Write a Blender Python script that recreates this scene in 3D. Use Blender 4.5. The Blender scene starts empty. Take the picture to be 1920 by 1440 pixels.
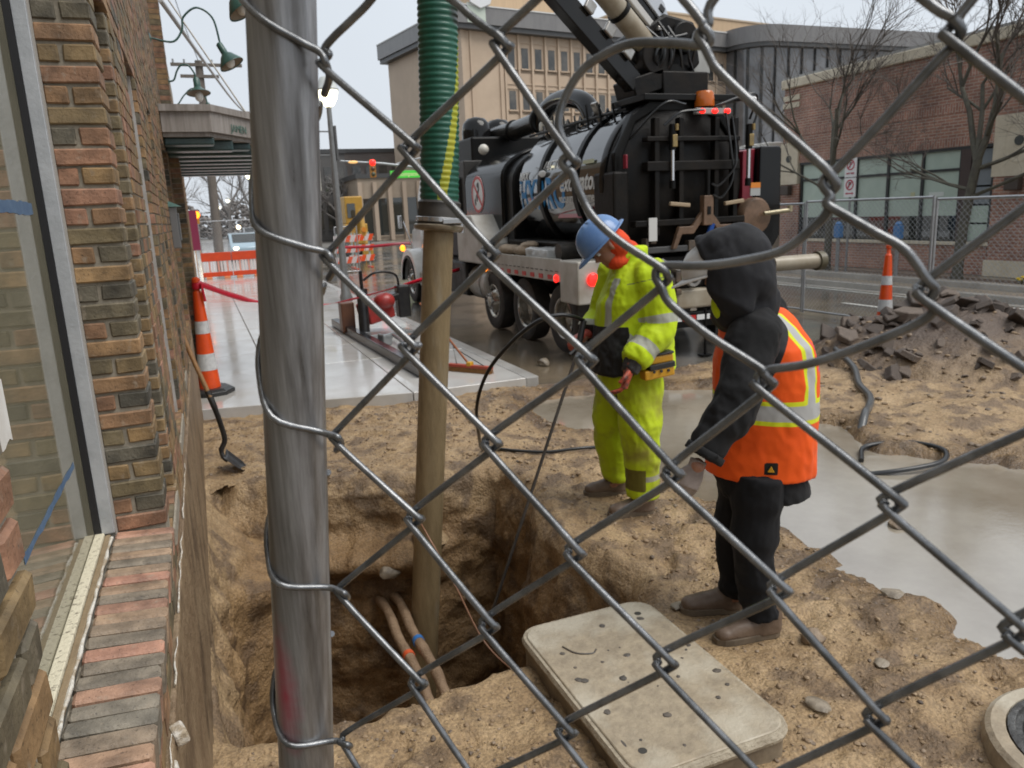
import bpy, bmesh, math, random
import numpy as np
from mathutils import Vector, Matrix
R_ = math.radians
random.seed(7)
SC = bpy.context.scene
COL = SC.collection

# ------------------------------------------------------------------ camera
YAW, PITCH, ROLL, CAMH = R_(21.3), R_(12.7), R_(2.6), 1.9
fw = Vector((math.sin(YAW)*math.cos(PITCH), math.cos(YAW)*math.cos(PITCH), -math.sin(PITCH)))
rt = Vector((math.cos(YAW), -math.sin(YAW), 0))
up = rt.cross(fw)
rt2 = rt*math.cos(ROLL) - up*math.sin(ROLL)
up2 = up*math.cos(ROLL) + rt*math.sin(ROLL)
cam = bpy.data.cameras.new('camera')
cam.sensor_width = 36.0
cam.lens = 36*1442/1920
cam.clip_start = 0.02
cam.clip_end = 2000
cam.dof.use_dof = True
cam.dof.focus_distance = 0.85
cam.dof.aperture_fstop = 16.0
camo = bpy.data.objects.new('camera', cam)
COL.objects.link(camo)
mw = Matrix((rt2, up2, -fw)).transposed().to_4x4()
mw.translation = Vector((0, 0, CAMH))
camo.matrix_world = mw
SC.camera = camo

# ------------------------------------------------------------------ sky, sun, exposure
SUN_EL, SUN_AZ = R_(58), R_(132)          # azimuth clockwise from +Y
w = bpy.data.worlds.new("World"); SC.world = w
w.use_nodes = True
nt = w.node_tree
for n in list(nt.nodes): nt.nodes.remove(n)
sky = nt.nodes.new('ShaderNodeTexSky'); sky.sky_type = 'NISHITA'; sky.sun_disc = False
sky.sun_elevation = SUN_EL; sky.sun_rotation = SUN_AZ
sky.air_density = 1.0; sky.dust_density = 6.0; sky.ozone_density = 1.0
# overcast: the cloud deck evens the sky out to a pale blue grey
mx = nt.nodes.new('ShaderNodeMixRGB'); mx.inputs[0].default_value = 0.86
mx.inputs[2].default_value = (8.3, 8.9, 9.6, 1)
nt.links.new(sky.outputs[0], mx.inputs[1])
tc = nt.nodes.new('ShaderNodeTexCoord'); cn = nt.nodes.new('ShaderNodeTexNoise')
cn.inputs['Scale'].default_value = 2.2; cn.inputs['Detail'].default_value = 4
cm = nt.nodes.new('ShaderNodeMapRange'); cm.inputs[3].default_value = 0.9; cm.inputs[4].default_value = 1.1
nt.links.new(tc.outputs['Generated'], cn.inputs['Vector']); nt.links.new(cn.outputs[0], cm.inputs[0])
ml = nt.nodes.new('ShaderNodeMixRGB'); ml.blend_type = 'MULTIPLY'; ml.inputs[0].default_value = 1
nt.links.new(mx.outputs[0], ml.inputs[1]); nt.links.new(cm.outputs[0], ml.inputs[2])
bg = nt.nodes.new('ShaderNodeBackground'); bg.inputs[1].default_value = 0.056
out = nt.nodes.new('ShaderNodeOutputWorld')
nt.links.new(ml.outputs[0], bg.inputs[0]); nt.links.new(bg.outputs[0], out.inputs[0])
sl = bpy.data.lights.new('sun', 'SUN'); sl.energy = 1.5; sl.angle = R_(40); sl.color = (1, 0.97, 0.92)
so = bpy.data.objects.new('sun', sl); COL.objects.link(so)
sd = Vector((math.sin(SUN_AZ)*math.cos(SUN_EL), math.cos(SUN_AZ)*math.cos(SUN_EL), math.sin(SUN_EL)))
so.rotation_euler = sd.to_track_quat('Z', 'Y').to_euler()
so.location = (0, 0, 30)
vs = SC.view_settings
SC.display_settings.display_device = 'sRGB'
vs.view_transform = 'Standard'; vs.look = 'None'; vs.gamma = 1; vs.exposure = 0.84
try: vs.use_curve_mapping = False
except Exception: pass

# ------------------------------------------------------------------ materials
MATS = {}
def _n(nt, t): return nt.nodes.new(t)
def mat(name, c1, c2=None, scale=6.0, rough=0.5, metal=0.0, bump=0.0, bscale=40.0, rough2=None, lo=0.35, hi=0.65,
        spec=0.5, coat=0.0, emit=None, estr=0.0, ior=None, detail=6, c3=None, c3scale=1.2, c3lo=0.5, c3hi=0.7, bdist=0.02, stretch=None, trans=0):
    if name in MATS: return MATS[name]
    m = bpy.data.materials.new(name); m.use_nodes = True
    nt = m.node_tree; b = nt.nodes['Principled BSDF']
    b.inputs['Base Color'].default_value = (*c1, 1)
    b.inputs['Roughness'].default_value = rough
    b.inputs['Metallic'].default_value = metal
    b.inputs['Specular IOR Level'].default_value = spec
    b.inputs['Coat Weight'].default_value = coat
    b.inputs['Coat Roughness'].default_value = 0.05
    if ior: b.inputs['IOR'].default_value = ior
    if trans: b.inputs['Transmission Weight'].default_value = trans
    if emit:
        b.inputs['Emission Color'].default_value = (*emit, 1); b.inputs['Emission Strength'].default_value = estr
    vec = None
    def coords():
        nonlocal vec
        if vec is None:
            t = _n(nt, 'ShaderNodeTexCoord'); vec = t.outputs['Object']
            if stretch:
                mp = _n(nt, 'ShaderNodeMapping'); mp.inputs['Scale'].default_value = stretch
                nt.links.new(vec, mp.inputs[0]); vec = mp.outputs[0]
        return vec
    if c2 is not None:
        t = _n(nt, 'ShaderNodeTexNoise'); t.inputs['Scale'].default_value = scale; t.inputs['Detail'].default_value = detail
        t.inputs['Roughness'].default_value = 0.65
        nt.links.new(coords(), t.inputs['Vector'])
        mr = _n(nt, 'ShaderNodeMapRange'); mr.inputs[1].default_value = lo; mr.inputs[2].default_value = hi
        nt.links.new(t.outputs[0], mr.inputs[0])
        mxx = _n(nt, 'ShaderNodeMixRGB'); mxx.inputs[1].default_value = (*c1, 1); mxx.inputs[2].default_value = (*c2, 1)
        nt.links.new(mr.outputs[0], mxx.inputs[0])
        last = mxx.outputs[0]
        if c3 is not None:
            t3 = _n(nt, 'ShaderNodeTexNoise'); t3.inputs['Scale'].default_value = c3scale; t3.inputs['Detail'].default_value = 5
            nt.links.new(coords(), t3.inputs['Vector'])
            m3 = _n(nt, 'ShaderNodeMapRange'); m3.inputs[1].default_value = c3lo; m3.inputs[2].default_value = c3hi
            nt.links.new(t3.outputs[0], m3.inputs[0])
            x3 = _n(nt, 'ShaderNodeMixRGB'); x3.inputs[2].default_value = (*c3, 1)
            nt.links.new(m3.outputs[0], x3.inputs[0]); nt.links.new(last, x3.inputs[1]); last = x3.outputs[0]
        nt.links.new(last, b.inputs['Base Color'])
        if rough2 is not None:
            rr = _n(nt, 'ShaderNodeMapRange'); rr.inputs[1].default_value = lo; rr.inputs[2].default_value = hi
            rr.inputs[3].default_value = rough; rr.inputs[4].default_value = rough2
            nt.links.new(t.outputs[0], rr.inputs[0]); nt.links.new(rr.outputs[0], b.inputs['Roughness'])
    if bump > 0:
        t2 = _n(nt, 'ShaderNodeTexNoise'); t2.inputs['Scale'].default_value = bscale; t2.inputs['Detail'].default_value = 8
        t2.inputs['Roughness'].default_value = 0.6
        nt.links.new(coords(), t2.inputs['Vector'])
        bp = _n(nt, 'ShaderNodeBump'); bp.inputs['Strength'].default_value = bump; bp.inputs['Distance'].default_value = bdist
        nt.links.new(t2.outputs[0], bp.inputs['Height']); nt.links.new(bp.outputs[0], b.inputs['Normal'])
    MATS[name] = m
    return m

def brick_mat(name, src, stops, bump=0.35, rough=0.62):
    """fired brick: a colour of its own per brick (per object, or per face attribute), speckled, slightly rough"""
    m = bpy.data.materials.new(name); m.use_nodes = True
    nt = m.node_tree; b = nt.nodes['Principled BSDF']; b.inputs['Roughness'].default_value = rough
    if src == 'object':
        o = _n(nt, 'ShaderNodeObjectInfo'); val = o.outputs['Random']
    else:
        o = _n(nt, 'ShaderNodeAttribute'); o.attribute_name = 'tint'; val = o.outputs['Fac']
    r = _n(nt, 'ShaderNodeValToRGB'); r.color_ramp.interpolation = 'LINEAR'
    els = r.color_ramp.elements
    while len(els) < len(stops): els.new(0.5)
    for e, (p, c) in zip(els, stops): e.position = p; e.color = (*c, 1)
    nt.links.new(val, r.inputs[0])
    g = _n(nt, 'ShaderNodeNewGeometry')
    t = _n(nt, 'ShaderNodeTexNoise'); t.inputs['Scale'].default_value = 18; t.inputs['Detail'].default_value = 7
    nt.links.new(g.outputs['Position'], t.inputs['Vector'])
    mr = _n(nt, 'ShaderNodeMapRange'); mr.inputs[1].default_value = 0.3; mr.inputs[2].default_value = 0.7
    mr.inputs[3].default_value = 0.6; mr.inputs[4].default_value = 1.3
    nt.links.new(t.outputs[0], mr.inputs[0])
    mu = _n(nt, 'ShaderNodeMixRGB'); mu.blend_type = 'MULTIPLY'; mu.inputs[0].default_value = 1
    nt.links.new(r.outputs[0], mu.inputs[1]); nt.links.new(mr.outputs[0], mu.inputs[2])
    # dark pores
    t5 = _n(nt, 'ShaderNodeTexNoise'); t5.inputs['Scale'].default_value = 160; t5.inputs['Detail'].default_value = 3
    nt.links.new(g.outputs['Position'], t5.inputs['Vector'])
    m5 = _n(nt, 'ShaderNodeMapRange'); m5.inputs[1].default_value = 0.62; m5.inputs[2].default_value = 0.72
    m5.inputs[3].default_value = 1.0; m5.inputs[4].default_value = 0.45
    nt.links.new(t5.outputs[0], m5.inputs[0])
    mu2 = _n(nt, 'ShaderNodeMixRGB'); mu2.blend_type = 'MULTIPLY'; mu2.inputs[0].default_value = 1
    nt.links.new(mu.outputs[0], mu2.inputs[1]); nt.links.new(m5.outputs[0], mu2.inputs[2])
    # rain stains and soot over whole areas of wall
    t7 = _n(nt, 'ShaderNodeTexNoise'); t7.inputs['Scale'].default_value = 4.5; t7.inputs['Detail'].default_value = 6
    nt.links.new(g.outputs['Position'], t7.inputs['Vector'])
    m7 = _n(nt, 'ShaderNodeMapRange'); m7.inputs[1].default_value = .35; m7.inputs[2].default_value = .65; m7.inputs[3].default_value = .68; m7.inputs[4].default_value = 1.12
    nt.links.new(t7.outputs[0], m7.inputs[0])
    mu7 = _n(nt, 'ShaderNodeMixRGB'); mu7.blend_type = 'MULTIPLY'; mu7.inputs[0].default_value = 1
    nt.links.new(mu2.outputs[0], mu7.inputs[1]); nt.links.new(m7.outputs[0], mu7.inputs[2])
    # lime and mortar smears
    t8 = _n(nt, 'ShaderNodeTexNoise'); t8.inputs['Scale'].default_value = 38; t8.inputs['Detail'].default_value = 7
    nt.links.new(g.outputs['Position'], t8.inputs['Vector'])
    m8 = _n(nt, 'ShaderNodeMapRange'); m8.inputs[1].default_value = .60; m8.inputs[2].default_value = .74; m8.inputs[3].default_value = 0; m8.inputs[4].default_value = .55
    nt.links.new(t8.outputs[0], m8.inputs[0])
    mu8 = _n(nt, 'ShaderNodeMixRGB'); mu8.inputs[2].default_value = (.30,.25,.19,1)
    nt.links.new(m8.outputs[0], mu8.inputs[0]); nt.links.new(mu7.outputs[0], mu8.inputs[1])
    nt.links.new(mu8.outputs[0], b.inputs['Base Color'])
    t2 = _n(nt, 'ShaderNodeTexNoise'); t2.inputs['Scale'].default_value = 120; t2.inputs['Detail'].default_value = 6
    nt.links.new(g.outputs['Position'], t2.inputs['Vector'])
    bp = _n(nt, 'ShaderNodeBump'); bp.inputs['Strength'].default_value = bump; bp.inputs['Distance'].default_value = 0.006
    nt.links.new(t2.outputs[0], bp.inputs['Height']); nt.links.new(bp.outputs[0], b.inputs['Normal'])
    MATS[name] = m
    return m

# ------------------------------------------------------------------ numpy noise
def _hash(ix, iy, iz):
    h = (ix*374761393 + iy*668265263 + iz*1274126177) & 0xffffffff
    h = ((h ^ (h >> 13))*1274126177) & 0xffffffff
    return ((h ^ (h >> 16)) & 0xffff)/65535.0
def vnoise(x, y, z=0.0):
    x = np.asarray(x, float); y = np.asarray(y, float); z = np.zeros_like(x)+z
    ix = np.floor(x).astype(np.int64); iy = np.floor(y).astype(np.int64); iz = np.floor(z).astype(np.int64)
    fx = x-ix; fy = y-iy; fz = z-iz
    fx = fx*fx*(3-2*fx); fy = fy*fy*(3-2*fy); fz = fz*fz*(3-2*fz)
    r = 0
    for dx in (0, 1):
        for dy in (0, 1):
            for dz in (0, 1):
                wgt = (fx if dx else 1-fx)*(fy if dy else 1-fy)*(fz if dz else 1-fz)
                r = r + wgt*_hash(ix+dx, iy+dy, iz+dz)
    return r*2-1
def fbm(x, y, z=0.0, o=4, g=0.5):
    r = 0; a = 1; f = 1; s = 0
    for k in range(o):
        r = r + a*vnoise(np.asarray(x)*f+k*17.3, np.asarray(y)*f+k*9.1, np.asarray(z)*f+k*5.7); s += a; a *= g; f *= 2
    return r/s

# ------------------------------------------------------------------ mesh building
WL = {}
def wl(o):
    return WL[o] if o is not None and o in WL else Vector((0, 0, 0))
class MB:
    def __init__(s): s.v = []; s.f = []; s.m = []; s.mi = 0
    def add(s, vs, fs):
        o = len(s.v); s.v += [tuple(p) for p in vs]; s.f += [tuple(i+o for i in f) for f in fs]; s.m += [s.mi]*len(fs); return s
    def box(s, x0, x1, y0, y1, z0, z1):
        return s.add([(x0,y0,z0),(x1,y0,z0),(x1,y1,z0),(x0,y1,z0),(x0,y0,z1),(x1,y0,z1),(x1,y1,z1),(x0,y1,z1)],
                     [(0,3,2,1),(4,5,6,7),(0,1,5,4),(1,2,6,5),(2,3,7,6),(3,0,4,7)])
    def obox(s, c, size, ax=(1,0,0), ay=None, az=None):
        ax = Vector(ax).normalized()
        if az is None:
            az = Vector((0,0,1)) if ay is None else ax.cross(Vector(ay)).normalized()
        az = Vector(az)
        az = (az - ax*az.dot(ax)).normalized(); ay = az.cross(ax)
        c = Vector(c); hx, hy, hz = [q/2 for q in size]
        P = [c+ax*(i*hx)+ay*(j*hy)+az*(k*hz) for k in (-1,1) for (i,j) in ((-1,-1),(1,-1),(1,1),(-1,1))]
        return s.add(P, [(0,3,2,1),(4,5,6,7),(0,1,5,4),(1,2,6,5),(2,3,7,6),(3,0,4,7)])
    def tube(s, pts, r, n=8, cap=True, flat=None):
        pts = [Vector(p) for p in pts]; N = len(pts)
        rs = list(r) if isinstance(r, (list, tuple)) else [r]*N
        vs = []; ref = None
        for i, p in enumerate(pts):
            d = (pts[min(i+1,N-1)]-pts[max(i-1,0)])
            d = d.normalized() if d.length > 1e-9 else Vector((0,0,1))
            if ref is None:
                ref = Vector((0,0,1)) if abs(d.z) < 0.9 else Vector((1,0,0))
            u = (ref - d*ref.dot(d))
            if u.length < 1e-6: u = d.orthogonal()
            u.normalize(); w_ = d.cross(u); ref = u
            for k in range(n):
                a = 2*math.pi*k/n
                q = u*math.cos(a)*rs[i] + w_*math.sin(a)*rs[i]*(flat if flat else 1)
                vs.append(p+q)
        fs = [(i*n+k, i*n+(k+1)%n, (i+1)*n+(k+1)%n, (i+1)*n+k) for i in range(N-1) for k in range(n)]
        if cap:
            fs.append(tuple(range(n-1,-1,-1))); fs.append(tuple((N-1)*n+k for k in range(n)))
        return s.add(vs, fs)
    def lathe(s, prof, n=24, o=(0,0,0), axis=(0,0,1), a0=0.0, a1=2*math.pi, cap=True):
        o = Vector(o); q = Vector(axis).normalized().to_track_quat('Z','Y').to_matrix()
        full = abs(a1-a0-2*math.pi) < 1e-6; cnt = n if full else n+1
        vs = []
        for r, z in prof:
            for k in range(cnt):
                a = a0+(a1-a0)*k/n
                vs.append(o+q@Vector((r*math.cos(a), r*math.sin(a), z)))
        fs = []
        for i in range(len(prof)-1):
            for k in range(n):
                k2 = (k+1)%cnt
                fs.append((i*cnt+k, i*cnt+k2, (i+1)*cnt+k2, (i+1)*cnt+k))
        if full and cap:
            if prof[0][0] > 1e-6: fs.append(tuple(range(cnt-1,-1,-1)))
            if prof[-1][0] > 1e-6: fs.append(tuple((len(prof)-1)*cnt+k for k in range(cnt)))
        return s.add(vs, fs)
    def cyl(s, p0, p1, r, n=12, r2=None): return s.tube([p0,p1], [r, r if r2 is None else r2], n)
    def loft(s, rings, close=True):
        n = len(rings[0]); vs = [p for r in rings for p in r]
        fs = [(i*n+k, i*n+(k+1)%n, (i+1)*n+(k+1)%n, (i+1)*n+k) for i in range(len(rings)-1) for k in range(n)]
        if close:
            fs.append(tuple(range(n-1,-1,-1))); fs.append(tuple((len(rings)-1)*n+k for k in range(n)))
        return s.add(vs, fs)
    def prism(s, poly, d, depth):
        """poly: list of 3-D points, extruded by vector d*depth"""
        d = Vector(d)*depth; n = len(poly); P = [Vector(p) for p in poly]
        vs = P+[p+d for p in P]
        fs = [tuple(range(n-1,-1,-1)), tuple(range(n,2*n))]+[(k,(k+1)%n,n+(k+1)%n,n+k) for k in range(n)]
        return s.add(vs, fs)
    def ell(s, c, r, n=14, m=9, rot=None):
        c = Vector(c); vs = []; fs = []
        for i in range(m+1):
            t = math.pi*i/m
            for k in range(n):
                a = 2*math.pi*k/n
                p = Vector((r[0]*math.sin(t)*math.cos(a), r[1]*math.sin(t)*math.sin(a), r[2]*math.cos(t)))
                if rot is not None: p = rot@p
                vs.append(c+p)
        for i in range(m):
            for k in range(n): fs.append((i*n+k,(i+1)*n+k,(i+1)*n+(k+1)%n,i*n+(k+1)%n))
        return s.add(vs, fs)
    def mesh(s, name, off=Vector((0,0,0)), smooth=None, flip=True):
        me = bpy.data.meshes.new(name)
        me.from_pydata([(x-off[0],y-off[1],z-off[2]) for x,y,z in s.v], [], s.f)
        if any(s.m): me.polygons.foreach_set('material_index', s.m)
        if flip:
            bm = bmesh.new(); bm.from_mesh(me); bmesh.ops.recalc_face_normals(bm, faces=bm.faces); bm.to_mesh(me); bm.free()
        if smooth is not None:
            me.shade_smooth(); me.set_sharp_from_angle(angle=R_(smooth))
        me.update()
        return me
    def build(s, name, mats, parent=None, smooth=None, bevel=0.0, seg=2, loc=None, flip=True):
        off = wl(parent) if parent is not None else Vector(loc or (0,0,0))
        me = s.mesh(name, off, smooth, flip)
        o = link(name, me, mats, parent)
        if parent is None: o.location = off; WL[o] = off.copy()
        if bevel > 0:
            b = o.modifiers.new('bevel', 'BEVEL'); b.width = bevel; b.segments = seg; b.limit_method = 'ANGLE'; b.angle_limit = R_(40)
        return o
def link(name, me, mats, parent=None):
    o = bpy.data.objects.new(name, me); COL.objects.link(o)
    if mats is not None and len(me.materials) == 0:
        for m in (mats if isinstance(mats, (list, tuple)) else [mats]): me.materials.append(m)
    if parent is not None:
        o.parent = parent; WL[o] = wl(parent).copy()
    return o
def thing(name, label, cat, loc=(0,0,0), group=None):
    o = bpy.data.objects.new(name, None); COL.objects.link(o); o.location = loc; WL[o] = Vector(loc)
    o.empty_display_size = 0.1
    o['label'] = label; o['category'] = cat
    if group: o['group'] = group
    return o
def tag(o, label, cat, group=None):
    o['label'] = label; o['category'] = cat
    if group: o['group'] = group
    return o
def struct(o): o['kind'] = 'structure'; return o
def stuff(o): o['kind'] = 'stuff'; return o
def copy_tree(o, parent=None):
    c = o.copy(); COL.objects.link(c)
    if parent is not None: c.parent = parent
    for ch in list(o.children): copy_tree(ch, c)
    return c
def text_mesh(txt, size, shear=0.0, bold=0.0, sx=1.0):
    cu = bpy.data.curves.new('lettering', 'FONT'); cu.body = txt; cu.size = size; cu.shear = shear; cu.offset = bold
    cu.align_x = 'CENTER'; cu.align_y = 'CENTER'; cu.extrude = 0.002; cu.resolution_u = 3
    o = bpy.data.objects.new('lettering', cu); COL.objects.link(o)
    dg = bpy.context.evaluated_depsgraph_get(); me = bpy.data.meshes.new_from_object(o.evaluated_get(dg))
    bpy.data.objects.remove(o); me.transform(Matrix.Diagonal((sx,1,1,1)))
    return me
def lettering(txt, size, c, xdir, updir, m, parent, name='lettering', shear=0.0, bold=0.0, sx=1.0, wrap=None):
    me = text_mesh(txt, size, shear, bold, sx)
    x = Vector(xdir).normalized(); y = Vector(updir).normalized(); z = x.cross(y)
    M4 = Matrix((x,y,z)).transposed().to_4x4(); M4.translation = Vector(c)-wl(parent)
    me.transform(M4)
    if wrap:
        for v in me.vertices: v.co = wrap(v.co)
    me.materials.clear()
    return link(name, me, m, parent)
def catmull(P, k=6):
    P = [np.array(p, float) for p in P]; out = []
    Q = [2*P[0]-P[1]]+P+[2*P[-1]-P[-2]]
    for i in range(1, len(Q)-2):
        p0,p1,p2,p3 = Q[i-1:i+3]
        for j in range(k):
            t = j/k
            out.append(0.5*((2*p1)+(-p0+p2)*t+(2*p0-5*p1+4*p2-p3)*t*t+(-p0+3*p1-3*p2+p3)*t**3))
    out.append(P[-1]); return [tuple(q) for q in out]
def emis(name, c, s): return mat(name, c, emit=c, estr=s, rough=0.3)
# ------------------------------------------------------------------ ground, pit, pavement, road, water
PIT = [(-.185,2.88),(.06,2.80),(.42,2.74),(.73,2.80),(1.10,2.82),(1.55,2.95),(1.84,3.08),(1.96,3.28),(1.84,3.75),(1.84,4.25),(2.02,4.85),(1.96,5.42),(1.33,5.50),(.64,5.72),(.12,5.95),(-.185,6.0)]
POOL = [(2.9,7.45),(4.5,7.15),(5.2,6.7),(4.7,6.2),(4.95,5.1),(4.75,4.4),(5.3,3.6),(7,2.6),(7,.4),(4.2,.3),(3.5,1.5),(3.18,2.10),(3.30,2.45),(3.15,2.75),(3.20,3.1),(3.22,3.72),(3.08,4.3),(3.1,4.9),(3.3,5.8),(2.95,6.6)]
def sdf(poly, X, Y):
    d = np.full(X.shape, 1e9); inside = np.zeros(X.shape, bool); n = len(poly)
    for i in range(n):
        x0,y0 = poly[i]; x1,y1 = poly[(i+1)%n]
        ex,ey = x1-x0,y1-y0; t = np.clip(((X-x0)*ex+(Y-y0)*ey)/(ex*ex+ey*ey),0,1)
        d = np.minimum(d, np.hypot(X-x0-t*ex, Y-y0-t*ey))
        c = ((y0 <= Y) & (y1 > Y)) | ((y1 <= Y) & (y0 > Y))
        with np.errstate(divide='ignore', invalid='ignore'):
            xi = x0+(Y-y0)*ex/(ey if ey != 0 else 1e-9)
        inside ^= c & (X < xi)
    return np.where(inside, d, -d)
def sst(a, b, x):
    t = np.clip((x-a)/(b-a),0,1); return t*t*(3-2*t)
PILE = (8.2, 6.55)
_pr = random.Random(12)
PRINTS = [(_pr.uniform(2.05,3.1),_pr.uniform(1.7,5.6),_pr.uniform(0,6.28)) for _ in range(34)]+[(_pr.uniform(.1,3.0),_pr.uniform(6.4,7.9),_pr.uniform(0,6.28)) for _ in range(22)]+[(_pr.uniform(.1,1.0),_pr.uniform(2.0,2.6),_pr.uniform(0,6.28)) for _ in range(6)]
def terrain_z(X, Y, pit=True):
    z = -.055 + .035*fbm(X*1.1,Y*1.1,1.0,3) + .030*fbm(X*3.3+Y*1.2,Y*4.6,2.0,4) + .026*(.30-np.abs(fbm(X*6+.8*Y,Y*7.5,3.0,4)))*1.6 + .012*fbm(X*19,Y*21,4.0,3)
    z = z + .012*np.maximum(0, fbm(X*6.5,Y*9,8.0,3))*sst(.6,1.4,Y)
    # churned mud ridges on the street side of the pit
    rid = sst(2.3,3.0,X)*(1-sst(3.2,3.6,X))
    z = z + rid*(.05*np.abs(fbm(X*4+Y*1.5,Y*3.2,5.0,4))*1.4)
    z = z + .06*np.exp(-((X-1.9)**2/.5+(Y-6.6)**2/.25))*(.6+.6*fbm(X*5,Y*5,6.,3))
    z = z + .05*np.exp(-((X-2.75)**2/.2+(Y-7.1)**2/.15))
    # heap of broken road
    r = np.hypot((X-PILE[0])/1.45, (Y-PILE[1])/1.75)
    z = z + .66*np.clip(1-r,0,1)**.75*(1+.35*fbm(X*2.2,Y*2.2,7.,4)) 
    # rutted mud right of the water
    z = z + sst(4.9,5.6,X)*(.05*fbm(X*1.5,Y*4.,9.,4)+.03)
    # boot prints trodden into the wet sand
    for bx,by,ba in PRINTS:
        ca, sa = math.cos(ba), math.sin(ba); u = (X-bx)*ca+(Y-by)*sa; v = -(X-bx)*sa+(Y-by)*ca
        e = (u/.15)**2+(v/.055)**2
        z = z - .020*np.exp(-e*e) + .009*np.exp(-((np.sqrt(e)-1.35)/.25)**2) + .004*np.exp(-e*e)*np.sin(u*130)
    for fx0,fy0 in ((2.38,4.08),(2.42,4.46),(2.12,2.60),(2.13,2.86)):
        kf = np.exp(-(((X-fx0)/.24)**2+((Y-fy0)/.15)**2)**2); z = z*(1-kf)-.058*kf
    dp = sdf(POOL, X, Y) + .16*fbm(X*1.8,Y*1.8,11.,3) + .06*fbm(X*7,Y*7,12.,3)
    z = z - .17*sst(-.26,.10,dp)
    edge = 8.5-.22*np.clip(X,-.5,2.)
    z = np.where(X < 3.4, z-.05*sst(-.5,.0,Y-edge), z)
    z = np.where((X > 3.3), z-(z+.19)*sst(7.7,8.35,Y+.25*fbm(X*1.3,Y*1.3,13.,3)), z)
    z = z-(z+.22)*sst(9.35,9.8,X)
    if pit:
        d = sdf(PIT, X, Y) + .07*fbm(X*2.6,Y*2.6,14.,3)+.045*fbm(X*8,Y*8,15.,4)
        k = .05+.07*(fbm(X*2,Y*2,16.,2)+.4)
        shelf = sst(4.75,5.0,Y)*(1-sst(1.25,1.55,X))*.40
        lb = (1-sst(.1,.55,X))*sst(5.0,5.6,Y)*.35
        return z - .13*sst(-.07,.10,d)
        z = z - .38*sst(k-.02,k+.10,d) - (1.75)*sst(k+.04+shelf+lb*.6,k+.17+shelf+lb,d)
        z = z + sst(.1,.3,d)*(.09*fbm(X*3,Y*3,17.,4))
    return z
def gz(x, y): return float(terrain_z(np.array([float(x)]), np.array([float(y)]))[0])
xs = np.concatenate([np.arange(-.42,3.7,.022), np.arange(3.7,10.0,.05)])
ys = np.concatenate([np.arange(-1.5,1.2,.08), np.arange(1.2,6.7,.022), np.arange(6.7,8.72,.035)])
GX, GY = np.meshgrid(xs, ys); Z = terrain_z(GX, GY)
# ragged pit walls: push the steep faces about sideways
gy_, gx_ = np.gradient(Z, ys, xs)
st = sst(.8, 3., np.hypot(gx_, gy_))*sst(.05,.3,-Z)
wx = .085*fbm(GX*2+9,GY*2,Z*3.2,4)+.06*fbm(GX*6,GY*6,Z*7,4)
PX = GX+st*wx; PY = GY+st*(.085*fbm(GX*2,GY*2+31,Z*3.2+4,4)+.06*fbm(GX*6+5,GY*6,Z*7,4))
nx, ny = len(xs), len(ys)
verts = np.stack([PX.ravel(), PY.ravel(), Z.ravel()], 1)
idx = np.arange(nx*ny).reshape(ny, nx)
faces = np.stack([idx[:-1,:-1].ravel(), idx[:-1,1:].ravel(), idx[1:,1:].ravel(), idx[1:,:-1].ravel()], 1)
# cut the pit out and give it walls of their own, fine enough for crumbling soil
dpit = sdf(PIT, GX, GY).ravel(); keep = ~np.all(dpit[faces] > -.045, axis=1); faces = faces[keep]
NP, ND, DEPTH = 460, 84, 2.15
rim = np.array(catmull([(x,y,0) for x,y in PIT+PIT[:2]], 16))[:-16*1]; 
seg_ = np.r_[0, np.cumsum(np.hypot(*np.diff(rim[:,:2],axis=0).T))]
tt = np.linspace(0, seg_[-1], NP, endpoint=False); rx = np.interp(tt, seg_, rim[:,0]); ry = np.interp(tt, seg_, rim[:,1])
for _ in range(3): rx = (np.roll(rx,1)+2*rx+np.roll(rx,-1))/4; ry = (np.roll(ry,1)+2*ry+np.roll(ry,-1))/4
tx, ty = np.roll(rx,-1)-np.roll(rx,1), np.roll(ry,-1)-np.roll(ry,1); ln_ = np.hypot(tx,ty); nxx, nyy = -ty/ln_, tx/ln_
if sdf(PIT, rx+.05*nxx, ry+.05*nyy).mean() < 0: nxx, nyy = -nxx, -nyy
rag = .05*fbm(rx*2.6,ry*2.6,14.,3)+.035*fbm(rx*9,ry*9,15.,3)
PV = []
for ins, dz in ((-.15,-.02),(-.12,.002),(-.09,.005),(-.06,.006),(-.03,.005),(.0,.003),(.02,-.004)):
    x_ = rx+nxx*ins; y_ = ry+nyy*ins; zr = terrain_z(x_,y_)+dz; PV.append(np.stack([x_,y_,zr],1))
far = sst(4.9,5.2,ry)*(1-sst(1.25,1.6,rx)); left = (1-sst(.0,.5,rx))*sst(4.6,5.6,ry)
for t_ in np.linspace(.02, DEPTH, ND):
    ins = .035 + .09*sst(.0,.5,t_) + far*(.26*sst(.30,.44,t_) - .16*sst(.48,.62,t_)) + left*(.16*sst(.0,.35,t_)+.22*sst(.2,1.5,t_)) + .05*sst(1.4,2.1,t_)
    k_ = min(1,t_/.22)
    x_ = rx+nxx*(ins+rag*k_); y_ = ry+nyy*(ins+rag*k_); z_ = zr-t_
    w_ = .10*fbm(x_*1.7,y_*1.7,z_*2.3,3)+.06*fbm(x_*5.5,y_*5.5,z_*6.5+3,4)+.036*(.3-np.abs(fbm(x_*11,y_*11,z_*13,4)))
    PV.append(np.stack([x_+nxx*w_*k_*(1-.55*left), y_+nyy*w_*k_*(1-.55*left), z_+.02*fbm(x_*7,y_*7,z_*7+9,3)*k_],1))
o_ = len(verts); PV = np.concatenate(PV); nd_ = len(PV)//NP
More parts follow.
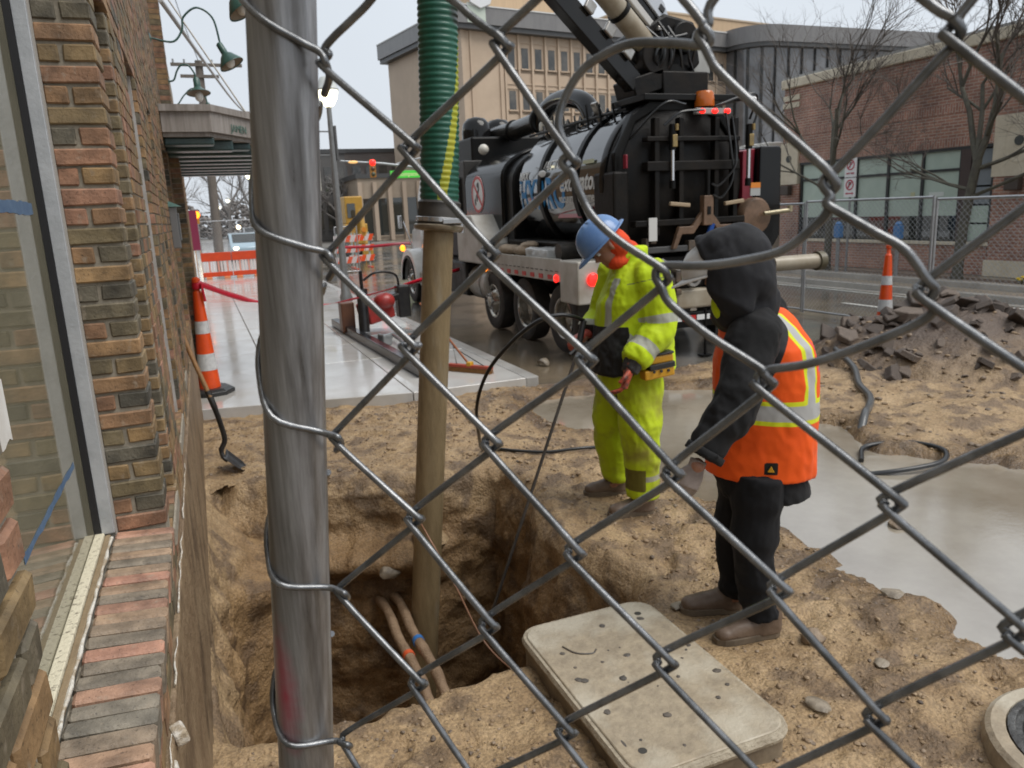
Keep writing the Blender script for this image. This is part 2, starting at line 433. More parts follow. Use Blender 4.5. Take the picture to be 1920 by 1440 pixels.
pi_ = o_+np.arange(nd_*NP).reshape(nd_,NP); pj_ = np.roll(pi_,-1,axis=1)
pf = np.stack([pi_[:-1].ravel(),pj_[:-1].ravel(),pj_[1:].ravel(),pi_[1:].ravel()],1)
fx_ = np.arange(-.5,2.4,.04); fy_ = np.arange(2.5,6.6,.04); FX,FY = np.meshgrid(fx_,fy_)
FZ = -1.95+.10*fbm(FX*1.5,FY*1.5,2.,3)+.04*fbm(FX*6,FY*6,3.,3); fo_ = o_+len(PV); fi_ = fo_+np.arange(FX.size).reshape(FX.shape)
ff_ = np.stack([fi_[:-1,:-1].ravel(),fi_[:-1,1:].ravel(),fi_[1:,1:].ravel(),fi_[1:,:-1].ravel()],1)
ff_ = ff_[np.all(sdf(PIT,FX,FY).ravel()[ff_-fo_] > -.25,axis=1)]
verts = np.concatenate([verts, PV, np.stack([FX.ravel(),FY.ravel(),FZ.ravel()],1)]); faces = np.concatenate([faces, pf, ff_])
me = bpy.data.meshes.new('dirt')
me.from_pydata(verts.tolist(), [], faces.tolist()); me.shade_smooth()
sand = mat('sand', (.395,.275,.150), (.25,.163,.083), scale=5.5, rough=.42, rough2=.7, bump=1.0, bscale=22, lo=.35, hi=.68,
           c3=(.175,.117,.067), c3scale=4.2, c3lo=.50, c3hi=.60, bdist=.03)
# grey churned asphalt dirt on the heap, as a soil colour of its own
nt = sand.node_tree; b = nt.nodes['Principled BSDF']
at = nt.nodes.new('ShaderNodeAttribute'); at.attribute_name = 'soil'
lk = b.inputs['Base Color'].links[0].from_socket
mm = nt.nodes.new('ShaderNodeMixRGB'); mm.inputs[2].default_value = (.105,.075,.056,1)
nt.links.new(at.outputs['Fac'], mm.inputs[0]); nt.links.new(lk, mm.inputs[1]); nt.links.new(mm.outputs[0], b.inputs['Base Color'])
soil = np.clip(1.15-np.hypot((GX-PILE[0])/1.75,(GY-PILE[1]-.1)/1.7),0,1)*1.6
soil = np.clip(soil+sst(7.3,7.9,GY+.5*fbm(GX*2,GY*2,33.,3))*sst(3.2,3.6,GX)*.7, 0, 1)
pit_dark = sst(.20,.5,-verts[:,2]+.12*fbm(verts[:,0]*3,verts[:,1]*3,verts[:,2]*4,3))  # browner soil below, plus pit shade painted in as darkening with depth
a2 = me.attributes.new('deep_soil_dark','FLOAT','POINT'); a2.data.foreach_set('value', pit_dark.ravel().astype(np.float32))
at2 = nt.nodes.new('ShaderNodeAttribute'); at2.attribute_name = 'deep_soil_dark'
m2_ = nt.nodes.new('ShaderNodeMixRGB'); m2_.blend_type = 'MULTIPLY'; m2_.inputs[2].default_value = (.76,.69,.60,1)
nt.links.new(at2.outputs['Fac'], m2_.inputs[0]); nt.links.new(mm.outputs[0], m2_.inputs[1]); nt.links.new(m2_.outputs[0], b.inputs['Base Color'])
# soaked margin of the puddle and fine crumb of the soil
dpw = sdf(POOL, GX, GY) + .16*fbm(GX*1.8,GY*1.8,11.,3) + .06*fbm(GX*7,GY*7,12.,3)
wet_ = np.r_[(sst(-.50,-.12,dpw+.10*fbm(GX*5,GY*5,41.,3))).ravel(), np.zeros(len(verts)-GX.size)]
a3 = me.attributes.new('wet','FLOAT','POINT'); a3.data.foreach_set('value', wet_.astype(np.float32))
at3 = nt.nodes.new('ShaderNodeAttribute'); at3.attribute_name = 'wet'
m3_ = nt.nodes.new('ShaderNodeMixRGB'); m3_.blend_type = 'MULTIPLY'; m3_.inputs[2].default_value = (.56,.52,.47,1)
nt.links.new(at3.outputs['Fac'], m3_.inputs[0]); nt.links.new(m2_.outputs[0], m3_.inputs[1])
tcx = nt.nodes.new('ShaderNodeTexCoord'); tf_ = nt.nodes.new('ShaderNodeTexNoise'); tf_.inputs['Scale'].default_value = 75; tf_.inputs['Detail'].default_value = 5
nt.links.new(tcx.outputs['Object'], tf_.inputs['Vector']); mrf = nt.nodes.new('ShaderNodeMapRange'); mrf.inputs[1].default_value = .35; mrf.inputs[2].default_value = .62; mrf.inputs[3].default_value = .72; mrf.inputs[4].default_value = 1.18
nt.links.new(tf_.outputs[0], mrf.inputs[0]); m4_ = nt.nodes.new('ShaderNodeMixRGB'); m4_.blend_type = 'MULTIPLY'; m4_.inputs[0].default_value = 1
nt.links.new(m3_.outputs[0], m4_.inputs[1]); nt.links.new(mrf.outputs[0], m4_.inputs[2]); nt.links.new(m4_.outputs[0], b.inputs['Base Color'])
rl_ = b.inputs['Roughness'].links[0].from_socket; mw_ = nt.nodes.new('ShaderNodeMixRGB'); mw_.inputs[2].default_value = (.17,.17,.17,1); nt.links.new(at3.outputs['Fac'], mw_.inputs[0]); nt.links.new(rl_, mw_.inputs[1]); nt.links.new(mw_.outputs[0], b.inputs['Roughness'])
bp1 = b.inputs['Normal'].links[0].from_node; bp2 = nt.nodes.new('ShaderNodeBump'); bp2.inputs['Strength'].default_value = .7; bp2.inputs['Distance'].default_value = .008
nt.links.new(tf_.outputs[0], bp2.inputs['Height']); nt.links.new(bp1.outputs[0], bp2.inputs['Normal']); nt.links.new(bp2.outputs[0], b.inputs['Normal'])
at_ = me.attributes.new('soil', 'FLOAT', 'POINT'); at_.data.foreach_set('value', np.r_[soil.ravel(), np.zeros(len(verts)-soil.size)].astype(np.float32))
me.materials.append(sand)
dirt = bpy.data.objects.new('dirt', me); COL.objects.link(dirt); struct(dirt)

# water standing in the cut
mb = MB(); mb.add([(2.6,.1,-.125),(7.6,.1,-.125),(7.6,7.75,-.125),(2.6,7.75,-.125)], [(0,1,2,3)])
mb.add([], [])
water = mat('puddle_water', (.20,.165,.12), (.34,.305,.245), scale=.8, rough=.04, rough2=.10, bump=.10, bscale=26, lo=.35, hi=.7, bdist=.006, spec=1.0, ior=2.2)
pud = mb.build('puddle', water); struct(pud)

# loose stones and clods: nobody could count them
gm = MB(); rng = np.random.RandomState(3)
ico = bmesh.new(); bmesh.ops.create_icosphere(ico, subdivisions=1, radius=1)
IV = np.array([v.co[:] for v in ico.verts]); IF = [tuple(v.index for v in f.verts) for f in ico.faces]; ico.free()
def stone(mb, c, r, fl=.65):
    q = IV*(1+.35*(rng.rand(len(IV),1)-.5)); q = q*np.array([1+.5*rng.rand(),1,fl*(.7+.6*rng.rand())])*r
    a = rng.rand()*6.28; ca, sa = math.cos(a), math.sin(a)
    q = np.stack([q[:,0]*ca-q[:,1]*sa, q[:,0]*sa+q[:,1]*ca, q[:,2]],1)+np.array(c); mb.add(q.tolist(), IF)
def scatter(n, x0, x1, y0, y1, r0, r1, dens=None):
    X = rng.uniform(x0,x1,n); Y = rng.uniform(y0,y1,n); Zs = terrain_z(X,Y)
    for x,y,z in zip(X,Y,Zs):
        if z < -.3 or (z < -.115 and x > 3) or sdf(PIT, np.array([x]), np.array([y]))[0] > -.02: continue
        if dens is not None and rng.rand() > dens(x,y): continue
        stone(gm, (x,y,z+.001), r0+(r1-r0)*rng.rand()**2.5)
scatter(1300, 1.2,3.4,1.1,3.2,.002,.013, lambda x,y: .35+.65*max(0,fbm(np.array([x*2.]),np.array([y*2.]),4.,2)[0]+.3))
scatter(500, -.15,1.3,1.9,2.9,.003,.011)
scatter(300, -.15,3.2,5.6,8.0,.005,.022)
scatter(350, 2.,3.4,3,6,.004,.016)
scatter(420, 5.0,9.3,3,8,.008,.035)
crumb_m = mat('soil_crumb', (.34,.245,.15), (.19,.125,.07), scale=3, rough=.65, bump=.5, bscale=90)
gm_keep = gm; gm = MB()
scatter(2200, -.1,3.4,1.1,3.3,.003,.013); scatter(1500, 1.8,3.4,3.0,8.0,.004,.020); scatter(900, -.1,2.2,5.6,8.1,.004,.022); scatter(700, 5.,9.,3,8,.008,.035)
stuff(gm.build('soil_crumbs', crumb_m, smooth=60)); gm = gm_keep
stone_m = mat('stone_mix', (.31,.23,.155), (.07,.052,.04), scale=4, rough=.55, bump=.4, bscale=60)
gr = gm.build('gravel', stone_m, smooth=60); stuff(gr)

# pale flat limestone chips by the lid, a few of their own
chipm = mat('pale_stone', (.31,.26,.195), (.13,.105,.075), scale=14, rough=.4, bump=.4, bscale=50)
def rock(name, label, loc, r, m, cat='stone', group=None, sub=2, fl=.6, seed=0):
    bm = bmesh.new(); bmesh.ops.create_icosphere(bm, subdivisions=sub, radius=1)
    for v in bm.verts:
        c = v.co; k = 1+.45*float(fbm(np.array([c.x*1.2+seed*3.1]),np.array([c.y*1.2]),c.z*1.2,3)[0])
        v.co = Vector((c.x*r*1.25*k, c.y*r*k, c.z*r*fl*k))
    me = bpy.data.meshes.new(name); bm.to_mesh(me); bm.free(); me.shade_smooth(); me.set_sharp_from_angle(angle=R_(30))
    o = link(name, me, m); o.location = loc; o.rotation_euler = (0,0,seed*1.7); WL[o] = Vector(loc)
    return tag(o, label, cat, group)
for i,(x,y,r,l) in enumerate([(2.02,2.05,.040,'pale grey flat stone half sunk in sand nearest the concrete lid corner'),
                              (2.45,2.15,.030,'pale flat stone lying in wet sand left of the round manhole ring'),
                              (2.95,2.55,.045,'long pale stone chip on sand at the edge of the muddy water'),
                              (1.98,2.95,.035,'small pale chip beside the far edge of the concrete lid')]):
    rock('stone', l, (x,y,gz(x,y)+.012), r, chipm, seed=i+1, fl=.35)
rock('stone', 'brown angular rock on the sand between boots and puddle', (2.33,2.42,gz(2.33,2.42)+.02), .042, stone_m, seed=9, fl=.9)
rock('stone', 'rounded brown rock sticking out of the puddle', (3.83,3.30,-.12), .06, stone_m, seed=11, fl=.6)
rock('stone', 'pale pebble on the muddy road in front of the truck wheels', (4.1,9.3,-.11), .07, chipm, seed=12, fl=.8)
rock('stone', 'big pale clod stuck in the pit wall left of the vacuum tube', (1.0,5.20,-.64), .07, chipm, seed=13, fl=.8)
rock('stone', 'brown clod caught on the pit wall behind the vacuum tube', (1.36,5.32,-.50), .13, sand, seed=14, fl=.7)

# pavement of concrete slabs
conc = mat('wet_concrete', (.53,.52,.50), (.42,.41,.395), scale=1.6, rough=.05, rough2=.22, bump=.05, bscale=14, c3=(.35,.325,.28), c3scale=.7, bdist=.004, spec=.55)
mb = MB(); mb.box(-.6,3.32,8.62,60,-.4,-.02)
walk = mb.build('sidewalk', mat('joint_dark',(.10,.095,.085),rough=.5)); struct(walk)
def yedge(x): return 8.5-.22*min(max(x,-.5),2.)
slab_proto = None
cols = [(-.6,.62),(.63,1.97),(1.98,3.32)]
for j in range(9):
    for i,(a,b_) in enumerate(cols):
        y0 = 8.9+1.5*j; y1 = y0+1.49
        if j == 0:
            mb = MB(); mb.prism([(a,yedge(a),-.14),(b_,yedge(b_),-.14),(b_,y1,-.14),(a,y1,-.14)], (0,0,1), .14)
            s_ = mb.build('slab', conc, walk, bevel=.006, seg=1)
        else:
            if slab_proto is None or i not in slab_proto:
                slab_proto = slab_proto or {}
                mb = MB(); mb.box(a,b_,0,1.49,-.14,0); s_ = mb.build('slab', conc, walk, bevel=.006, seg=1); slab_proto[i] = s_
            else:
                s_ = slab_proto[i].copy(); COL.objects.link(s_); s_.parent = walk
            s_.location = (0,y0,.002*((i*7+j*3)%3-1))
mb = MB(); mb.box(-.6,3.32,22.4,90,-.14,0); stuff(mb.build('far_slabs', conc, walk))
mb = MB()
kerbm = mat('kerb_concrete', (.36,.35,.33), (.26,.25,.23), scale=3, rough=.3, bump=.2, bscale=50)
for j in range(7):
    mb = MB(); mb.box(3.335,3.5,8.1+3*j,8.1+3*j+2.985,-.3,-.003); o = mb.build('kerb_stone', kerbm, walk, bevel=.015)
mb = MB(); mb.box(3.335,3.5,29.1,90,-.3,-.003); stuff(mb.build('far_kerb', kerbm, walk))

# road: wet, muddy where the truck stands
road = mat('wet_asphalt', (.066,.063,.058), (.10,.095,.086), scale=1.1, rough=.05, rough2=.26, bump=.15, bscale=90, c3=(.15,.118,.08), c3scale=.35, c3lo=.42, c3hi=.6, bdist=.004)
mb = MB()
mb.add([(3.4,8.0,-.155),(9.6,8.0,-.155),(9.6,-40,-.155),(13.5,-40,-.155),(13.5,140,-.155),(3.4,140,-.155)], [(0,1,4,5),(1,2,3,4)])
mb.add([(9.6,8.0,-.155)],[])
rd = mb.build('road', road); struct(rd)
mb = MB(); mb.add([(-80,45,-.16),(120,45,-.16),(120,57,-.16),(-80,57,-.16)], [(0,1,2,3)]); struct(mb.build('cross_road', road))
paint = mat('road_paint', (.62,.62,.58), (.40,.40,.37), scale=9, rough=.3, lo=.45, hi=.75)
mb = MB()
for y0,y1 in ((1.5,3.4),(6.6,8.0),(10.2,11.6),(13.8,15.4),(19,21)): mb.add([(11.5,y0,-.150),(11.62,y0,-.150),(11.62,y1,-.150),(11.5,y1,-.150)], [(0,1,2,3)])
mb.add([(13.02,-20,-.150),(13.12,-20,-.150),(13.12,40,-.150),(13.02,40,-.150)], [(0,1,2,3)])
struct(mb.build('road_marking', paint))
gut = mat('gutter_concrete', (.40,.375,.33), (.28,.26,.23), scale=2, rough=.25, bump=.2, bscale=60)
mb = MB(); mb.box(9.45,9.98,-20,8.5,-.5,-.12); struct(mb.build('pavement_edge', mat('cut_edge',(.33,.27,.20),(.22,.17,.12),scale=3,rough=.5,bump=.3,bscale=30)))
mb = MB(); mb.box(13.3,13.5,-40,70,-.4,-.148); mb.box(13.5,13.68,-40,70,-.4,-.02); k2 = mb.build('far_kerb', gut, bevel=.02); struct(k2)
mulch = mat('mulch', (.085,.055,.04), (.16,.12,.085), scale=9, rough=.8, bump=.8, bscale=40)
mb = MB(); mb.box(13.68,14.25,-40,70,-.4,-.035); mb.box(14.52,20,-40,70,-.4,-.012)
struct(mb.build('far_sidewalk', mat('tan_paving', (.30,.245,.185),(.22,.175,.13),scale=2.5,rough=.3,bump=.2,bscale=40)))
mb = MB(); mb.box(14.25,14.5,-40,17.6,-.4,.09); struct(mb.build('planter_kerb', gut, bevel=.02))
mb = MB(); mb.box(14.5,15.3,-40,17.6,-.4,.05); struct(mb.build('planting_bed', mulch))
mb = MB(); mb.add([(-600,-600,-3.2),(600,-600,-3.2),(600,600,-3.2),(-600,600,-3.2)],[(0,1,2,3)])
struct(mb.build('ground', mat('deep_soil_dark',(.12,.09,.06),rough=.9)))
mb = MB(); mb.box(-90,-.65,-40,140,-.5,-.05); mb.box(20,120,-40,44.9,-.5,-.03); mb.box(-90,120,57.1,300,-.5,-.05)
struct(mb.build('city_ground', mat('city_paving',(.22,.21,.19),(.17,.16,.15),scale=.5,rough=.4)))
# ------------------------------------------------------------------ brick building on the left
STOPS = [(0,(.075,.07,.056)),(.14,(.125,.105,.068)),(.30,(.18,.138,.072)),(.48,(.245,.158,.072)),(.66,(.275,.165,.078)),(.84,(.25,.14,.078)),(.95,(.285,.15,.09)),(1,(.33,.175,.115))]
SILLSTOPS = [(0,(.165,.148,.118)),(.3,(.225,.18,.132)),(.55,(.33,.22,.14)),(.75,(.36,.205,.14)),(1,(.43,.215,.15))]
brick_o = brick_mat('fired_brick', 'object', STOPS)
brick_s = brick_mat('sill_brick', 'object', SILLSTOPS, bump=.5)
brick_f = brick_mat('brick_field', 'tint', STOPS)
mortar = mat('mortar', (.30,.265,.21), (.20,.175,.135), scale=25, rough=.85, bump=.5, bscale=90, bdist=.004)
found = mat('muddy_foundation', (.17,.112,.064), (.28,.20,.12), scale=4.5, rough=.5, bump=.9, bscale=22, bdist=.03, c3=(.11,.072,.042), c3scale=3, c3lo=.52, c3hi=.66)
B = thing('brick_building', 'brown and tan brick storefront with deep piers along the left edge', 'building', (-.2,2.5,0))
CR, JT = .0535, .008
def brick(mb_or_mesh, loc, m, parent=None):
    o = bpy.data.objects.new('brick', mb_or_mesh); COL.objects.link(o); o.parent = parent or B
    o.location = Vector(loc)-wl(o.parent); return o
_bc = {}
def brick_mesh(sx, sy, sz, m, bev=.004):
    """a single brick with worn arrises; a few shapes shared between alike bricks"""
    key = (round(sx,3), round(sy,3), round(sz,3), m.name, random.randint(0,2))
    if key in _bc: return _bc[key]
    bm = bmesh.new(); bmesh.ops.create_cube(bm, size=1)
    for v in bm.verts: v.co = Vector((v.co.x*sx, v.co.y*sy, v.co.z*sz))+Vector([random.uniform(-1,1)*.0016 for _ in range(3)])
    bmesh.ops.bevel(bm, geom=list(bm.edges), offset=bev, segments=1, affect='EDGES')
    me = bpy.data.meshes.new('brick'); bm.to_mesh(me); bm.free(); me.materials.append(m)
    _bc[key] = me; return me
j = lambda s: random.uniform(-s, s)
# pier beside the window: stretcher / two headers, brick by brick
XF, XB = -.197, -.338
mb = MB(); mb.box(XB,XF-.006,2.487,2.634,.9,3.0); mb.build('pier_mortar', mortar, B)
z = 1.004; k = 0
while z < 2.62:
    zc = z+(CR-JT)/2
    if k % 2 == 0:
        brick(brick_mesh(XF-XB, .162, CR-JT, brick_o), ((XF+XB)/2+j(.0012), 2.56+j(.0015), zc+j(.0008)), brick_o)
    else:
        a = .058 if (k//2)%3 else .050
        brick(brick_mesh(a, .162, CR-JT, brick_o), (XB+a/2+j(.001), 2.561+j(.0015), zc+j(.0008)), brick_o)
        b_ = XF-XB-a-.011
        brick(brick_mesh(b_, .162, CR-JT, brick_o), (XF-b_/2+j(.001), 2.561+j(.0015), zc+j(.0008)), brick_o)
    z += CR; k += 1
# second pier: one dark course after another, then its long street face
mb = MB(); mb.box(-.40,XF-.005,3.055,3.75,.9,2.6); mb.build('pier_mortar', mortar, B)
z = .944
while z < 2.6:
    brick(brick_mesh(.14, .10, CR-JT, brick_o), (-.27+j(.001), 3.10+j(.002), z+(CR-JT)/2), brick_o); z += CR
brick(brick_mesh(.15, .16, .09, brick_o), (-.268, 3.11, .90), brick_o)
# near pier whose bricks come in at the lower left corner
mb = MB(); mb.box(-.40,XF-.006,-.8,.822,.0,2.9); mb.build('pier_mortar', mortar, B)
z = 1.0; k = 0
while z < 2.0:
    zc = z+(CR-JT)/2
    if k % 2 == 0: runs = [(.83-.137,.83),(.83-.283,.83-.146)]
    else: runs = [(.83-.064,.83),(.83-.210,.83-.073),(.83-.32,.83-.219)]
    for a,b_ in runs:
        brick(brick_mesh(.16, b_-a, CR-JT, brick_o, .005), (XF-.08+.003+j(.002), (a+b_)/2, zc+j(.001)), brick_o)
    z += CR; k += 1
# brick fields too steeply seen to pick bricks from: real courses, joined
def brick_field(name, regions):
    vs=[]; fs=[]; tint=[]
    for (y0,y1,z0,z1,x,dx) in regions:
        nz = max(1,int(round((z1-z0)/CR)))
        for r in range(nz):
            za = z0+r*CR; zb = min(za+CR-JT, z1)
            y = y0-(0 if r%2 else .07)
            while y < y1:
                ya, yb = max(y,y0), min(y+.137,y1)
                y += .146
                if yb-ya < .02: continue
                p = x+random.uniform(-.0015,.0025); o = len(vs)
                vs += [(x-dx,ya,za),(p,ya,za),(p,yb,za),(x-dx,yb,za),(x-dx,ya,zb),(p,ya,zb),(p,yb,zb),(x-dx,yb,zb)]
                f6 = [(0,3,2,1),(4,5,6,7),(0,1,5,4),(1,2,6,5),(2,3,7,6)]
                fs += [tuple(i+o for i in f) for f in f6]; t = random.random()**.8; tint += [t]*5
    me = bpy.data.meshes.new(name); L = wl(B)
    me.from_pydata([(a-L.x,b_-L.y,c-L.z) for a,b_,c in vs], [], fs)
    at = me.attributes.new('tint','FLOAT','FACE'); at.data.foreach_set('value', tint)
    o = link(name, me, brick_f, B); stuff(o); return o
PIERS = [(3.155,3.75),(4.35,5.3),(5.7,7.2),(8.6,9.35)]
reg = [(a,b_,.90,2.62,-.197,.14) for a,b_ in PIERS]
reg += [(2.64,9.35,2.62+.0,5.6,-.197,.10), (.0,9.35,.80,.942,-.199,.09)]
reg += [(9.4,10.4,0,7.5,-.10,.14),(10.45,26,0,5.0,-.197,.1)]
brick_field('brick_courses', reg)
mb = MB()
mb.box(-.9,-.204,2.645,26,2.63,5.7)
for a,b_ in PIERS: mb.box(-.40,-.203,a+.004,b_-.004,.9,2.63)
mb.box(-.9,-.205,-.8,26,.0,.93); mb.box(-.9,-.106,9.404,10.396,0,7.5); mb.box(-.9,-.204,10.4,26,-.1,5.0)
mb.box(-.9,-.35,-.8,.82,2.0,5.7); mb.box(-.9,-.30,-.8,2.7,2.95,5.7)
mb.build('wall_core', mortar, B)
mb = MB(); mb.box(-.5,-.187,-.8,8.6,-2.6,.785); mb.build('foundation', found, B, bevel=.006)
wht = mat('white_caulk', (.66,.63,.57), (.38,.31,.22), scale=22, rough=.5, bump=.6, bscale=60, lo=.45, hi=.62)
for i0,i1 in ((14,27),(30,36),(38,52),(54,70)):
    mb = MB(); mb.tube([(-.191+.002*math.sin(i*1.9)+.002*math.sin(i*4.7), .4+i*.05, .792+.003*math.sin(i*2.3)) for i in range(i0,i1)], [.001+.0022*abs(math.sin(i*3.1)*math.sin(i*.37)) for i in range(i0,i1)], 6); mb.build('caulk_bead', wht, B)
mb = MB(); mb.obox((-.178,1.72,.775),(.03,.05,.035),(1,.3,.2)); mb.obox((-.18,1.62,.71),(.012,.03,.13),(1,.1,.1)); mb.build('mortar_snot', wht, B, bevel=.008)
# recess backs, jambs, dark door bay
darkglass = mat('shop_glass_dark', (.03,.033,.03), rough=.03, spec=.8, ior=1.6)
pale = mat('pale_jamb', (.46,.44,.42), (.34,.31,.28), scale=9, rough=.5)
for y0,y1 in ((2.64,3.055),(3.75,4.35),(5.3,5.7)):
    mb = MB(); mb.box(-.41,-.395,y0,y1,.93,2.62); mb.build('window_pane', darkglass, B)
    mb = MB(); mb.box(-.395,-.19,y0,y1,.86,.925); mb.build('window_sill', mortar, B, bevel=.006)
    mb = MB(); mb.box(-.395,-.215,y1-.03,y1-.004,.93,2.61) if y0 > 3 else mb.box(-.395,-.36,y1-.03,y1-.004,.93,2.61); mb.build('jamb', pale, B)
mb = MB(); mb.box(-.85,-.80,7.2,8.6,0,2.62); mb.box(-.8,-.4,7.2,7.24,0,2.62); mb.build('entrance_door', mat('dark_entrance',(.05,.042,.036),(.09,.07,.055),scale=4,rough=.4), B)
mb = MB(); mb.box(-.2,-.14,6.9,7.05,1.72,2.05); mb.box(-.14,-.128,6.93,7.02,1.78,2.0); sc_ = mb.build('wall_sconce', mat('sconce_grey',(.22,.22,.22),rough=.35,metal=.6), B, bevel=.012)
mb = MB(); mb.prism([(-.2,6.88,2.05),(-.1,6.88,2.05),(-.2,6.88,2.1)],(0,1,0),.2); mb.build('sconce_cap', mat('verdigris',(.16,.30,.27),(.09,.17,.15),scale=10,rough=.5), B)

# the shop window
alu = mat('aluminium_frame', (.50,.52,.54), (.40,.42,.44), scale=14, rough=.38, metal=.35, bump=.1, bscale=80)
rubber = mat('black_gasket', (.014,.014,.016), rough=.45)
cream = mat('cream_putty', (.62,.57,.43), (.18,.15,.11), scale=75, rough=.6, bump=.5, bscale=70, lo=.56, hi=.70, detail=3)
tanseal = mat('tan_sealant', (.27,.20,.12), (.20,.145,.085), scale=20, rough=.5, bump=.3, bscale=60)
mb = MB(); mb.box(-.376,-.341,2.452,2.482,1.012,3.0); wf = mb.build('window_frame', alu, B, bevel=.002)
mb = MB(); mb.box(-.376,-.341,.83,.85,1.012,3.0); mb.build('near_jamb', alu, wf, bevel=.002)
mb = MB(); mb.box(-.341,-.336,2.468,2.486,1.0,3.0); mb.build('caulk_joint', mat('grey_caulk',(.33,.31,.28),rough=.6), wf)
mb = MB(); mb.box(-.394,-.3765,2.447,2.482,1.02,3.0); mb.build('gasket', rubber, wf)
mb = MB(); mb.box(-.394,-.368,.85,2.452,.985,1.018); mb.build('putty_ledge', cream, wf, bevel=.003)
mb = MB(); mb.box(-.3675,-.352,.85,2.452,.985,1.010); mb.build('sealant_strip', tanseal, wf, bevel=.003)
mb = MB(); mb.tube([(-.349+.0015*math.sin(i*2.1), .9+i*.045, 1.006) for i in range(35)], [.0042+.0012*math.sin(i*1.7) for i in range(35)], 6); mb.build('caulk_bead', wht, wf)
glass = mat('window_glass', (.15,.14,.095), (.20,.185,.13), scale=3, rough=.012, spec=1.0, ior=2.1, bump=.012, bscale=9, bdist=.02)
mb = MB(); mb.box(-.402,-.3945,.83,2.482,1.0,3.0); gp = mb.build('window_pane', glass, B)
bl = mat('blue_tape', (.055,.105,.19), (.09,.15,.24), scale=30, rough=.7)
wp = mat('white_paper', (.72,.71,.68), (.6,.58,.54), scale=12, rough=.7)
def ragged(y0,y1,z0,z1,n=14,x=-.3938,a=.006):
    P = [(x, y0+(y1-y0)*i/n, z0+random.uniform(-a,a)) for i in range(n+1)]+[(x, y1-(y1-y0)*i/n, z1+random.uniform(-a,a)) for i in range(n+1)]
    m_ = MB(); m_.prism(P,(1,0,0),.0006); return m_
ragged(1.66,2.32,1.266,1.284,a=.004).build('tape_strip', bl, gp)
ragged(1.9,2.375,1.945,1.975,a=.003).build('tape_strip', bl, gp)
ragged(1.45,1.745,1.50,1.62,a=.006).build('paper_note', wp, gp)
# rowlock sill, brick by brick
y = .85
mb = MB(); mb.box(-.35,-.206,.83,2.49,.9,.985); mb.build('sill_mortar', mortar, B)
while y < 2.47:
    ww = .0455+j(.002)
    o = brick(brick_mesh(.160, ww, .085, brick_s, .006), (-.266+j(.003), y+ww/2, .957+j(.0015)), brick_s); o.rotation_euler = (0, R_(4.5)+j(.006), j(.012)); y += .0545

# gooseneck sign lamps
verd = mat('green_enamel', (.028,.075,.062), (.05,.12,.10), scale=6, rough=.3, spec=.5)
inn = mat('shade_inside', (.30,.24,.17), (.2,.15,.1), scale=8, rough=.5)
glob = mat('lamp_bulb', (.75,.74,.70), rough=.15)
def gooseneck(label, base, arm, tilt, r=.105, deep=.12, wide=False):
    t = thing('wall_lamp', label, 'lamp', base, 'gooseneck lamps along the brick wall')
    mb = MB(); mb.lathe([(.0,-.02),(.05,-.02),(.05,0),(.02,.015)], 14, base, (1,0,0)); mb.build('wall_plate', verd, t, smooth=30)
    P = catmull(arm, 6); mb = MB(); mb.tube(P, .0095, 8); mb.build('arm', verd, t, smooth=60)
    end = Vector(arm[-1]); ax = Vector((math.sin(tilt)*.9, -.18, -math.cos(tilt))).normalized()
    mb = MB()
    if wide: pr = [(.02,-.02),(.034,.0),(.036,.085),(.05,.10),(.075,.125),(.125,.15),(.128,.156),(.12,.152)]
    else: pr = [(.018,-.03),(.03,-.02),(.033,.075),(.042,.085),(.06,.10),(.118,.185),(.121,.195),(.114,.19)]
    mb.lathe(pr, 22, end, ax, cap=False); s_ = mb.build('lamp_shade', verd, t, smooth=40)
    mb = MB(); pr2 = [(.005,.09),(.055,.105),(.112,.188)] if not wide else [(.005,.11),(.07,.128),(.118,.151)]
    mb.lathe(pr2, 20, end, ax, cap=False); mb.build('shade_lining', inn, s_, smooth=60)
    mb = MB(); mb.ell(end+ax*(.165 if not wide else .19), (.045,.045,.055)); mb.build('bulb', glob, t, smooth=80)
    return t
gooseneck('green gooseneck lamp with tilted cone shade, whole arm in view above the canopy', (-.197,8.3,3.6),
          [(-.18,8.3,3.6),(.0,8.3,3.575),(.09,8.3,3.68),(.115,8.3,3.79),(.24,8.3,3.88),(.37,8.3,3.80),(.41,8.3,3.60),(.412,8.3,3.55)], .5)
gooseneck('green cone lamp shade hanging into the top edge, nearest of the wall lamps', (-.197,6.2,3.62),
          [(-.18,6.2,3.62),(.02,6.2,3.6),(.10,6.2,3.71),(.13,6.2,3.82),(.25,6.2,3.9),(.37,6.2,3.83),(.40,6.2,3.66),(.405,6.2,3.53)], .55, )
gooseneck('green lamp with a wide flat brim standing in line above the canopy edge', (-.105,9.6,3.43),
          [(-.09,9.6,3.43),(-.04,9.6,3.45),(.0,9.6,3.54),(.05,9.6,3.60),(.12,9.6,3.60),(.17,9.6,3.53),(.185,9.6,3.46)], .05, wide=True)
gooseneck('small faint green lamp arm curving over the canopy roof, farthest along the wall', (-.197,12.6,3.6),
          [(-.18,12.6,3.6),(-.05,12.6,3.6),(.05,12.6,3.72),(.18,12.6,3.82),(.32,12.6,3.74),(.36,12.6,3.6)], .3)
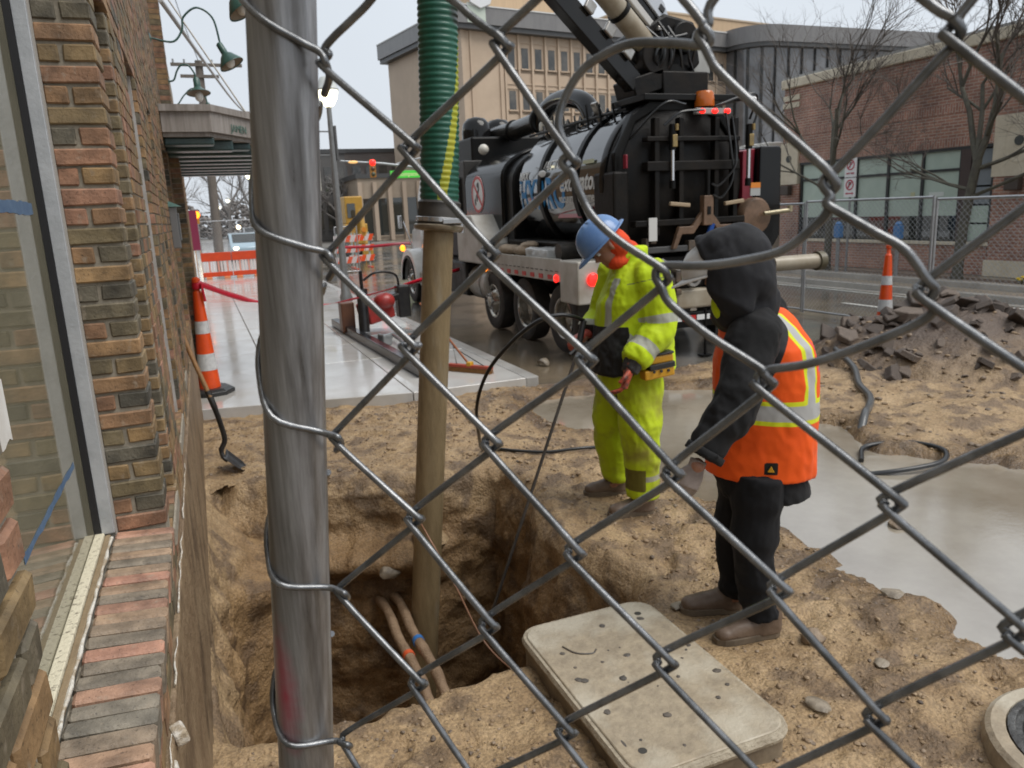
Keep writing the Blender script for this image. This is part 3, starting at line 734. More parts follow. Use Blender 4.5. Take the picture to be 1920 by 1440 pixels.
# canopy over the entrance
can_m = mat('weathered_metal', (.33,.30,.275), (.20,.175,.155), scale=3, rough=.5, bump=.1, bscale=30, stretch=(9,9,.7))
sof = mat('green_soffit', (.02,.055,.06), (.06,.095,.085), scale=4, rough=.3, stretch=(1,9,1))
T = thing('entrance_canopy', 'weathered metal entrance canopy with green ribbed underside above the sidewalk', 'canopy', (-.2,8.2,2.8))
plan = [(-.19,8.0),(.24,8.0),(.92,9.1),(.92,13.2),(-.19,13.2)]
mb = MB(); mb.prism([(x,y,2.74) for x,y in plan],(0,0,1),.18); mb.build('fascia', can_m, T)
mb = MB(); mb.prism([(x*1.03+.0,y-.03 if y<9.5 else y,2.92) for x,y in plan],(0,0,1),.06); mb.build('cornice', can_m, T)
mb = MB(); mb.prism([(x-.0 if x<0 else x-.03,y+.03 if y<9.5 else y,2.70) for x,y in plan],(0,0,1),.038); mb.build('bottom_trim', can_m, T)
for k in range(17):
    y0 = 8.08+.3*k; x1 = min(.86, .2+(y0-8.0)*.6)
    mb = MB(); mb.box(-.19,x1,y0,y0+.22,2.63-.03*(k%2),2.70); mb.build('soffit_panel', sof, T, bevel=.015)
d_ = Vector((.68,1.1,0)).normalized()
lettering('JAMEN', .10, (.50,8.405,2.80), d_, (0,0,1), mat('faded_green_letters',(.10,.17,.14),rough=.5), T, name='sign_letters')
stay = mat('stay_rod', (.20,.19,.17), rough=.4, metal=.5)
mb = MB(); mb.tube([(-.1,9.5,4.42),(.62,8.75,2.98)], .009, 6); mb.build('stay_rod', stay, T)
mb = MB(); mb.obox((-.14,9.45,4.46),(.12,.06,.16)); mb.obox((.62,8.75,2.99),(.06,.06,.05)); mb.build('stay_bracket', can_m, T, bevel=.01)
# ------------------------------------------------------------------ the fence in front
WIRES=[[(0.083,2.018),(0.085,2.014),(0.082,2.012),(0.066,1.998),(0.053,1.990),(0.044,1.985),(0.038,1.980),(0.041,1.977),(0.037,1.974),(0.040,1.970),(0.082,1.935),(0.085,1.931),(0.081,1.927),(0.032,1.886),(0.028,1.882),(0.031,1.878),(0.074,1.840),(0.077,1.836),(0.074,1.832),(0.026,1.790),(0.022,1.785),(0.025,1.781),(0.069,1.747),(0.072,1.743),(0.068,1.738),(0.020,1.698),(0.015,1.692),(0.018,1.688),(0.063,1.648),(0.066,1.644),(0.062,1.637),(0.011,1.598),(0.006,1.591),(0.010,1.586),(0.048,1.529),(0.052,1.524),(0.047,1.517)],
[(0.129,2.059),(0.131,2.055),(0.128,2.053),(0.083,2.018),(0.080,2.015),(0.083,2.011),(0.110,1.991),(0.119,1.983),(0.128,1.976),(0.131,1.974),(0.134,1.970),(0.131,1.967),(0.083,1.935),(0.079,1.931),(0.082,1.927),(0.121,1.885),(0.124,1.881),(0.120,1.877),(0.075,1.840),(0.071,1.836),(0.074,1.832),(0.117,1.793),(0.120,1.789),(0.116,1.784),(0.070,1.748),(0.066,1.742),(0.069,1.738),(0.110,1.693),(0.113,1.688),(0.109,1.682),(0.064,1.648),(0.059,1.642),(0.063,1.637),(0.098,1.589),(0.102,1.585),(0.098,1.577),(0.049,1.530),(0.044,1.522),(0.048,1.517)],
[(0.165,2.005),(0.168,2.001),(0.165,1.998),(0.147,1.986),(0.136,1.979),(0.129,1.974),(0.132,1.974),(0.129,1.971),(0.131,1.967),(0.161,1.924),(0.164,1.920),(0.161,1.916),(0.121,1.885),(0.118,1.881),(0.121,1.877),(0.166,1.837),(0.169,1.833),(0.166,1.828),(0.117,1.793),(0.114,1.788),(0.117,1.784),(0.159,1.741),(0.162,1.736),(0.158,1.731),(0.110,1.693),(0.106,1.687),(0.110,1.682),(0.151,1.640),(0.154,1.635),(0.151,1.629),(0.099,1.589),(0.095,1.582),(0.098,1.578),(0.141,1.526),(0.144,1.521),(0.140,1.513)],
[(0.166,2.005),(0.163,2.002),(0.166,1.998),(0.202,1.986),(0.211,1.977),(0.218,1.968),(0.218,1.967),(0.221,1.963),(0.219,1.960),(0.207,1.962),(0.191,1.964),(0.179,1.962),(0.167,1.956),(0.159,1.945),(0.157,1.934),(0.161,1.924),(0.158,1.920),(0.161,1.916),(0.163,1.915),(0.166,1.907),(0.172,1.896),(0.184,1.885),(0.201,1.874),(0.204,1.870),(0.201,1.865),(0.167,1.837),(0.164,1.833),(0.167,1.828),(0.206,1.786),(0.209,1.782),(0.206,1.777),(0.159,1.741),(0.156,1.736),(0.159,1.731),(0.203,1.691),(0.206,1.686),(0.203,1.680),(0.152,1.640),(0.148,1.634),(0.151,1.629),(0.198,1.575),(0.201,1.570),(0.198,1.562)],
[(0.255,2.010),(0.258,2.006),(0.256,2.003),(0.223,1.978),(0.220,1.968),(0.219,1.967),(0.216,1.964),(0.219,1.959),(0.221,1.955),(0.225,1.949),(0.243,1.931),(0.259,1.916),(0.266,1.909),(0.269,1.904),(0.267,1.901),(0.267,1.897),(0.264,1.891),(0.251,1.880),(0.236,1.876),(0.219,1.874),(0.202,1.874),(0.199,1.870),(0.202,1.865),(0.206,1.858),(0.222,1.845),(0.238,1.835),(0.244,1.831),(0.244,1.830),(0.247,1.826),(0.245,1.821),(0.207,1.786),(0.204,1.781),(0.207,1.777),(0.253,1.737),(0.256,1.733),(0.253,1.727),(0.203,1.691),(0.200,1.685),(0.203,1.680),(0.251,1.635),(0.254,1.630),(0.251,1.623),(0.199,1.575),(0.195,1.567),(0.199,1.562)],
[(0.256,2.010),(0.254,2.007),(0.256,2.003),(0.294,1.966),(0.303,1.959),(0.304,1.958),(0.307,1.954),(0.305,1.950),(0.302,1.947),(0.294,1.938),(0.281,1.923),(0.269,1.910),(0.267,1.909),(0.264,1.905),(0.267,1.900),(0.266,1.897),(0.272,1.893),(0.283,1.886),(0.294,1.879),(0.302,1.868),(0.305,1.864),(0.303,1.859),(0.305,1.857),(0.302,1.852),(0.285,1.843),(0.263,1.834),(0.245,1.830),(0.242,1.825),(0.245,1.821),(0.295,1.782),(0.298,1.778),(0.296,1.773),(0.254,1.737),(0.251,1.732),(0.254,1.727),(0.295,1.683),(0.298,1.679),(0.295,1.673),(0.252,1.635),(0.249,1.629),(0.252,1.624),(0.300,1.569),(0.303,1.564),(0.301,1.557)],
[(0.328,1.995),(0.330,1.991),(0.328,1.988),(0.305,1.958),(0.302,1.954),(0.305,1.950),(0.345,1.914),(0.348,1.910),(0.346,1.906),(0.303,1.868),(0.300,1.864),(0.303,1.859),(0.348,1.826),(0.351,1.821),(0.349,1.817),(0.296,1.782),(0.293,1.777),(0.296,1.773),(0.342,1.734),(0.345,1.729),(0.342,1.724),(0.295,1.683),(0.293,1.677),(0.296,1.673),(0.348,1.627),(0.351,1.622),(0.349,1.616),(0.301,1.570),(0.298,1.562),(0.301,1.557)],
[(0.328,1.995),(0.326,1.992),(0.329,1.988),(0.376,1.952),(0.379,1.948),(0.377,1.944),(0.345,1.914),(0.343,1.910),(0.346,1.906),(0.388,1.872),(0.390,1.868),(0.389,1.864),(0.348,1.826),(0.346,1.821),(0.349,1.817),(0.391,1.786),(0.394,1.782),(0.392,1.776),(0.342,1.734),(0.340,1.728),(0.343,1.724),(0.389,1.690),(0.393,1.686),(0.391,1.680),(0.348,1.627),(0.346,1.621),(0.349,1.616)]]
WRAPS=[[(-0.010,2.022),(0.003,2.006),(0.019,1.992),(0.032,1.982),(0.038,1.978),(0.041,1.973)],
[(-0.012,1.927),(-0.011,1.909),(0.004,1.896),(0.022,1.887),(0.029,1.884),(0.033,1.881)],
[(-0.021,1.836),(-0.019,1.819),(-0.002,1.799),(0.015,1.788),(0.023,1.786),(0.027,1.785)],
[(-0.031,1.729),(-0.029,1.712),(-0.011,1.701),(0.009,1.694),(0.017,1.693),(0.021,1.692)],
[(-0.041,1.625),(-0.038,1.606),(-0.019,1.595),(0.001,1.591),(0.007,1.591),(0.012,1.591)]]
FENCE_O=(0.0396,0.4270); FENCE_TH=0.7906
POST=[(0.0191,2.0366),(-0.0298,1.5046)]
FT = FENCE_TH; FD = Vector((math.cos(FT), -math.sin(FT), 0)); FN = Vector((-math.sin(FT), -math.cos(FT), 0)); FO = Vector((*FENCE_O, 0))
def fpt(s, z, d=0.0): return FO+FD*s+Vector((0,0,z))+FN*d
galv = mat('galvanised', (.19,.188,.188), (.43,.435,.45), scale=6, rough=.27, rough2=.46, metal=.8, bump=.12, bscale=60, stretch=(34,34,1.4), lo=.32, hi=.68, bdist=.002, c3=(.10,.092,.085), c3scale=1.6, c3lo=.50, c3hi=.70)  # upright streaks: stains, and partly sky reflection put into the colour
wire_m = mat('wire_coating', (.25,.256,.264), (.13,.134,.138), scale=45, rough=.27, metal=.75, bump=.35, bscale=300, bdist=.0006, lo=.4, hi=.6)
F_ = thing('chain_link_fence', 'chain link fence with bent grey wires and galvanised post close in front of everything', 'fence', fpt(0, -.1))
(s1,z1),(s0,z0) = POST
k = (s1-s0)/(z1-z0); pa = fpt(s0-k*(z0+.10), -.10); pb = fpt(s1+k*.28, z1+.28)
mb = MB(); mb.tube([pa+(pb-pa)*t/12 for t in range(13)], .0168, 32); post = mb.build('post', galv, F_, smooth=40)
# red marking paint sprayed on the post, a real stain of its own
nt = galv.node_tree; b = nt.nodes['Principled BSDF']
g = nt.nodes.new('ShaderNodeNewGeometry'); vd = nt.nodes.new('ShaderNodeVectorMath'); vd.operation = 'SUBTRACT'
spot = fpt(-.019, 1.628)+FN*.017; vd.inputs[1].default_value = spot
vsn = nt.nodes.new('ShaderNodeVectorMath'); vsn.operation = 'MULTIPLY'; vsn.inputs[1].default_value = (115,115,26)
ln = nt.nodes.new('ShaderNodeVectorMath'); ln.operation = 'LENGTH'
tn = nt.nodes.new('ShaderNodeTexNoise'); tn.inputs['Scale'].default_value = 90
nt.links.new(g.outputs['Position'], vd.inputs[0]); nt.links.new(vd.outputs[0], vsn.inputs[0]); nt.links.new(vsn.outputs[0], ln.inputs[0])
nt.links.new(g.outputs['Position'], tn.inputs['Vector'])
ad = nt.nodes.new('ShaderNodeMath'); ad.operation = 'MULTIPLY_ADD'; ad.inputs[1].default_value = .9; nt.links.new(tn.outputs[0], ad.inputs[0]); nt.links.new(ln.outputs['Value'], ad.inputs[2])
mr = nt.nodes.new('ShaderNodeMapRange'); mr.inputs[1].default_value = .55; mr.inputs[2].default_value = 1.75; mr.inputs[3].default_value = .85; mr.inputs[4].default_value = 0
nt.links.new(ad.outputs[0], mr.inputs[0])
pm = nt.nodes.new('ShaderNodeMixRGB'); pm.inputs[2].default_value = (.36,.02,.05,1); lk = b.inputs['Base Color'].links[0].from_socket
nt.links.new(mr.outputs[0], pm.inputs[0]); nt.links.new(lk, pm.inputs[1]); nt.links.new(pm.outputs[0], b.inputs['Base Color'])
mt = nt.nodes.new('ShaderNodeMapRange'); mt.inputs[3].default_value = .75; mt.inputs[4].default_value = .1; nt.links.new(mr.outputs[0], mt.inputs[0]); nt.links.new(mt.outputs[0], b.inputs['Metallic'])
RW = .0019
def strand(pts, name='wire', r=RW):
    n = len(pts); P = []
    for i,(s,z) in enumerate(pts):
        a = pts[max(i-1,0)]; c = pts[min(i+1,n-1)]
        ds, dz = c[0]-a[0], c[1]-a[1]; L = math.hypot(ds,dz) or 1
        P.append(fpt(s, z, RW*1.05*max(-1,min(1,-2.2*ds*dz/(L*L)))*(1 if dz<0 else 1)))
    mb = MB(); mb.tube(catmull([tuple(p) for p in P], 5), r, 8); return mb.build(name, wire_m, F_, smooth=60)
for wdat in WIRES:
    pts = list(wdat)
    if pts[0][1] < pts[-1][1]: pts.reverse()
    # carry the zigzag on above and below what the photograph shows
    (sa,za),(sb,zb) = pts[1], pts[-2]
    cs = [p[0] for p in pts]; mid_ = (min(cs)+max(cs))/2; half = (max(cs)-min(cs))/2*.85
    top = []; s, z = sa, za
    side = 1 if sa < mid_ else -1
    while z < 2.24:
        z += .040; s_ = mid_+side*half; top.append((s_, z)); side = -side
    bot = []; z = zb; side = 1 if sb < mid_ else -1
    while z > .0:
        z -= .040; bot.append((mid_+side*half, z)); side = -side
    strand(top[::-1]+pts+bot)
base = max(p[0] for p in WIRES[-1])
for k in range(5):                                    # wires beyond the frame's right edge
    mid_ = base+.0365*(k+.55); zz = 2.22; side = 1 if k%2 else -1; pts = []
    while zz > 0: pts.append((mid_+side*.0235, zz)); side = -side; zz -= .040
    strand(pts)
for k,wdat in enumerate(WRAPS):
    n = len(wdat); P = []
    for i,(s,z) in enumerate(wdat):
        sp = s0+(z-z0)*(s1-s0)/(z1-z0); u = max(-1,min(1,(s-sp)/.0192)); P.append(tuple(fpt(s,z,.0195*math.sqrt(max(0,1-u*u)) if u < .98 else .003)))
    sp = s0+(wdat[0][1]-z0)*(s1-s0)/(z1-z0); zt = wdat[0][1]
    back = [tuple(fpt(sp-.0195*math.cos(a)*1.0, zt+.004+.010*a, -.0195*math.sin(a))) for a in (2.6,2.0,1.4,.8,.25)]
    tail = [tuple(fpt(wdat[-1][0]-.003, wdat[-1][1]-.006, -.003)), tuple(fpt(wdat[-1][0]-.012, wdat[-1][1]-.012, -.010))]
    mb = MB(); mb.tube(catmull(back+P+tail, 5), RW, 8); mb.build('wire', wire_m, F_, smooth=60)
mb = MB(); mb.box(-.01,.01,-.01,.01,0,0.01)
steelm = mat('fence_foot', (.2,.2,.21), rough=.5, metal=.6)
mb = MB(); mb.obox(fpt(.05,-.09), (.5,.06,.02), FN); mb.build('foot', steelm, F_)

# ------------------------------------------------------------------ things on the dug ground
lidc = mat('speckled_concrete', (.37,.305,.215), (.25,.205,.145), scale=16, rough=.38, rough2=.6, bump=.8, bscale=48, c3=(.44,.395,.31), c3scale=3.1, c3lo=.47, c3hi=.62, bdist=.008)
mudc = mat('mud_streaked_concrete', (.22,.175,.12), (.10,.075,.05), scale=6, rough=.5, bump=.5, bscale=25, bdist=.01)
def rrect(x0,x1,y0,y1,r,z,n=6):
    P = []
    for cx,cy,a in ((x1-r,y1-r,0),(x0+r,y1-r,90),(x0+r,y0+r,180),(x1-r,y0+r,270)):
        for i in range(n+1):
            t = R_(a+90*i/n); P.append((cx+r*math.cos(t), cy+r*math.sin(t), z))
    return P
L_ = thing('utility_vault', 'speckled concrete utility box with rounded lid sitting in the sand beside the pit', 'utility box', (1.43,2.38,-.3))
mb = MB(); mb.loft([rrect(1.115,1.755,1.885,2.915,.09,-.45), rrect(1.115,1.755,1.885,2.915,.09,.045)]); mb.build('box_wall', mudc, L_, smooth=40)
mb = MB(); mb.loft([rrect(1.105,1.765,1.875,2.925,.10,.03), rrect(1.100,1.770,1.870,2.930,.105,.045), rrect(1.108,1.762,1.878,2.922,.098,.062)])
mb.build('lid_rim', mat('pale_rim_concrete',(.44,.385,.29),(.30,.25,.18),scale=14,rough=.5,bump=.7,bscale=60), L_, smooth=35)
mb = MB(); mb.loft([rrect(1.122,1.748,1.892,2.908,.088,.055), rrect(1.122,1.748,1.892,2.908,.088,.0655), rrect(1.126,1.744,1.896,2.904,.085,.069)]); lid = mb.build('lid', lidc, L_, smooth=35)
mb = MB(); mb.lathe([(.0,.0692),(.014,.0700),(.016,.0698)],12,(1.20,2.0,0)); mb.lathe([(.0,.0692),(.014,.0700),(.016,.0698)],12,(1.66,2.80,0)); stuff(mb.build('lid_bolts', mat('bolt_dark',(.04,.036,.03),rough=.5), lid))
darkbit = mat('dark_chip', (.05,.045,.04), (.12,.10,.08), scale=10, rough=.5)
mb = MB()
for i in range(26):
    stone(mb, (1.15+.57*rng.rand(), 1.93+.95*rng.rand(), .070), .004+.014*rng.rand()**2, .35)
mb.tube(catmull([(1.23,2.70,.071),(1.26,2.63,.072),(1.32,2.60,.071),(1.35,2.62,.071)],4), .004, 5)
mb.ell((1.16,2.06,.066),(.008,.03,.004))
stuff(mb.build('grit_on_lid', darkbit, lid))
Rg = thing('manhole', 'round concrete manhole ring with iron cover cut by the lower right corner', 'manhole', (2.62,1.40,-.2))
mb = MB(); mb.lathe([(.38,-.25),(.385,-.02),(.378,.02),(.36,.034),(.315,.034),(.31,.02),(.31,-.1)],40,(2.66,1.37,0),cap=False); mb.build('concrete_ring', lidc, Rg, smooth=35)
iron = mat('wet_iron', (.16,.16,.155), (.07,.068,.065), scale=12, rough=.22, metal=.5, bump=.4, bscale=60)
mb = MB(); mb.lathe([(.309,-.05),(.309,.036),(.298,.040),(.285,.038),(.282,.026),(.262,.026),(.258,.034),(.235,.034),(.23,.026),(.0,.026)],36,(2.66,1.37,0)); cv = mb.build('cover', iron, Rg, smooth=30)
mb = MB(); mb.lathe([(.15,.0265),(.155,.032),(.165,.032),(.17,.0265)],32,(2.66,1.37,0),cap=False); mb.build('cover_ridge', iron, cv, smooth=30)

# conduits at the back of the pit
con_m = mat('muddy_conduit', (.34,.235,.15), (.22,.145,.09), scale=9, rough=.5, bump=.7, bscale=40)
for x,z,l,c,ys_ in ((.945,-.93,'muddy conduit with orange marks crossing the pit, left of the pair',(.62,.10,.03),(4.5,)),
                (1.045,-.90,'muddy conduit with blue marks crossing the pit, right of the pair',(.03,.16,.45),(4.6,))):
    t = thing('conduit', l, 'pipe', (x,4.5,z), 'conduits in the pit')
    mb = MB(); mb.tube([(x+.008*math.sin(i*1.3),2.6+i*.16,z+.006*math.sin(i*2.1)) for i in range(22)], [.034+.004*math.sin(i*2.7) for i in range(22)], 10); mb.build('pipe', con_m, t, smooth=60)
    for y in ys_:
        mb = MB(); mb.tube([(x+.008*math.sin((y-2.6)/.16*1.3),y,z),(x+.008*math.sin((y-2.6)/.16*1.3),y+.04,z)], .0405, 10); mb.build('paint_mark', mat('mark_%d'%(c[0]*100), c, rough=.5), t, smooth=60)
mb = MB(); mb.tube(catmull([(1.17,4.9,-.15),(1.3,4.6,-.5),(1.42,4.35,-.86),(1.55,4.0,-.95),(1.75,3.75,-1.0)],8), .006, 6)
tag(mb.build('wire_line', mat('copper_brown',(.28,.14,.08),rough=.5), None, smooth=60), 'thin brown wire drooping through the pit behind the tube', 'wire')

# ------------------------------------------------------------------ suction hose and tube
H_ = thing('suction_hose', 'green ribbed suction hose with yellow stripe on a muddy steel tube down the pit', 'hose', (1.30,5,-.8))
def axis(z): return Vector((1.29+.105*z, 5.0, z))
tube_m = mat('muddy_steel', (.30,.225,.125), (.20,.145,.075), scale=3, rough=.3, rough2=.5, metal=.15, bump=.35, bscale=35, stretch=(6,6,1.2), c3=(.33,.29,.22), c3scale=1.2, c3lo=.55, c3hi=.75)
mb = MB(); mb.tube([axis(-1.9+i*.25) for i in range(15)]+[axis(1.80)], .100, 28); mb.build('tube', tube_m, H_, smooth=40)
greenm = mat('green_hose', (.010,.075,.048), (.016,.105,.066), scale=5, rough=.32, spec=.5, c3=(.018,.022,.018), c3scale=3.2, c3lo=.60, c3hi=.70)
yelm = mat('yellow_stripe', (.30,.34,.02), (.38,.36,.02), scale=8, rough=.35)
path = catmull([tuple(axis(1.92)),(1.525,5,2.4),(1.55,5,2.9),(1.58,5,3.4),(1.66,5.03,4.1),(1.95,5.3,4.75),(1.95,6.6,5.55),(1.85,7.9,5.75)], 8)
# resample at even steps
PP = [Vector(p) for p in path]; L = [0]
for a,b_ in zip(PP,PP[1:]): L.append(L[-1]+(b_-a).length)
step = .0092; N = int(L[-1]/step); ring = []; NS = 96
mb = MB(); q = 0; prev = None; ref = Vector((0,-1,0))
cen = []
for i in range(N+1):
    d = i*step
    while q < len(L)-2 and L[q+1] < d: q += 1
    t = (d-L[q])/(L[q+1]-L[q]); cen.append(PP[q].lerp(PP[q+1], t))
vs = []; fs = []; ms = []
for i,c in enumerate(cen):
    dvec = (cen[min(i+1,N)]-cen[max(i-1,0)]).normalized(); u = (ref-dvec*ref.dot(dvec)).normalized(); v = dvec.cross(u); ref = u
    ph = (i%4); r = (.1215,.1265,.129,.1265)[ph]
    for k in range(NS):
        a = 2*math.pi*k/NS; vs.append(tuple(c+u*math.cos(a)*r+v*math.sin(a)*r))
for i in range(N):
    th = -.28+ (1.50)*(i*step)/.95
    for k in range(NS):
        fs.append((i*NS+k,i*NS+(k+1)%NS,(i+1)*NS+(k+1)%NS,(i+1)*NS+k))
        a = 2*math.pi*(k+.5)/NS; d = (a-th+math.pi)%(2*math.pi)-math.pi; ms.append(1 if abs(d) < .24 else 0)
mb.add(vs, fs); mb.m = ms
mb.build('ribbed_hose', [greenm, yelm], H_, smooth=75)
blk = mat('black_rubber', (.014,.013,.012), (.045,.038,.03), scale=8, rough=.45)
mb = MB(); ax = (axis(2)-axis(1)).normalized(); mb.lathe([(.128,.155),(.142,.14),(.138,.10),(.146,.085),(.140,.05),(.148,.03),(.142,.0)],28,axis(1.83),ax); mb.build('cuff', blk, H_, smooth=40)
fl_m = mat('worn_flange', (.30,.26,.20), (.20,.16,.11), scale=14, rough=.32, metal=.4)
mb = MB(); mb.lathe([(.102,-.035),(.150,-.030),(.162,-.018),(.164,.004),(.15,.012),(.12,.014)],32,axis(1.82),ax); mb.build('flange', fl_m, H_, smooth=40)
mb = MB(); mb.lathe([(.147,.0),(.152,.004),(.152,.028),(.147,.032)],32,axis(1.845),ax,cap=False); cl = mb.build('clamp', mat('bright_steel',(.5,.5,.5),rough=.25,metal=.9), H_, smooth=40)
mb = MB(); mb.obox(axis(1.85)+Vector((.045,-.155,0)),(.13,.03,.035),(1,-.2,0)); mb.build('clamp_bolt', MATS['bright_steel'], cl, bevel=.005)
mb = MB(); mb.cyl(axis(1.80)+Vector((.150,-.02,-.03)),axis(1.80)+Vector((.150,-.02,.05)),.02,10); mb.build('clamp_lug', MATS['bright_steel'], cl, smooth=40)

# ------------------------------------------------------------------ shovel, cones, tape, broom
wood = mat('wet_wood', (.31,.17,.065), (.20,.10,.04), scale=5, rough=.35, stretch=(14,14,1), bump=.1, bscale=20)
sblk = mat('black_steel', (.012,.012,.013), (.03,.028,.026), scale=10, rough=.35)
S_ = thing('shovel', 'wooden handled shovel with black steel blade leaning on the brick wall', 'shovel', (.06,6.42,-.05))
mb = MB(); mb.tube(catmull([(-.305,6.60,1.46),(-.20,6.5,1.02),(-.07,6.38,.57)],5), .0185, 10); mb.build('handle', wood, S_, smooth=50)
mb = MB(); mb.tube(catmull([(-.085,6.395,.62),(-.05,6.38,.49),(-.015,6.40,.31),(-.005,6.41,.20),(-.04,6.41,.12),(-.03,6.40,.06),(.0,6.39,.03)],6), [.024]*7+[.021]*18+[.018]*12, 10); mb.build('socket', sblk, S_, smooth=50)
def blade():
    m_ = MB(); n = 9
    rings = []
    for i in range(n):
        t = i/(n-1); wd = .115*(1-.15*t) if t < .7 else .115*(.9)*(1-((t-.7)/.3)**2*.85)
        c = Vector((-.02,6.39,.07)).lerp(Vector((.135,6.36,-.085)), t); sd = Vector((.15,1,.0)).normalized()
        for s in (-1,-.5,0,.5,1): rings.append(tuple(c+sd*wd*s+Vector((0,0,.03*(abs(s)**1.5)))))
    fs = [(i*5+k,i*5+k+1,(i+1)*5+k+1,(i+1)*5+k) for i in range(n-1) for k in range(4)]
    m_.add(rings, fs); return m_
o = blade().build('blade', sblk, S_, smooth=60); so_ = o.modifiers.new('solid','SOLIDIFY'); so_.thickness = .004

orange = mat('cone_orange', (.80,.085,.008), (.66,.07,.012), scale=9, rough=.32)
refl = mat('reflective_white', (.62,.62,.61), (.45,.45,.45), scale=22, rough=.35)
rub = mat('cone_base_rubber', (.014,.014,.015), (.03,.03,.03), scale=9, rough=.35)
def cone(label, loc, h=1.33):
    t = thing('traffic_cone', label, 'traffic cone', (0,0,0), 'tall traffic cones')
    R = lambda z: .125-.075*(z/h)/.86
    mb = MB(); a8 = [(.27*math.cos(R_(22.5+45*i)), .27*math.sin(R_(22.5+45*i))) for i in range(8)]
    mb.loft([[(x,y,0) for x,y in a8],[(x,y,.045) for x,y in a8],[(x*.80,y*.80,.075) for x,y in a8]]); mb.build('base', rub, t, bevel=.006)
    zs_ = [(.06,.28,0),(.28,.47,1),(.47,.70,0),(.70,.84,1),(.84,1.16,0)]
    for a,b_,w_ in zs_:
        a *= h/1.33; b_ *= h/1.33; g = .0025 if w_ else 0
        mb = MB(); mb.lathe([(R(a)+g,a),(R((a+b_)/2)+g,(a+b_)/2),(R(b_)+g,b_)],24,cap=False); mb.build('reflective_band' if w_ else 'body', refl if w_ else orange, t, smooth=60)
    mb = MB(); k_ = h/1.33; mb.lathe([(R(1.16*k_),1.16*k_),(.040,1.175*k_),(.030,1.19*k_),(.028,1.26*k_),(.045,1.275*k_),(.045,1.31*k_),(.025,1.33*k_),(0,1.332*k_)],18); mb.build('handle', orange, t, smooth=40)
    t.location = loc; WL[t] = Vector(loc); return t
cone('tall orange cone with two white bands on the sidewalk by the brick wall', (-.09,9.34,.0)).rotation_euler = (0,0,.3)
cone('tall orange cone with white bands standing behind the rubble heap', (9.72,8.9,-.155), 1.30).rotation_euler = (R_(-1.5),R_(2),0)
tapem = mat('red_tape', (.62,.012,.035), (.50,.01,.03), scale=20, rough=.3)
def ribbon(name, label, P, wd, tw=0.0):
    C_ = catmull(P, 10); vs=[]; fs=[]
    for i,p in enumerate(C_):
        a = .25*math.sin(i*.4)+tw*i; c = Vector(p); d = Vector((0,math.sin(a)*.6,math.cos(a)))*wd/2; vs += [tuple(c-d),tuple(c+d)]
    fs = [(2*i,2*i+1,2*i+3,2*i+2) for i in range(len(C_)-1)]
    mb = MB(); mb.add(vs,fs); o = mb.build(name, tapem, None, smooth=60); so_ = o.modifiers.new('solid','SOLIDIFY'); so_.thickness = .002
    return tag(o, label, 'tape')
ribbon('barrier_tape', 'red barrier tape sagging from the sidewalk cone to the truck fender', [(-.06,9.3,1.26),(.32,10,1.03),(.66,10.6,.88),(1.56,11.5,.68),(2.52,12.5,.68),(3.56,13.3,.78),(4.5,14.0,.86)], .075, .05)
mb = MB(); mb.lathe([(.05,1.20),(.055,1.235),(.05,1.27)],14,(-.085,9.335,0),cap=False); mb.obox((-.03,9.28,1.16),(.02,.05,.2),(1,.2,.1)); tag(mb.build('tape_knot', tapem, None, smooth=40),'loose end of red tape knotted round the cone top','tape')
red_b = mat('broom_red', (.42,.05,.025), (.30,.06,.03), scale=10, rough=.4)
Br = thing('push_broom', 'push broom with red and yellow head lying at the sidewalk edge', 'broom', (2.88,8.72,0))
d = Vector((3.06-2.68,8.48-9.0,0)).normalized(); c = Vector((2.87,8.74,.055))
mb = MB(); mb.obox(c+Vector((0,0,.02)),(.64,.07,.035),d); mb.build('head', red_b, Br, bevel=.006)
mb = MB()
for i in range(40):
    for s in (-1,0,1):
        p = c+d*(-.31+.62*i/39)+d.cross(Vector((0,0,1)))*.025*s; mb.cyl(p+Vector((0,0,.005)), p+d.cross(Vector((0,0,1)))*.012*s-Vector((0,0,.053)), .006, 4)
stuff(mb.build('bristles', mat('bristle_amber',(.33,.16,.05),(.2,.09,.03),scale=30,rough=.7), Br))
mb = MB(); mb.tube([c+Vector((0,0,.03)),(2.74,9.3,.42),(2.62,9.95,.75)], .014, 8); mb.build('handle', mat('broom_handle',(.28,.09,.03),rough=.4), Br, smooth=50)
mb = MB(); mb.tube([c-d*.2+Vector((0,0,.04)), Vector((2.78,9.1,.27)), c+d*.2+Vector((0,0,.04))], .006, 6); mb.build('brace', sblk, Br, smooth=50)
mb = MB(); mb.obox(c+Vector((0,0,.05)),(.06,.075,.05),d); mb.build('socket', mat('broom_yellow',(.55,.30,.02),rough=.4), Br, bevel=.006)
mb = MB(); mb.obox((2.2,11.4,.075),(5.3,.13,.13),Vector((2.29-2.08,8.9-14.44,0)))
o = mb.build('sign_post_tube', mat('black_square_tube',(.02,.02,.023),(.05,.05,.055),scale=2,rough=.14,metal=.3), None, bevel=.012)
tag(o, 'long black square tube lying flat along the wet sidewalk', 'metal tube')
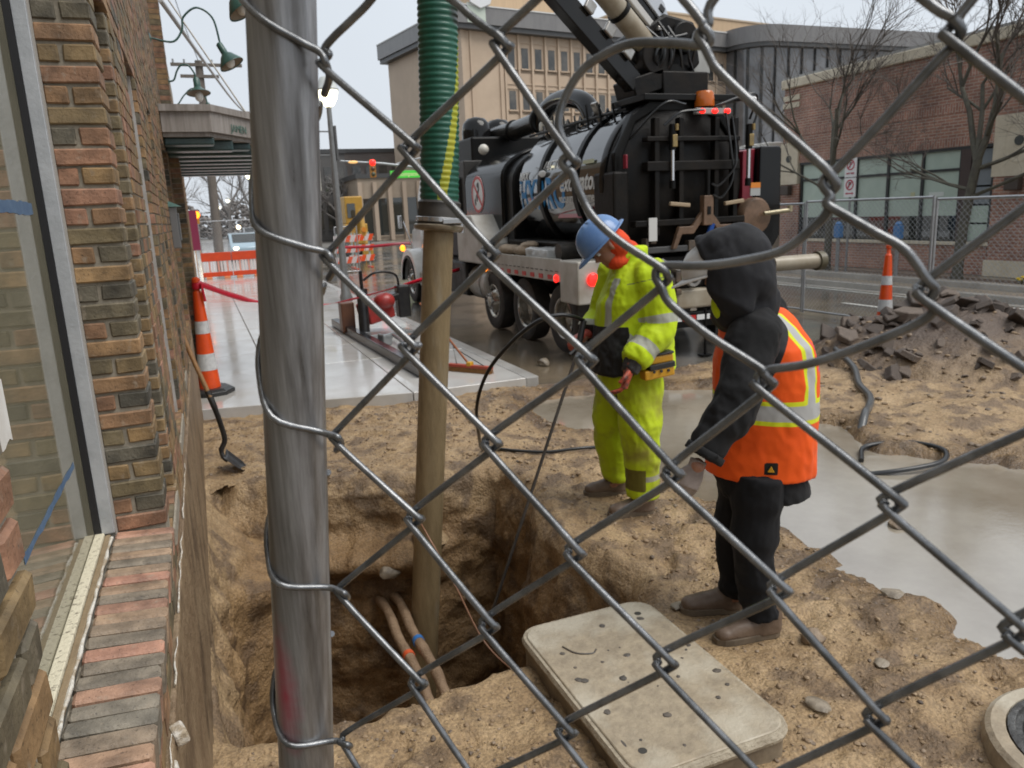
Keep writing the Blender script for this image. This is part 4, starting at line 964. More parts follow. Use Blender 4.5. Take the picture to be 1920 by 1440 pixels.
# compactor and pile of gear beside it
Eq = thing('jumping_jack_rammer', 'red and black rammer lying among tools by the street lamp', 'rammer', (2.7,12.8,0))
rdm = mat('machine_red', (.42,.035,.03), (.28,.04,.035), scale=8, rough=.35)
mb = MB(); mb.obox((2.62,12.9,.36),(.5,.4,.34),(1,.3,.2)); mb.ell((2.75,12.75,.52),(.18,.16,.14)); mb.build('engine', rdm, Eq, bevel=.03, smooth=40)
mb = MB(); mb.cyl((2.35,12.6,.05),(2.38,12.7,.75),.09,12); mb.cyl((2.38,12.7,.75),(2.38,12.7,1.05),.03,8); mb.build('bellows', sblk, Eq, smooth=40)
mb = MB(); mb.obox((3.1,12.9,.48),(.22,.2,.55),(1,.1,0)); mb.obox((2.85,12.9,.55),(.4,.3,.12),(1,.3,.2)); mb.build('fuel_tank', sblk, Eq, bevel=.03)
mb = MB(); mb.obox((2.15,13.0,.28),(.22,.3,.5),(1,0,0)); mb.build('side_case', mat('rust_case',(.16,.06,.025),(.10,.04,.02),scale=5,rough=.4), Eq, bevel=.02)
mb = MB(); mb.obox((2.62,12.2,.06),(.85,.35,.05),(1,.2,0)); mb.build('foot_plate', mat('wet_steel',(.35,.36,.36),rough=.2,metal=.5), Eq, bevel=.01)
mb = MB(); mb.tube(catmull([(2.4,12.6,.9),(2.6,12.5,1.02),(2.95,12.7,.95),(3.05,12.9,.7)],5),.02,8); mb.build('handle', sblk, Eq, smooth=50)
mb = MB(); mb.tube([(2.62,11.7,.09),(2.55,9.6,.09)],.028,10); tag(mb.build('steel_pole', MATS['wet_steel'], None, smooth=40),'thin bright steel pole on the sidewalk beside the black tube','pole')
mb = MB(); mb.obox((2.42,11.4,.09),(.16,.2,.18),(1,.3,0)); tag(mb.build('tool_block', MATS['wet_steel'], None, bevel=.03),'small grey block standing on the wet sidewalk near the rammer','block')

# hoses on the ground
hosem = mat('black_hose', (.016,.017,.018), rough=.3)
gh = mat('grey_hose', (.075,.078,.08), rough=.32)
P = [(6.9,7.0,gz(6.9,7)+.03)]+[(x,y,gz(x,y)+.03) for x,y in ((6.52,6.34),(6.1,5.85),(5.8,5.42),(5.5,5.15),(5.25,4.95))]+[(5.05,4.8,-.12)]
mb = MB(); mb.tube(catmull(P,6), .035, 8); tag(mb.build('ground_hose', gh, None, smooth=60),'grey hose curving from the rubble heap down into the puddle','hose')
P = [(4.55,4.3,-.11),(4.8,4.5,-.09),(5.08,4.36,-.06),(5.14,4.08,-.05),(4.95,3.92,-.07),(4.62,3.95,-.09),(4.35,4.1,-.13)]
mb = MB(); mb.tube(catmull(P,6), .020, 8); tag(mb.build('ground_hose', hosem, None, smooth=60),'thin dark hose loop half lying in the puddle at the mud edge','hose')
# ------------------------------------------------------------------ the two workers
def fuse(mb, voxel, smooth=3, fold=None, name='cloth', adapt=0.0):
    """merge overlapping closed shapes into one continuous skin; returns mesh + vertex array (world coordinates)"""
    me = mb.mesh('tmp'); o = bpy.data.objects.new('tmp', me); COL.objects.link(o)
    r = o.modifiers.new('r','REMESH'); r.mode = 'VOXEL'; r.voxel_size = voxel; r.adaptivity = adapt
    if smooth:
        s = o.modifiers.new('s','SMOOTH'); s.iterations = smooth; s.factor = .5
    dg = bpy.context.evaluated_depsgraph_get(); m2 = bpy.data.meshes.new_from_object(o.evaluated_get(dg))
    bpy.data.objects.remove(o); bpy.data.meshes.remove(me); m2.name = name
    n = len(m2.vertices); V = np.empty(n*3); m2.vertices.foreach_get('co', V); V = V.reshape(-1,3)
    if fold is not None:
        N = np.empty(n*3); m2.vertices.foreach_get('normal', N); N = N.reshape(-1,3)
        V = V + N*fold(V)[:,None]
    return m2, V
def finish(m2, V, name, mats, parent, attrs=None):
    L = wl(parent); W = V-np.array(L[:])
    m2.vertices.foreach_set('co', W.astype(np.float32).ravel())
    for k,a in (attrs or {}).items():
        at = m2.attributes.new(k,'FLOAT','POINT'); at.data.foreach_set('value', a.astype(np.float32))
    m2.materials.clear(); m2.shade_smooth(); m2.update()
    return link(name, m2, mats, parent)
def folds(amp, fx, fy, fz, s=0., ridge=True):
    def f(V):
        a = fbm(V[:,0]*fx+s, V[:,1]*fy+s*2, V[:,2]*fz, 3)
        b_ = fbm(V[:,0]*fx*2.4+V[:,2]*5, V[:,1]*fy*2.4, V[:,2]*fz*1.9+s, 3)
        r = (1-np.abs(b_)*3.2) if ridge else b_
        return amp*(a+.55*r*np.clip(a+.4,0,1))
    return f
def clothmat(name, c1, c2, layers=(), scale=7, rough=.75, bump=.35, bscale=220, **kw):
    m = mat(name, c1, c2, scale=scale, rough=rough, bump=bump, bscale=bscale, bdist=.002, **kw)
    nt = m.node_tree; b = nt.nodes['Principled BSDF']
    b.inputs['Sheen Weight'].default_value = .03; b.inputs['Specular IOR Level'].default_value = .22
    last = b.inputs['Base Color'].links[0].from_socket; rl = None
    for an, col in layers:
        a = nt.nodes.new('ShaderNodeAttribute'); a.attribute_name = an
        mr = nt.nodes.new('ShaderNodeMapRange'); mr.inputs[1].default_value = -.0012; mr.inputs[2].default_value = .0012
        nt.links.new(a.outputs['Fac'], mr.inputs[0])
        tn = nt.nodes.new('ShaderNodeMixRGB'); tn.inputs[2].default_value = (*col,1)
        nt.links.new(mr.outputs[0], tn.inputs[0]); nt.links.new(last, tn.inputs[1]); last = tn.outputs[0]
    nt.links.new(last, b.inputs['Base Color'])
    return m
def oring(c, ax, bx, ra, rb, n=20, p=2.2):
    c = Vector(c); ax = Vector(ax); bx = Vector(bx); out = []
    for k in range(n):
        t = 2*math.pi*k/n; ct, st_ = math.cos(t), math.sin(t)
        out.append(tuple(c+ax*(ra*abs(ct)**(2/p)*(1 if ct>0 else -1))+bx*(rb*abs(st_)**(2/p)*(1 if st_>0 else -1))))
    return out
def seglen(V, P):
    """distance along a polyline and distance from it, for every vertex"""
    best = np.full(len(V),1e9); par = np.zeros(len(V)); acc = 0
    for a,b_ in zip(P,P[1:]):
        a = np.array(a); b_ = np.array(b_); d = b_-a; L = np.linalg.norm(d)
        t = np.clip(((V-a)@d)/(L*L),0,1); q = np.linalg.norm(V-a-t[:,None]*d,axis=1)
        m = q < best; best[m] = q[m]; par[m] = acc+t[m]*L; acc += L
    return par, best
band = lambda x, a, b_: np.minimum(x-a, b_-x)
def glove(parent, wrist, d, nrm, m, name='glove', s=1.0, curl=.5, cuff=None):
    """palm, four unequal bent fingers and a thumb that leaves the side of the palm"""
    d = Vector(d).normalized(); n = Vector(nrm); n = (n-d*n.dot(d)).normalized(); sd = d.cross(n)
    w_ = Vector(wrist); mb = MB()
    mb.loft([oring(w_-d*.03*s, sd, n, .036*s,.030*s,14), oring(w_, sd, n, .036*s,.026*s,14), oring(w_+d*.045*s, sd, n, .046*s,.021*s,14), oring(w_+d*.095*s, sd, n, .044*s,.017*s,14)])
    for i,(off,L) in enumerate(((-.033,.068),(-.011,.078),(.011,.073),(.032,.056))):
        p = w_+d*.085*s+sd*off*s; P = [p-d*.03*s]; a = .15
        for j_,fr in enumerate((.42,.32,.26)):
            P.append(p); a += curl*(1,.9,.7)[j_]
            p = p+(d*math.cos(a)+n*math.sin(a))*L*fr*s
        P.append(p); mb.tube(P, [.0115*s,.0115*s,.0108*s,.010*s,.0078*s], 8)
    tp = w_+d*.02*s-sd*.034*s
    P = [w_+d*.015*s-sd*.012*s, tp, tp+(d*.028-sd*.020+n*.012)*s, tp+(d*.056-sd*.022+n*.028)*s]
    mb.tube(P, [.014*s,.0145*s,.0125*s,.009*s], 8)
    me, V = fuse(mb, .0048, 2, name=name); return finish(me, V, name, m, parent)
def boot(parent, heel, d, m_up, m_sole, L=.30, side=1):
    d = Vector((d[0],d[1],0)).normalized(); sd = Vector((-d.y,d.x,0)); h = Vector(heel); z = Vector((0,0,1))
    mb = MB()
    mb.loft([oring(h+d*.055+z*.30, d, sd, .062,.052), oring(h+d*.05+z*.16, d, sd, .060,.050), oring(h+d*.06+z*.09, d, sd, .075,.050), oring(h+d*.07+z*.02, d, sd, .085,.047)])
    mb.loft([oring(h+d*.0+z*.03, z, sd, .03,.025,16), oring(h+d*.03+z*.055, z, sd, .055,.043,16), oring(h+d*.11+z*.06, z, sd, .062,.044,16), oring(h+d*.18+z*.05, z, sd, .050,.047,16), oring(h+d*.25+z*.042, z, sd, .040,.047,16), oring(h+d*(L-.012)+z*.033, z, sd, .026,.033,16)])
    mb.ell(h+d*(L-.055)+z*.042, (.052,.050,.036))
    me, V = fuse(mb, .0075, 3, lambda V: .003*fbm(V[:,0]*30,V[:,1]*30,V[:,2]*40,3), 'boot')
    b = finish(me, V, 'boot', m_up, parent)
    out = []
    for t,wd in ((0,.026),(.03,.040),(.10,.041),(.18,.047),(.24,.050),(.28,.043),(L,.022)): out.append((t,wd))
    poly = [h+d*t+sd*w_+z*.0 for t,w_ in out]+[h+d*t-sd*w_ for t,w_ in out[::-1]]
    ms = MB(); ms.loft([[tuple(p+z*-.005) for p in poly],[tuple(p+z*.012) for p in poly],[tuple(p+z*.028) for p in poly]]); ms.build('sole', m_sole, b, bevel=.004)
    return b
skin = mat('skin', (.27,.125,.075), (.33,.16,.10), scale=14, rough=.5, bump=.15, bscale=90, bdist=.003)
sclera = mat('eye_white', (.6,.58,.55), rough=.15); iris = mat('eye_dark', (.03,.018,.012), rough=.1)
boot_m = mat('brown_leather', (.105,.068,.045), (.17,.12,.085), scale=11, rough=.5, bump=.4, bscale=50, bdist=.004)
sole_m = mat('boot_sole', (.10,.075,.05), (.16,.12,.08), scale=14, rough=.7)
def head_shapes(mb, c, f, u):
    f = Vector(f).normalized(); u = Vector(u); u = (u-f*u.dot(f)).normalized(); l = u.cross(f); c = Vector(c)
    M3 = Matrix((f,l,u)).transposed()
    mb.ell(c+u*.03-f*.012, (.098,.076,.098), rot=M3)          # cranium
    mb.ell(c-u*.045+f*.028, (.066,.060,.075), rot=M3)         # face
    mb.ell(c-u*.095+f*.052, (.036,.034,.028), rot=M3)         # chin
    mb.ell(c-u*.075+f*.0, (.055,.058,.04), rot=M3)            # jaw
    mb.loft([oring(c+u*.012+f*.088, f, l, .010,.008,10), oring(c-u*.012+f*.098, f, l, .014,.010,10), oring(c-u*.030+f*.104, f, l, .018,.016,10), oring(c-u*.038+f*.092, f, l, .014,.014,10)])
    mb.ell(c+u*.022+f*.078, (.016,.048,.010), rot=M3)         # brow
    mb.ell(c-u*.062+f*.084, (.012,.024,.006), rot=M3); mb.ell(c-u*.073+f*.082, (.012,.021,.007), rot=M3)   # lips
    for s in (-1,1):
        mb.ell(c+l*s*.076-f*.012-u*.012, (.018,.010,.031), rot=M3)
    return f, l, u
def eyes(parent, c, f, l, u):
    for s in (-1,1):
        mb = MB(); p = Vector(c)+f*.074+l*s*.031+u*.002; mb.ell(p, (.013,.013,.012), 12, 8); e = mb.build('eye', sclera, parent, smooth=80)
        mb = MB(); mb.ell(p+f*.0095, (.005,.006,.006), 10, 6); mb.build('iris', iris, e, smooth=80)
def hardhat(parent, c, f, u, m, name='hard_hat', s=1.0, brim=True):
    f = Vector(f).normalized(); u = Vector(u); u = (u-f*u.dot(f)).normalized(); l = u.cross(f); c = Vector(c)
    mb = MB(); rings = []
    n = 32
    for i in range(11):
        t = i/10; ph = t*math.pi/2; r = math.cos(ph)**.85; h = math.sin(ph)
        ring = []
        for k in range(n):
            a = 2*math.pi*k/n; rid = .006*max(0,1-abs(((a+math.pi)%(2*math.pi))-math.pi)*0) if False else 0
            x = math.cos(a)*.138*r; y = math.sin(a)*.112*r
            zz = h*.118*(1+ (.07 if abs(y) < .022 and t > .2 else 0))
            ring.append(tuple(c+f*x*s+l*y*s+u*zz*s))
        rings.append(ring)
    mb.loft(rings)
    ring = lambda k0,zz,fr: [tuple(c+f*math.cos(2*math.pi*k/n)*(k0*.138+(.045*fr*max(0,math.cos(2*math.pi*k/n))**1.6+.016*fr*max(0,-math.cos(2*math.pi*k/n))))*s+l*math.sin(2*math.pi*k/n)*k0*.112*s+u*(zz-.016*max(0,math.cos(2*math.pi*k/n))**2*fr)*s) for k in range(n)]
    mb.loft([ring(.97,.0,0), ring(1.04,-.004,1), ring(1.055,-.009,1.06), ring(1.03,-.012,1), ring(.97,-.01,0)])
    return mb.build(name, m, parent, smooth=50)
# ---- worker in lime rain gear
f1 = Vector((-.955,.295,0)); l1 = Vector((-.295,-.955,0)); Z_ = Vector((0,0,1))
P1 = thing('person', 'worker in muddy lime yellow rain suit and blue hard hat looking down into the pit', 'person', (2.45,4.25,-.06))
hf = (f1*.72-Z_*.69).normalized(); hu = (Z_*.72+f1*.69); hc = Vector((2.30,4.21,1.665))
armL = [(2.50,4.02,1.47),(2.515,3.955,1.17),(2.315,3.93,.985)]
armR = [(2.47,4.42,1.45),(2.42,4.50,1.19),(2.25,4.40,1.105)]
legL = [(2.475,4.13,.86),(2.44,4.06,.47),(2.46,4.06,.03)]
legR = [(2.45,4.32,.84),(2.42,4.40,.45),(2.495,4.45,.03)]
mb = MB(); head_shapes(mb, hc, hf, hu)
mb.tube([(2.47,4.22,1.46),(2.40,4.215,1.56),(2.335,4.21,1.62)], [.07,.062,.058], 14)
mb.loft([oring((2.475,4.22,.86),f1,l1,.11,.15), oring((2.48,4.22,1.1),f1,l1,.10,.14), oring((2.50,4.22,1.35),f1,l1,.11,.17), oring((2.48,4.22,1.48),f1,l1,.07,.14)])
for A in (armL, armR): mb.tube(A, [.052,.042,.030], 12); mb.ell(Vector(A[2])+(Vector(A[2])-Vector(A[1])).normalized()*.05,(.035,.035,.035))
for A in (legL, legR): mb.tube(A, [.085,.058,.042], 14); mb.ell(Vector(A[2])+f1*.03-Z_*.01,(.05,.035,.03))
me, V = fuse(mb, .0085, 2, name='body'); body1 = finish(me, V, 'body', skin, P1)
F_h, L_h, U_h = hf, hu.cross(hf).normalized(), hu.normalized()
eyes(P1, hc, hf.normalized(), L_h, U_h)
blue = mat('blue_hat', (.10,.20,.42), (.14,.25,.46), scale=7, rough=.25, spec=.5, c3=(.20,.27,.38), c3scale=5, c3lo=.58, c3hi=.75)
hat = hardhat(P1, hc+U_h*.050+F_h*.0, hf, hu, blue, s=1.13)
mb = MB(); p = hc+U_h*.047; mb.lathe([(.10,0),(.10,.01)],20,p,U_h,cap=False); mb.build('headband', mat('white_liner',(.5,.5,.48),rough=.6), hat, smooth=60)
# orange hood under the hat
orm = clothmat('hood_orange', (.70,.075,.02), (.55,.05,.015), rough=.8)
mb = MB(); mb.ell(hc-F_h*.055-U_h*.03, (.085,.092,.115), rot=Matrix((F_h,L_h,U_h)).transposed())
mb.ell((2.43,4.215,1.60), (.11,.105,.10)); mb.ell((2.37,4.21,1.57),(.085,.095,.06))
me, V = fuse(mb, .010, 3, folds(.010,14,14,9,3.)); finish(me, V, 'hood', orm, P1)
# jacket
mb = MB()
mb.loft([oring((2.475,4.22,.875),f1,l1,.275,.235), oring((2.48,4.22,.98),f1,l1,.262,.235), oring((2.495,4.22,1.12),f1,l1,.255,.235), oring((2.51,4.22,1.30),f1,l1,.25,.250), oring((2.515,4.22,1.42),f1,l1,.20,.245), oring((2.50,4.22,1.50),f1,l1,.155,.19), oring((2.47,4.22,1.56),f1,l1,.118,.125), oring((2.455,4.22,1.615),f1,l1,.112,.115)])
for A,kk in ((armL,1),(armR,1)):
    a,b_,c = [Vector(q) for q in A]
    mb.tube(catmull([a+Vector((.0,.06 if kk else 0,.01)), a, a.lerp(b_,.5), b_, b_.lerp(c,.55), c],3), [.105]*3+[.112]*3+[.108]*3+[.100]*3+[.088]*3+[.076], 18)
fj = folds(.017,7,7,5,1.)
me, V = fuse(mb, .0095, 3, fj)
pL, dL = seglen(V, armL); pR, dR = seglen(V, armR)
onarm = np.where(np.minimum(dL,dR) < .125, 1., -1.)
tl = (V-np.array([2.48,4.22,0]))@np.array(l1[:]); tf = (V-np.array([2.50,4.22,0]))@np.array(f1[:])
sl = np.maximum(np.minimum(band(pL,.23,.285), .125-dL), np.minimum(band(pR,.23,.285), .125-dR))
sl = np.maximum(sl, np.maximum(np.minimum(band(pL,.44,.50), .125-dL), np.minimum(band(pR,.44,.50), .125-dR)))
ts = np.minimum(band(V[:,2]+.12*tf,1.10,1.165), np.where((dL>.128)&(dR>.12),.05,-.05))
vt = np.minimum(np.minimum(band(np.abs(tl),.115,.160), V[:,2]-1.13), np.where((dL>.128)&(dR>.12),.05,-.05))
vt = np.minimum(vt, 1.47-V[:,2])
silver = np.maximum(np.maximum(sl, ts), vt)
black = np.minimum(np.minimum(tf-.06-.12*np.clip(V[:,2]-.9,0,1), 1.17-V[:,2]+.05*tl), np.where(dL>.112,.05,-.05))
seam = -np.abs(pL-.02)+.004; seam = np.minimum(seam, .16-dL)
lime = clothmat('lime_fabric', (.50,.66,.012), (.43,.56,.012), [('seam',(.16,.18,.06)),('silver',(.36,.37,.31)),('inner',(.018,.018,.018))], scale=6, rough=.62, c3=(.38,.47,.02), c3scale=3, c3lo=.55, c3hi=.75)
finish(me, V, 'jacket', lime, P1, {'silver':silver,'inner':black,'seam':seam})
mb = MB(); mb.loft([oring((2.45,4.22,1.59),f1,l1,.120,.122), oring((2.455,4.22,1.635),f1,l1,.123,.122), oring((2.47,4.22,1.655),f1,l1,.105,.105)]); me, V = fuse(mb,.009,2,folds(.006,15,15,15)); finish(me,V,'collar',clothmat('lime_collar',(.52,.68,.012),(.45,.58,.012)),P1)
# trousers
mb = MB()
mb.loft([oring((2.475,4.22,1.0),f1,l1,.20,.19), oring((2.465,4.22,.86),f1,l1,.205,.20), oring((2.46,4.22,.76),f1,l1,.19,.195)])
for A,o_ in ((legL,0),(legR,1)):
    a,b_,c = [Vector(q) for q in A]
    mb.tube(catmull([a, a.lerp(b_,.5), b_, b_.lerp(c,.5), c+Vector((0,0,.04))],3), [.148]*3+[.140]*3+[.118]*3+[.106]*3+[.100], 18)
def ft(V): return folds(.013,8,8,6,5.)(V)+.012*np.sin(V[:,2]*55+V[:,0]*9)*np.clip(1-V[:,2]/.16,0,1)
me, V = fuse(mb, .0095, 3, ft)
pLl, dLl = seglen(V, legL); pRl, dRl = seglen(V, legR); tf = (V-np.array([2.46,4.1,0]))@np.array(f1[:])
isL = np.where(dLl < dRl, .05, -.05); sv = np.minimum(band(V[:,2],.195,.23), isL)
patch = np.minimum(band(V[:,2],.13,.275), np.minimum(tf-.0, isL))
slit = np.minimum(np.minimum(band(V[:,2],.43,.74), .022-np.abs((V-np.array([2.30,4.18,0]))@np.array(l1[:])-.0-.10*(V[:,2]-.6))), tf-.05)
trm = clothmat('lime_trousers', (.47,.60,.012), (.40,.50,.014), [('silver',(.30,.29,.22)),('patch',(.13,.115,.02)),('slit',(.012,.012,.012))], scale=7, rough=.6, c3=(.26,.24,.04), c3scale=4.5, c3lo=.50, c3hi=.70)
finish(me, V, 'trousers', trm, P1, {'silver':sv,'patch':patch,'slit':slit})
blk_g = mat('black_glove', (.014,.014,.015), (.03,.028,.026), scale=20, rough=.5, bump=.3, bscale=90, bdist=.002)
org_g = mat('orange_glove', (.42,.06,.02), (.10,.03,.02), scale=22, rough=.55, lo=.45, hi=.62)
glove(P1, (2.285,3.925,.945), (-.35,-.05,-.93), (-.75,.5,.2), org_g, s=1.25, curl=.45)
mb = MB(); mb.tube([(2.335,3.93,1.01),(2.30,3.928,.955),(2.285,3.925,.925)],[.062,.057,.05],14); me,V = fuse(mb,.008,2,folds(.005,30,30,30)); finish(me,V,'glove_cuff',blk_g,P1)
glove(P1, (2.235,4.395,1.10), (-.85,-.15,-.2), (.0,-.2,-1), mat('red_glove',(.50,.10,.06),(.36,.07,.05),scale=20,rough=.5), s=1.15, curl=.75)
boot(P1, (2.525,4.06,gz(2.45,4.06)+.004), f1+l1*.1, boot_m, sole_m)
boot(P1, (2.555,4.45,gz(2.5,4.45)+.004), f1, boot_m, sole_m)
# things he holds or wears clipped on
Rm = thing('remote_control', 'yellow and black remote control box hanging at the lime worker\'s hip', 'remote control', (2.5,3.93,.98))
yb = mat('tool_yellow', (.62,.32,.015), (.5,.25,.015), scale=12, rough=.4)
mb = MB(); mb.obox((2.51,3.945,.985),(.15,.07,.05),(1,-.1,.08)); mb.obox((2.49,3.945,.90),(.20,.08,.06),(1,-.1,.1)); mb.build('case', yb, Rm, bevel=.01)
mb = MB(); mb.obox((2.505,3.94,.945),(.17,.085,.035),(1,-.1,.1)); mb.obox((2.51,3.94,1.018),(.15,.075,.015),(1,-.1,.08)); mb.build('grip', blk_g, Rm, bevel=.006)
mb = MB(); [mb.cyl((2.44+.05*i,3.9,.915),(2.44+.05*i,3.893,.915),.009,8) for i in range(3)]; stuff(mb.build('buttons', blk_g, Rm))
lm = mat('lance_grey', (.07,.07,.07), (.12,.11,.10), scale=5, rough=.3, metal=.5)
LA = thing('spray_lance', 'long thin water lance held by the lime worker and pointing down the pit', 'lance', (2.1,4.3,1.05))
mb = MB(); mb.tube([(2.19,4.33,1.16),(2.13,4.31,1.0),(1.50,4.42,-.72)], .011, 8); mb.build('wand', lm, LA, smooth=50)
mb = MB(); mb.tube([(2.20,4.34,1.20),(2.14,4.312,1.03)], .020, 10); mb.build('grip', blk_g, LA, smooth=50)
mb = MB(); mb.tube([(2.145,4.312,1.04),(2.07,4.29,1.0)], .012, 8); mb.build('trigger', blk_g, LA, smooth=50)
P = [(2.20,4.34,1.20),(2.10,4.3,1.24),(2.0,4.3,1.255),(1.88,4.35,1.22),(1.76,4.5,1.08),(1.66,4.7,.86),(1.64,4.9,.58),(1.80,5.35,.20),(1.95,5.75,.0),(2.05,5.85,gz(2.05,5.85)+.02),(2.2,5.65,gz(2.2,5.65)+.02),(2.45,5.5,gz(2.45,5.5)+.02),(2.8,5.42,gz(2.8,5.42)+.02),(3.2,5.6,gz(3.2,5.6)+.01)]
mb = MB(); mb.tube(catmull(P,7), .013, 8); tag(mb.build('water_hose', hosem, None, smooth=60), 'black hose looping up from the mud to the lime worker\'s hand', 'hose')

# ---- worker in black with orange vest
f2 = Vector((-.74,.673,0)); l2 = Vector((-.673,-.74,0))
P2 = thing('person', 'worker in black hooded jacket and orange safety vest standing by the pit', 'person', (2.18,2.68,-.08))
c2_ = Vector((2.255,2.70,0)); hc2 = Vector((2.045,2.67,1.615)); hf2 = (f2-Z_*.25).normalized(); hu2 = (Z_+f2*.25)
aL = [(2.085,2.55,1.37),(1.93,2.485,1.09),(1.795,2.50,.895)]
aR = [(2.39,2.87,1.37),(2.40,2.98,1.10),(2.33,3.02,.88)]
gL = [(2.165,2.60,.72),(2.125,2.585,.36),(2.175,2.575,.02)]
gR = [(2.225,2.76,.72),(2.18,2.775,.35),(2.205,2.79,.02)]
mb = MB(); head_shapes(mb, hc2, hf2, hu2)
mb.tube([(2.16,2.685,1.38),(2.11,2.68,1.47),(2.07,2.675,1.56)], [.07,.062,.058], 14)
mb.loft([oring((2.2,2.685,.72),f2,l2,.10,.14), oring((2.22,2.69,1.0),f2,l2,.10,.14), oring((2.22,2.69,1.25),f2,l2,.11,.17), oring((2.19,2.69,1.38),f2,l2,.07,.14)])
for A in (aL, aR): mb.tube(A, [.05,.042,.030], 12); mb.ell(Vector(A[2])+(Vector(A[2])-Vector(A[1])).normalized()*.05,(.034,.034,.034))
for A in (gL, gR): mb.tube(A, [.085,.058,.042], 14); mb.ell(Vector(A[2])+f2*.03-Z_*.01,(.05,.035,.03))
me, V = fuse(mb, .0085, 2); finish(me, V, 'body', skin, P2)
F2,U2 = hf2.normalized(), hu2.normalized(); L2 = U2.cross(F2)
eyes(P2, hc2, F2, L2, U2)
whm = mat('white_hat', (.55,.54,.52), (.43,.42,.40), scale=9, rough=.3)
hat2 = hardhat(P2, hc2+U2*.015+F2*.065, hf2, hu2, whm, s=1.0)
blackc = clothmat('black_cloth', (.0075,.0078,.0085), (.013,.013,.014), scale=9, rough=.8, bump=.4, bscale=200, c3=(.030,.027,.024), c3scale=4, c3lo=.64, c3hi=.82)
hoodm = clothmat('black_hood', (.014,.0145,.017), (.022,.0225,.026), scale=6, rough=.72)
M2 = Matrix((F2,L2,U2)).transposed()
mb = MB(); mb.ell(hc2-F2*.045+U2*.050, (.130,.120,.136), rot=M2); mb.ell(hc2-F2*.080-U2*.03, (.092,.116,.155), rot=M2)
mb.ell(hc2+F2*.02+U2*.120, (.090,.106,.066), rot=M2); mb.ell((2.125,2.68,1.46), (.15,.155,.14)); mb.ell(hc2+L2*.10-U2*.05+F2*.0,(.10,.045,.15),rot=M2); mb.ell(hc2-L2*.10-U2*.05,(.10,.045,.15),rot=M2)
mb.ell(hc2-U2*.165+F2*.02,(.09,.11,.09),rot=M2)
hp_ = []
for i_ in range(19):
    a_ = -2.35+4.7*i_/18; hp_.append(tuple(hc2+F2*(.075+.020*math.cos(a_)-.03*(1-math.cos(a_))*.5)+L2*math.sin(a_)*.100+U2*(.038+math.cos(a_)*.126)))
mb.tube(catmull(hp_,3), .017, 10)
me, V = fuse(mb, .010, 9, lambda V: folds(.007,8,8,5,9.)(V)+.006*(1-2*np.abs(np.sin(V[:,2]*17+V[:,0]*11-V[:,1]*5+1.5*fbm(V[:,0]*5,V[:,1]*5,V[:,2]*5,2))))*np.clip((1.68-V[:,2])*5,0,1)); finish(me, V, 'hood', hoodm, P2)
def t2(z, k, z0=1.0, off=0.0): return oring(c2_+Z_*z+f2*off, f2, l2, *k, 24)
prof = [(.595,(.225,.21),-.02),(.70,(.232,.215),.01),(.85,(.232,.212),.0),(1.0,(.228,.212),-.005),(1.15,(.225,.222),-.005),(1.28,(.20,.228),.0),(1.37,(.16,.205),.03),(1.43,(.13,.155),.06),(1.48,(.11,.12),.09)]
prof = [(z,(k[0]*.92,k[1]*.93),o_) for z,k,o_ in prof]
mb = MB(); mb.loft([t2(z,k,off=o_) for z,k,o_ in prof])
for A in (aL, aR):
    a,b_,c = [Vector(q) for q in A]
    mb.tube(catmull([a+(c2_+Z_*1.36-a)*.25, a, a.lerp(b_,.5), b_, b_.lerp(c,.55), c],3), [.096]*3+[.101]*3+[.095]*3+[.090]*3+[.080]*3+[.070], 18)
me, V = fuse(mb, .0095, 3, folds(.016,7,7,6,13.)); finish(me, V, 'jacket', blackc, P2)
mb = MB(); mb.tube([Vector(aL[2])+(Vector(aL[1])-Vector(aL[2]))*.12, Vector(aL[2])+(Vector(aL[1])-Vector(aL[2]))*-.03],.088,16); me,V = fuse(mb,.009,3,folds(.006,18,18,18)); finish(me,V,'cuff',blackc,P2)
# vest: the torso a little larger, cut at hem and armholes
mb = MB(); mb.loft([t2(z,(k[0]+.021,k[1]+.018),off=o_) for z,k,o_ in [(.70,(.222,.205),.008)]+prof[2:8]])
me, V = fuse(mb, .0095, 3, folds(.010,6,6,5,21.))
tl = (V-np.array(c2_[:]))@np.array(l2[:]); tf = (V-np.array(c2_[:]))@np.array(f2[:])
zz = V[:,2]-.05*tf
hb = band(zz,.985,1.052); hy = band(zz,.965,1.072)
vb = np.minimum(band(np.abs(tl),.100,.145), zz-1.04); vy = np.minimum(band(np.abs(tl),.083,.162), zz-1.04)
vb = np.minimum(vb,.09-tf); vy = np.minimum(vy,.09-tf); sv = np.maximum(hb, vb); yl = np.maximum(hy, vy)
pa_, da_ = seglen(V, [tuple(Vector(aL[0])+(c2_+Z_*1.36-Vector(aL[0]))*.1)]+aL[1:2]); 
arm = .132-da_
trim = .166-da_
tag_ = np.minimum(np.minimum(band(V[:,2],.745,.80), .028-np.abs(tf+.05)), tl)
prn = np.maximum(np.minimum(band(V[:,2],1.22,1.30), .010-np.abs(tl-.03-.5*(V[:,2]-1.26))), np.maximum(np.minimum(band(V[:,2],1.13,1.19), .011-np.abs(tl+.03+.4*(V[:,2]-1.16))), np.minimum(band(V[:,2],1.165,1.185), .05-np.abs(tl))))
prn = np.minimum(prn, -.10-tf)
orv = clothmat('orange_vest', (.83,.105,.008), (.74,.085,.008), [('print',(.42,.05,.22)),('yellow',(.62,.66,.02)),('silver',(.40,.40,.39)),('armhole',(.016,.0165,.018)),('label',(.012,.012,.01))], scale=5, rough=.6, bump=.3, bscale=300)
vest = finish(me, V, 'vest', orv, P2, {'yellow':yl,'silver':sv,'armhole':arm,'label':tag_,'print':prn})
